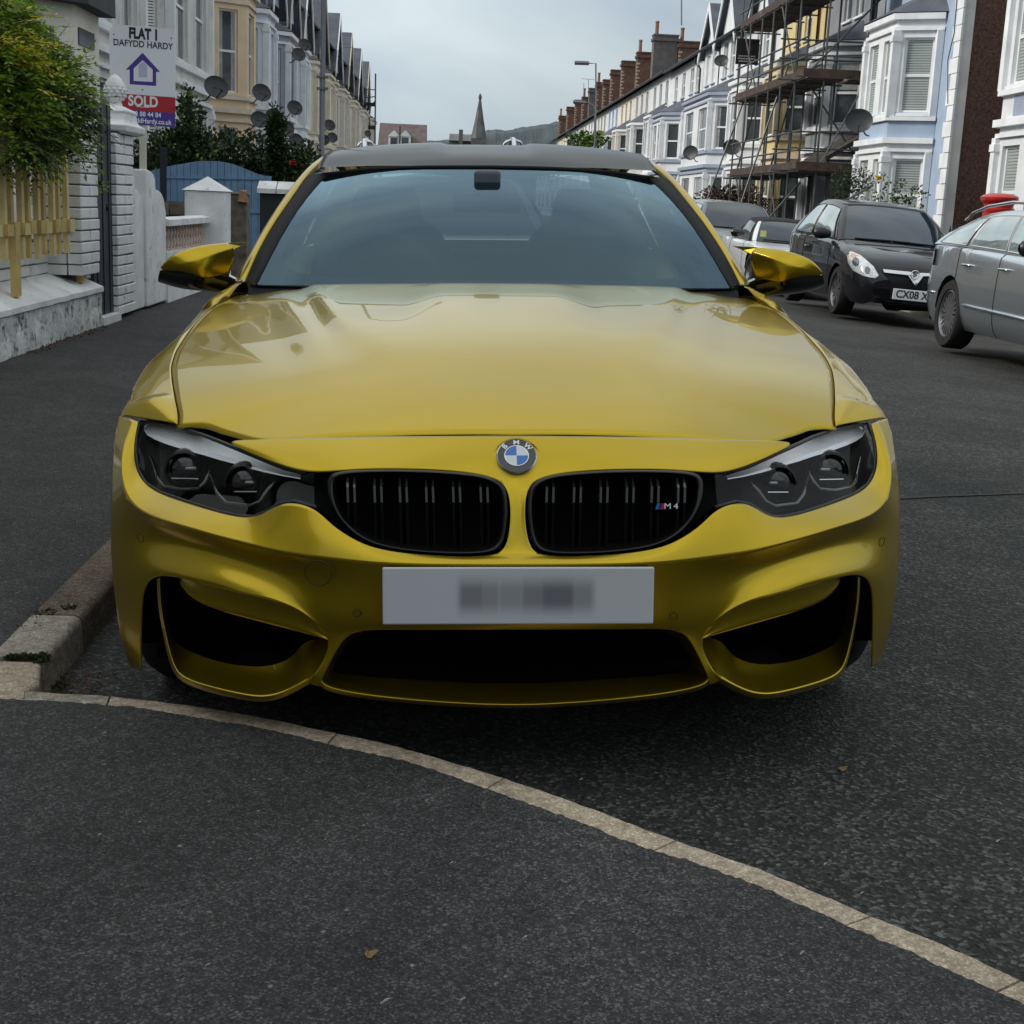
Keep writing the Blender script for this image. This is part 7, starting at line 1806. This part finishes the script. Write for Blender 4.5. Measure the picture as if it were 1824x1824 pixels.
# feathery shrub spilling over the yellow fence
sh = empty('leafy_shrub', (-3.2, 6.4, .9), label='big feathery yellow-green shrub spilling over the yellow fence at far left', cat='shrub'); og = sh.location
blobs = []
for px_, py_, y_, r_ in ((-40, 60, 6.5, .42), (20, 70, 6.7, .30), (5, 150, 6.5, .36), (60, 115, 6.9, .27), (95, 150, 7.1, .28), (60, 190, 6.8, .34), (120, 190, 7.3, .26), (10, 225, 6.4, .30), (90, 235, 7.0, .25), (122, 170, 7.4, .16), (132, 215, 7.5, .15), (35, 40, 6.9, .20), (120, 255, 7.3, .14)):
    blobs.append((at_y(px_ - 20, py_, y_ - .45), (r_ * .95, r_ * 1.0, r_ * .85)))
rr = random.Random(21); bs = {k: MB() for k in 'gyd'}; stems = MB()
for _ in range(2300):
    c_, r_ = rr.choices(blobs, [b[1][0] ** 2 for b in blobs])[0]; v = Vector((rr.gauss(0.1, 1), rr.gauss(-.35, 1), rr.gauss(.1, 1))).normalized(); q = rr.uniform(.45, 1.05)
    p = Vector((c_[0] + v.x * r_[0] * q, c_[1] + v.y * r_[1] * q, c_[2] + v.z * r_[2] * q)); d = Vector((v.x + rr.gauss(0.25, .45), v.y + rr.gauss(-.1, .5), v.z * .6 + rr.gauss(-.12, .35))).normalized(); L = rr.uniform(.11, .20)
    yel = .5 + 1.2 * mnoise.noise(Vector((p.x * 2.2, p.y * 2.2, p.z * 2.2 + 5))) + (p.z - 2.05) * .55
    key = 'y' if yel + rr.gauss(0, .15) > .50 else ('g' if yel + rr.gauss(0, .2) > -.05 else 'd')
    side = d.cross(Vector((0, 0, 1))); side = side.normalized() if side.length > .05 else Vector((1, 0, 0)); side = (side + Vector((0, 0, rr.gauss(0, .35)))).normalized()
    n = rr.choice((3, 4, 4, 5)); nn = d.cross(side)
    for k in range(n + 1):
        f = k / n; pp = p + d * L * f + Vector((0, 0, -.035 * f * f)); ll = rr.uniform(.042, .062) * (1 - .25 * f)
        for sg in ((-1, 1) if k < n else (0,)):
            dd = (d * (.65 if sg else 1) + side * sg + Vector((0, 0, rr.gauss(-.12, .2)))).normalized() * ll; b_ = bs[key]; w = nn * 0 + d.cross(nn).normalized() * 0; s_ = dd.cross(nn + Vector((rr.gauss(0, .3), rr.gauss(0, .3), rr.gauss(0, .3)))).normalized() * ll * .23
            b_.add([pp, pp + dd * .42 + s_, pp + dd, pp + dd * .42 - s_], [(0, 1, 2), (0, 2, 3)])
    stems.tube([p, p + d * L * .6 + Vector((0, 0, -.01)), p + d * L + Vector((0, 0, -.035))], .0016, 3, cap=False)
for k in bs: tag(bs[k].build('foliage', LEAF[k], sh, org=og), kind='stuff')
tag(stems.build('twigs', mat('vine_bark', (.10, .085, .05), rough=.9, var=.3), sh, org=og), kind='stuff')
for pts, r_ in ((((60, 300), (80, 278), (95, 276), (112, 288), (128, 284), (140, 266), (138, 250), (128, 246), (122, 258), (130, 282), (143, 300), (149, 314), (144, 323), (132, 320)), .011), (((100, 330), (96, 300), (104, 270), (120, 248), (122, 225)), .009), (((40, 310), (55, 285), (85, 262), (110, 235)), .010), (((150, 345), (158, 300), (166, 262), (170, 235), (160, 215)), .007), (((175, 350), (182, 315), (178, 280), (168, 250)), .004)):
    b_ = MB(); b_.tube([at_x(px_, py_, -2.84 + .04 * math.sin(i)) for i, (px_, py_) in enumerate(pts)], r_, 6); b_.build('vine_stem', mat('vine_bark', (.10, .085, .05)), sh, org=og, smooth=True)
hang = [(at_x(px_, py_, -2.72), (.05, .08, .12)) for px_, py_ in ((165, 250), (170, 285), (178, 318), (186, 340), (150, 280))]
clump(sh, 'foliage', hang, 120, .045, [('g', .6), ('d', .4)], 23, og, wid=.25)
clump(sh, 'foliage', [(at_x(px_, py_, -2.86), (.03, .12, .12)) for px_, py_ in ((40, 330), (48, 370), (10, 300), (70, 310), (118, 370))], 70, .04, [('g', .5), ('d', .5)], 24, og, wid=.25)
# hedge, ivy and garden shrubs beyond
hd = empty('garden_hedge', (-4.6, 21, .2), label='dark green hedge behind the pale blue boarded fence', cat='hedge'); og = hd.location
hb = [(at_y(px_, py_, 21.0), (.55, .6, .42)) for px_, py_ in ((250, 290), (285, 275), (320, 278), (360, 275), (400, 272), (435, 275), (470, 285), (510, 300), (300, 320), (400, 315), (470, 325))]
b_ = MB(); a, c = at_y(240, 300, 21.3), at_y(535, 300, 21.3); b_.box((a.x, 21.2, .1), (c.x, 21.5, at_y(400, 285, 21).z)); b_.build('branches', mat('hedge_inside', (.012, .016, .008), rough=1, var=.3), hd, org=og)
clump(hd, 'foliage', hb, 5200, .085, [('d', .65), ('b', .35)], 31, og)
iv = empty('ivy_shrub', (-4.9, 19.6, .2), label='ivy climbing a garden post to the right of the sold board', cat='shrub'); og = iv.location
ib = [(at_y(px_, py_, 19.5), (r_, .3, r_ * 1.1)) for px_, py_, r_ in ((330, 165, .11), (335, 190, .17), (338, 215, .22), (340, 245, .27), (325, 262, .32), (358, 262, .25), (300, 268, .3))]
clump(iv, 'foliage', ib, 1500, .085, [('d', .6), ('g', .08), ('b', .32)], 33, og)
b_ = MB(); q = at_y(338, 260, 19.6); b_.tube([(q.x, 19.6, .1), (q.x, 19.6, at_y(333, 165, 19.6).z)], .05, 6); b_.build('trunk', mat('vine_bark', (.10, .085, .05)), iv, org=og)
ct = empty('conical_evergreen', (-3.6, 20.2, .2), label='tall narrow dark evergreen rising among the satellite dishes', cat='tree'); og = ct.location
cb = [(at_y(492, py_, 20.2), (r_, r_, .22)) for py_, r_ in ((212, .10), (225, .14), (240, .135), (258, .13), (275, .14), (292, .14), (310, .15), (325, .16))]
clump(ct, 'crown', cb, 2200, .075, [('d', .72), ('b', .28)], 35, og)
q = at_y(492, 310, 20.2); b_ = MB(); b_.tube([(q.x, 20.2, .1), (q.x, 20.2, at_y(492, 215, 20.2).z)], [.09, .04], 8); b_.build('trunk', mat('vine_bark', (.10, .085, .05)), ct, org=og)
fs = empty('flowering_shrub', (-3.2, 20.5, .2), label='green shrub with a red flower just left of the coupe roof', cat='shrub'); og = fs.location
fb = [(at_y(px_, py_, 20.4), (r_, .4, r_)) for px_, py_, r_ in ((525, 280, .24), (545, 275, .22), (515, 305, .26), (540, 300, .28), (505, 325, .25))]
clump(fs, 'foliage', fb, 1300, .075, [('d', .55), ('g', .10), ('b', .35)], 37, og)
b_ = MB(); q = at_y(522, 290, 20.0)
for k in range(14):
    v = Vector((math.cos(k * 2.4), math.sin(k * 2.4) - .6, .4 * math.cos(k))).normalized() * .07; leaf(b_, q, v, .03, rr)
b_.build('flower', mat('red_petals', (.55, .03, .03), rough=.6, var=.2), fs, org=og)
# ================================================================== street furniture, dishes, scaffold, planting on the right
DISH = mat('dish_grey', (.045, .05, .055), rough=.5, var=.15, vscale=4)
def dish(px, py, Y, r_, label, group, face=(0.55, -.8, .28), arm=True):
    c_ = at_y(px, py, Y); root = empty('satellite_dish', c_, label=label, cat='satellite dish', group=group)
    n_ = Vector(face).normalized(); q = n_.to_track_quat('Z', 'Y').to_matrix().to_4x4()
    b_ = MB(); prof = [(.001, -.055), (r_ * .4, -.045), (r_ * .75, -.02), (r_ * .97, .008), (r_, .014), (r_ * 1.0, .004), (r_ * .75, -.032), (.001, -.068)]
    b_.lathe(prof, 24, q @ Matrix.Scale(.86, 4, (0, 1, 0)), cap=False); b_.build('reflector', DISH, root, smooth=True, sharp=60)
    tip = n_ * r_ * 1.05 + Vector((0, 0, -r_ * .55)); b_ = MB(); b_.tube([Vector((0, 0, -r_ * .8)), tip], .014, 6); b_.tube([n_ * -.02 + Vector((-.05, 0, 0)), tip], .007, 4); b_.tube([n_ * -.02 + Vector((.05, 0, 0)), tip], .007, 4); b_.build('arm', DISH, root)
    b_ = MB(); b_.tube([tip - n_ * .02, tip + n_ * .08 + Vector((0, 0, -.02))], .035, 8); b_.build('receiver', DISH, root)
    b_ = MB(); sgn = 1 if c_.x > 0 else -1; b_.tube([n_ * -.05, n_ * -.15 + Vector((0, 0, -.05)), Vector((sgn * .25, .2, -r_ * .95)), Vector((sgn * .35, .3, -r_ * .98))], .018, 6); b_.build('bracket', DISH, root)
    return root
GDL, GDR = 'satellite dishes on the left terrace', 'satellite dishes on the right terrace'
for px, py, Y, r_, lab in ((385, 155, 28.5, .30, 'largest dark satellite dish, on the front of the peach house'), (466, 165, 38.2, .31, 'satellite dish overlapping the pale blue bay, level with the peach sill'), (525, 192, 44.5, .30, 'satellite dish in front of the slate-blue house, lower right of its window'), (462, 213, 35, .27, 'satellite dish left of the dark evergreen tip'), (487, 207, 37, .26, 'satellite dish right above the dark evergreen tip'), (508, 229, 34, .27, 'satellite dish against the right flank of the dark evergreen'), (527, 250, 42, .27, 'satellite dish above the red-flowered shrub'), (587, 223, 55, .28, 'satellite dish just right of the lamp post, upper one'), (577, 249, 55, .27, 'satellite dish partly behind the lamp post, lower left one'), (592, 245, 58, .27, 'satellite dish just right of the lamp post, lower right one'), (543, 80, 52, .28, 'upper of the two dishes high on the cream house'), (532, 97, 50, .30, 'lower of the two dishes high on the cream house'), (655, 238, 95, .28, 'small dish in front of the far scaffold poles')):
    dish(px, py, Y, r_ * .93, lab, GDL, (.55, -.80, .26))
for px, py, Y, r_, lab, fc in ((1285, 108, 54, .30, 'satellite dish high on the white gabled house', (-.3, -.9, .3)), (1230, 272, 52, .34, 'dark satellite dish edge-on low on the white gabled house', (-.55, -.75, .1)), (1304, 262, 47, .34, 'dark dish behind the scaffold raker, right of the white bay', (-.2, -.95, .2)), (1530, 215, 30.6, .34, 'big dark satellite dish at the left corner of the sky-blue bay', (-.25, -.95, .12)), (1068, 239, 96, .34, 'small dark dish left of the blue-grey banded house', (-.3, -.9, .25)), (1015, 238, 120, .32, 'small distant dish, upper one above the coupe roof', (-.3, -.9, .25)), (1016, 254, 118, .30, 'small distant dish, lower one just above the coupe roof', (-.3, -.9, .25)), (989, 253, 130, .30, 'most distant dish at the left end of the right row', (-.3, -.9, .25))):
    dish(px, py, Y, r_ * .93, lab, GDR, fc)
# lamp posts and aerials
GALV = mat('galvanised_steel', (.17, .18, .20), rough=.5, metal=.4, var=.1)
q = at_y(573, 270, 24.0); t_ = at_y(580.5, 0, 24.0); lp_ = empty('lamp_post', (q.x, 24, .1), label='grey lamp post on the left pavement, its head above the photo', cat='lamp post'); og = lp_.location
b_ = MB(); b_.tube([(q.x, 24, .1), (q.x, 24, 1.3), (q.x, 24, 1.35), (q.x, 24, 8.2), (q.x + .3, 24, 8.5), (q.x + 1.1, 24, 8.55)], [.075, .075, .05, .042, .035, .03], 10); b_.build('column', GALV, lp_, org=og, smooth=True)
b_ = MB(); b_.box((q.x + 1.0, 23.9, 8.5), (q.x + 1.55, 24.1, 8.62)); b_.build('lantern', GALV, lp_, org=og)
for py in (137, 158):
    z = at_y(577, py, 24).z; b_ = MB(); b_.box((q.x - .10, 23.94, z - .02), (q.x + .10, 24.06, z + .02)); b_.build('band', GALV, lp_, org=og)
def street_lamp(label, pts, Y, r_):
    P_ = [at_y(px, py, Y) for px, py in pts]; root = empty('street_lamp', (P_[0].x, Y, -.1), label=label, cat='street lamp'); og = root.location
    b_ = MB(); b_.tube([(P_[0].x, Y, -.1)] + P_, r_, 6); b_.build('column', GALV, root, org=og, smooth=True); d = (P_[-1] - P_[-2]).normalized()
    b_ = MB(); b_.tube([P_[-1] - d * .1, P_[-1] + d * .55], .10, 6); b_.build('lantern', GALV, root, org=og)
street_lamp('slim street lamp with a square arm above the right chimneys', [(1061, 235), (1061.5, 113), (1045, 112.5)], 64, .035)
street_lamp('street lamp with a curved arm in front of the brick stacks', [(1059.5, 250), (1059.5, 200), (1057, 189), (1050, 184), (1040, 183)], 72, .05)
def aerial(label, px, py0, py1, Y, arms):
    a, c = at_y(px, py0, Y), at_y(px, py1, Y); b_ = MB(); b_.tube([a, c], .03, 5)
    for (x0, y0_), (x1, y1_) in arms: b_.tube([at_y(x0, y0_, Y), at_y(x1, y1_, Y)], .02, 4)
    tag(b_.build('roof_aerial', GALV), label, 'aerial', 'roof aerials')
aerial('T-shaped television aerial on the far right stacks', 1048, 172, 142, 146, [((1036, 140), (1059, 142))])
aerial('thin mast aerial left of the T-shaped one', 1040, 170, 148, 150, [])
aerial('television aerial on the stepped gables of the left row', 603, 95, 78, 84, [((602, 84), (626, 84)), ((606, 80), (606, 88))])
aerial('tall thin whip aerial on the white gabled house', 1214, 45, -30, 62, [])
# far-left scaffold
FS = mat('scaffold_tube', (.10, .108, .108), rough=.5, metal=.5, var=.2)
RUSTB = mat('scaffold_board', (.065, .045, .036), rough=.9, var=.4, vscale=5, col2=(.15, .13, .11), c2=(.55, .75), c2scale=2)
sc = empty('scaffold', at_y(655, 260, 100), label='distant scaffold on the last houses of the left row', cat='scaffold'); og = sc.location
def tubes(root, og, lst, r_, name='pole'):
    for a, c in lst: b_ = MB(); b_.tube([a, c], r_, 6); b_.build(name, FS, root, org=og)
F = lambda px, py, Y=100: at_y(px, py, Y)
tubes(sc, og, [(F(668, 258), F(669, 131)), (F(658, 258, 103), F(658, 150, 103)), (F(645, 258, 106), F(646, 160, 106))], .06)
tubes(sc, og, [(F(643, 158, 104), F(669, 160)), (F(643, 175, 104), F(669, 172)), (F(635, 222, 104), F(668, 180))], .04, 'ledger')
for y_ in (181, 222):
    a, c = F(636, y_, 106), F(668, y_ + 2, 100); b_ = MB(); b_.hexa([a + Vector(v) for v in ((0, 0, -.25), (0, .3, -.25))] + [c + Vector((0, .3, -.25)), c + Vector((0, 0, -.25))] + [a, a + Vector((0, .3, 0)), c + Vector((0, .3, 0)), c]); b_.build('board', RUSTB, sc, org=og)
# main scaffold on the right
ms = empty('scaffold', (10.2, 43, -.1), label='tube-and-board scaffold wrapped round the dark houses on the right', cat='scaffold'); og = ms.location
XO, XI, YN, YF = 9.05, 10.15, 37.0, 45.2
LV = [2.35, 4.75, 7.0, 9.2]
ysl = [37.0, 38.7, 40.4, 42.0, 43.6, 45.2]
jr = random.Random(9)
for y in ysl:
    for x in (XO, XI): tubes(ms, og, [(Vector((x, y, -.1)), Vector((x + jr.uniform(-.05, .05), y, 10.4 + jr.uniform(-.4, .5))))], .03)
tubes(ms, og, [(Vector((x, YN, -.1)), Vector((x, YN, 10.5))) for x in (11.1,)] + [(Vector((9.6, YN - .9, -.1)), Vector((9.6, YN - .9, 10.2))), (Vector((10.7, YN - .9, -.1)), Vector((10.7, YN - .9, 10.0)))], .03)
for z in LV:
    for dz in (0, .55, 1.05):
        tubes(ms, og, [(Vector((XO, YN - 1.1, z + dz)), Vector((XO, YF + .4, z + dz)))], .026, 'ledger')
        tubes(ms, og, [(Vector((XO - .5, YN - .04, z + dz + .03)), Vector((11.35, YN - .04, z + dz + .03)))], .026, 'ledger')
        if dz < .6: tubes(ms, og, [(Vector((XO - .2, YN - .94, z + dz + .05)), Vector((11.2, YN - .94, z + dz + .05)))], .026, 'ledger')
    for y in ysl: tubes(ms, og, [(Vector((XO - .25, y + .04, z - .06)), Vector((XI + .2, y + .04, z - .06)))], .026, 'transom')
    if z < 8:
        for k in range(4): b_ = MB(); b_.box((XO + .08 + k * .25, YN - 1.0, z - .02), (XO + .08 + k * .25 + .23, YF, z + .02)); b_.build('board', RUSTB, ms, org=og)
        for k in range(4): b_ = MB(); b_.box((XI + .1, YN - 1.0 + k * .25, z - .025), (11.4, YN - 1.0 + k * .25 + .23, z + .018)); b_.build('board', RUSTB, ms, org=og)
        b_ = MB(); b_.box((XO - .05, YN - 1.06, z + .02), (11.4, YN - 1.02, z + .25)); b_.build('toe_board', RUSTB, ms, org=og)
        b_ = MB(); b_.box((XO - .045, YN - 1.0, z + .02), (XO - .005, YF, z + .24)); b_.build('toe_board', RUSTB, ms, org=og)
br = [((XO, 37, 0), (XO, 39.4, 2.4)), ((XO, 39.4, 2.4), (XO, 37, 4.75)), ((XO, 37, 4.75), (XO, 39.4, 7)), ((XO, 41.8, 0), (XO, 44.4, 2.4)), ((XO, 44.4, 2.4), (XO, 41.8, 4.75)), ((XO, 42, 4.7), (XO, 44.8, 7)), ((XO, 44.8, 7), (XO, 42.2, 9.3)), ((9.1, 36.93, 0), (11.2, 36.93, 2.3)), ((11.2, 36.93, 2.4), (9.4, 36.93, 4.7)), ((9.1, 36.93, 4.7), (11.2, 36.93, 7)), ((11.2, 36.93, 7), (9.5, 36.93, 9.4)), ((9.6, 36, 2.4), (10.7, 36, 4.7))]
tubes(ms, og, [(Vector(a), Vector(c)) for a, c in br], .026, 'brace')
for (p0, p1, Y0, Y1) in (((1345, 125), (1258, 360), 45.2, 44), ((1404, 115), (1320, 362), 40.4, 39.4), ((1555, 330), (1488, 368), 31.5, 30.5), ((1425, 325), (1370, 388), 37, 36)):
    tubes(ms, og, [(at_y(*p0, Y0), at_y(*p1, Y1))], .03, 'raker')
# builder's banner on the scaffold
a, c = at_y(1313, 68, 45.0), at_y(1350, 116, 45.0); bn = empty('banner', ((a.x + c.x) / 2, 45.0, (a.z + c.z) / 2), label='black builder banner with red mark and white lines hung on the scaffold', cat='banner')
w, hh = (c.x - a.x) / 2, (a.z - c.z) / 2; b_ = MB(); b_.box((-w, 0, -hh), (w, .02, hh)); b_.build('sheet', mat('banner_black', (.014, .014, .018), rough=.6, var=.1), bn)
for i in range(5):
    b_ = MB(); x = -.22 * w + i * .13 * w; b_.prism([(x, -.004, .10 * hh + .05 * (i % 2)), (x + .08 * w, -.004, .1 * hh), (x + .10 * w, -.004, .55 * hh - .08 * (i % 3)), (x + .02 * w, -.004, .62 * hh)], (0, .003, 0)); b_.build('red_mark', mat('banner_red', (.20, .012, .03), rough=.6, var=0), bn)
for z, f in ((-.35, .75), (-.55, .8), (-.75, .7)):
    for k in range(7):
        b_ = MB(); x0 = lerp(-f * w, f * w, k / 7); b_.box((x0, -.004, (z - .05) * hh), (x0 + 2 * f * w / 7 * .75, -.001, (z + .05) * hh)); b_.build('print_line', mat('banner_white', (.55, .55, .58), rough=.6, var=0), bn)
# porch with a slated lean-to roof in front of the dim house
po = empty('porch', (10.2, 36.0, -.1), label='dark slated lean-to porch between the sky-blue bay and the scaffold', cat='porch'); og = po.location
A, C, D, E = at_y(1556, 238, 36.2), at_y(1470, 288, 36.2), at_y(1475, 290, 38.2), at_y(1556, 236, 38.2)
b_ = MB(); b_.add([A, C, C + Vector((0, 2.4, 0)), A + Vector((0, 2.4, 0)), A + Vector((0, 0, .1)), C + Vector((0, 0, .1)), C + Vector((0, 2.4, .1)), A + Vector((0, 2.4, .1))], [(0, 1, 2, 3), (7, 6, 5, 4), (0, 4, 5, 1), (1, 5, 6, 2), (2, 6, 7, 3), (3, 7, 4, 0)]); b_.build('roof', mat('porch_slate', (.065, .055, .05), rough=.8, var=.35, vscale=6, bump=.5, bscale=8), po, org=og)
n = 7
for i in range(n):
    t0 = i / n; p0 = C.lerp(A, t0) + Vector((0, -.02, .105)); p1 = C.lerp(A, t0 + .9 / n) + Vector((0, -.02, .115)); b_ = MB(); b_.hexa([p0, p1, p1 + Vector((0, 2.4, 0)), p0 + Vector((0, 2.4, 0)), p0 + Vector((0, 0, .03)), p1 + Vector((0, 0, .012)), p1 + Vector((0, 2.4, .012)), p0 + Vector((0, 2.4, .03))]); b_.build('slate_course', mat('porch_slate', (.065, .055, .05)), po, org=og)
for yy in (36.3, 38.3): b_ = MB(); b_.box((C.x + .1, yy, -.1), (C.x + .2, yy + .1, C.z)); b_.build('post', mat('porch_timber', (.05, .045, .04), rough=.8), po, org=og)
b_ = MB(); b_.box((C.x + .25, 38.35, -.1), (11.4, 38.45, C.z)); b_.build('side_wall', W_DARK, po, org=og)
# trellis in front of the cream house
tr = empty('trellis', at_y(1390, 370, 42.3), label='dark diamond trellis fence below the scaffold', cat='trellis'); og = tr.location
a, c = at_y(1352, 354, 42.3), at_y(1424, 395, 42.3); b_ = MB(); n = 13; W_, H_ = c.x - a.x, a.z - c.z
for i in range(-6, n):
    for sg in (1, -1):
        x0 = a.x + i * W_ / n; x1 = x0 + H_
        if sg < 0: x0, x1 = x0 + H_, x0
        f0 = max(0, min(1, ((a.x if x1 > x0 else c.x) - x0) / (x1 - x0))) if (x0 < a.x or x0 > c.x) else 0; f1 = min(1, max(0, ((c.x if x1 > x0 else a.x) - x0) / (x1 - x0))) if (x1 > c.x or x1 < a.x) else 1
        if f1 <= f0: continue
        p0, p1 = Vector((lerp(x0, x1, f0), 42.3 + .01 * sg, c.z + H_ * f0)), Vector((lerp(x0, x1, f1), 42.3 + .01 * sg, c.z + H_ * f1)); b_.tube([p0, p1], .014, 4)
tag(b_.build('lattice_strips', NAVY, tr, org=og), kind='stuff'); b_ = MB(); b_.tube([(a.x, 42.3, -.1), (a.x, 42.3, a.z), (c.x, 42.3, a.z), (c.x, 42.3, -.1)], .03, 4); b_.build('frame', NAVY, tr, org=og)
# front garden walls, railing, planting on the right
GWX = 8.9
gw = empty('front_garden_wall', (GWX, 26, -.1), label='dark red-brown front garden wall below the pebble-dashed end wall', cat='wall'); og = gw.location
b_ = MB(); b_.box((GWX, 23.5, -.1), (GWX + .22, 30.6, .78)); b_.build('wall', mat('brown_wall', (.10, .05, .035), rough=.9, var=.3, vscale=8, bump=.4, bscale=20), gw, org=og); b_ = MB(); b_.box((GWX - .03, 23.5, .782), (GWX + .25, 30.6, .86)); b_.build('coping', mat('brown_coping', (.13, .075, .055), rough=.9, var=.3), gw, org=og)
rl = empty('spiked_railing', (GWX, 22.2, -.1), label='dark spiked iron railing beside the silver estate', cat='railing'); og = rl.location
for i in range(16):
    y = 21.2 + i * .15; b_ = MB(); b_.tube([(GWX + .1, y, -.05), (GWX + .1, y, .98), (GWX + .1, y, 1.0), (GWX + .1, y, 1.12)], [.012, .012, .028, .002], 5); b_.build('spike', NAVY, rl, org=og)
b_ = MB(); b_.tube([(GWX + .1, 21.1, .85), (GWX + .1, 23.55, .85)], .018, 5); b_.build('rail', NAVY, rl, org=og)
lw2 = empty('front_garden_wall', (GWX, 45, -.1), label='long white front garden wall behind the parked cars on the right', cat='wall'); b_ = MB(); b_.box((GWX, 30.7, -.1), (GWX + .2, 70, .75)); b_.build('wall', W_GREY, lw2, org=lw2.location)
rs = empty('rose_bush', at_y(1590, 365, 29.5), label='leggy rose bush with one yellow bloom in front of the sky-blue bay', cat='shrub'); og = rs.location; rr = random.Random(41); b_ = MB(); tips = []
base = Vector((og.x, 29.5, .0))
for px_, py_ in ((1550, 338), (1558, 322), (1565, 352), (1575, 345), (1582, 330), (1590, 348), (1600, 335), (1612, 352), (1622, 345), (1636, 338), (1645, 350), (1570, 316), (1605, 325), (1628, 332), (1553, 356), (1595, 362)):
    t_ = at_y(px_, py_, 29.5 + rr.uniform(-.3, .3)); m_ = base.lerp(t_, .55) + Vector((rr.uniform(-.1, .1), 0, .12)); b_.tube([base + Vector((rr.uniform(-.2, .2), 0, 0)), m_, t_], [.012, .008, .004], 4); tips += [t_, m_.lerp(t_, .6), m_.lerp(t_, .25)]
b_.build('stem', mat('rose_stem', (.05, .06, .025), rough=.8), rs, org=og)
clump(rs, 'foliage', [(t, (.13, .13, .10)) for t in tips], 620, .075, [('d', .55), ('b', .25), ('g', .2)], 42, og)
b_ = MB(); q = at_y(1565, 316, 29.3)
for k in range(16): v = Vector((math.cos(k * 2.4), math.sin(k * 2.4) - .5, .6 * math.cos(k * 1.3))).normalized() * .085; leaf(b_, q, v, .04, rr)
b_.build('flower', mat('yellow_petals', (.75, .52, .03), rough=.6, var=.15), rs, org=og)
rh = empty('red_leaved_hedge', at_y(1300, 355, 45), label='dark red-leaved hedge below the white gabled house', cat='hedge'); og = rh.location
clump(rh, 'foliage', [(at_y(px_, py_, 46), (.55, .5, .32)) for px_, py_ in ((1268, 350), (1290, 345), (1312, 346), (1335, 347), (1300, 362), (1270, 366), (1335, 364))], 2300, .10, [('r', .65), ('d', .35)], 43, og)
ds = empty('dark_shrub', at_y(1525, 330, 33), label='dark leafy shrub under the slated porch', cat='shrub'); og = ds.location
clump(ds, 'foliage', [(at_y(px_, py_, 34), (.35, .3, .3)) for px_, py_ in ((1505, 318), (1520, 340), (1498, 350), (1535, 320))], 800, .08, [('d', .8), ('b', .2)], 44, og)
fg = empty('street_shrub', at_y(1045, 250, 88), label='green bush along the far right frontages above the coupe roof', cat='shrub'); clump(fg, 'foliage', [(at_y(px_, 250, 88), (.9, .7, .5)) for px_ in (1030, 1045, 1060)], 700, .22, [('g', .4), ('d', .6)], 45, fg.location)
# red pillar box
pbx = at_y(1780, 360, 17.6); zg = rpave_z(pbx.x); RED = mat('post_office_red', (.42, .018, .014), rough=.4, coat=.5, var=.12, vscale=5)
pb2 = empty('pillar_box', (pbx.x, 17.6, zg), label='red pillar post box behind the silver estate', cat='post box'); H = at_y(1780, 344, 17.6).z - zg
b_ = MB(); b_.lathe([(.235, 0), (.235, .12), (.215, .15), (.21, H - .28)], 32); b_.build('body', RED, pb2, smooth=True, sharp=30)
b_ = MB(); b_.lathe([(.21, H - .279), (.225, H - .25), (.225, H - .22), (.20, H - .20), (.205, H - .16), (.245, H - .12), (.262, H - .09), (.262, H - .06), (.24, H - .035), (.15, H - .008), (.01, H)], 32); b_.build('cap', RED, pb2, smooth=True, sharp=35)
b_ = MB(); b_.box((-.10, -.222, H - .42), (.10, -.205, H - .36)); b_.build('slot', GLOSS_BLACK, pb2); b_ = MB(); b_.box((-.14, -.214, H - 1.2), (.14, -.19, H - .5)); b_.build('door', RED, pb2); b_ = MB(); b_.box((-.07, -.224, H - .66), (.07, -.205, H - .52)); b_.build('notice_plate', mat('notice_white', (.6, .6, .6), rough=.5), pb2)
# unseen house behind the fenced garden, added and sized to block the sun
h = House(-1, LXM - .3, -11.0, 21.2, LZ0, 'unseen terraced house added behind the fenced garden at far left to block the sun', W_GREY, TRIM_W, 'terraced houses on the left of the street')
h.face((0, h.y0), (0, h.y1), 0, 6.9, [(3, 4.2, 1, 2.8), (3, 4.2, 4.2, 6), (9, 10.2, 1, 2.8), (9, 10.2, 4.2, 6)]); h.roof(6.9, 8.8, depth=4.2); h.done()
# the terrace across the junction behind the viewer, mirrored in paint and glass
jt = empty('terraced_house', (0, -24, 0), label='brick terrace across the junction behind the viewer', cat='house'); og = jt.location
b_ = MB(); b_.box((-34, -32, 0), (34, -24, 7.4)); b_.build('wall', mat('junction_brick', (.24, .19, .15), rough=.9, var=.2), jt, org=og)
b_ = MB(); b_.prism([(-34.5, -23.6, 7.4), (-34.5, -28, 10.6), (-34.5, -32.4, 7.4)], (69, 0, 0)); b_.build('roof', SLATE, jt, org=og)
for i in range(22):
    for z in (1.0, 4.3):
        x = -33 + i * 3; b_ = MB(); b_.box((x, -24.02, z), (x + 1.1, -23.98, z + 1.7)); b_.build('window', PANE, jt, org=og)
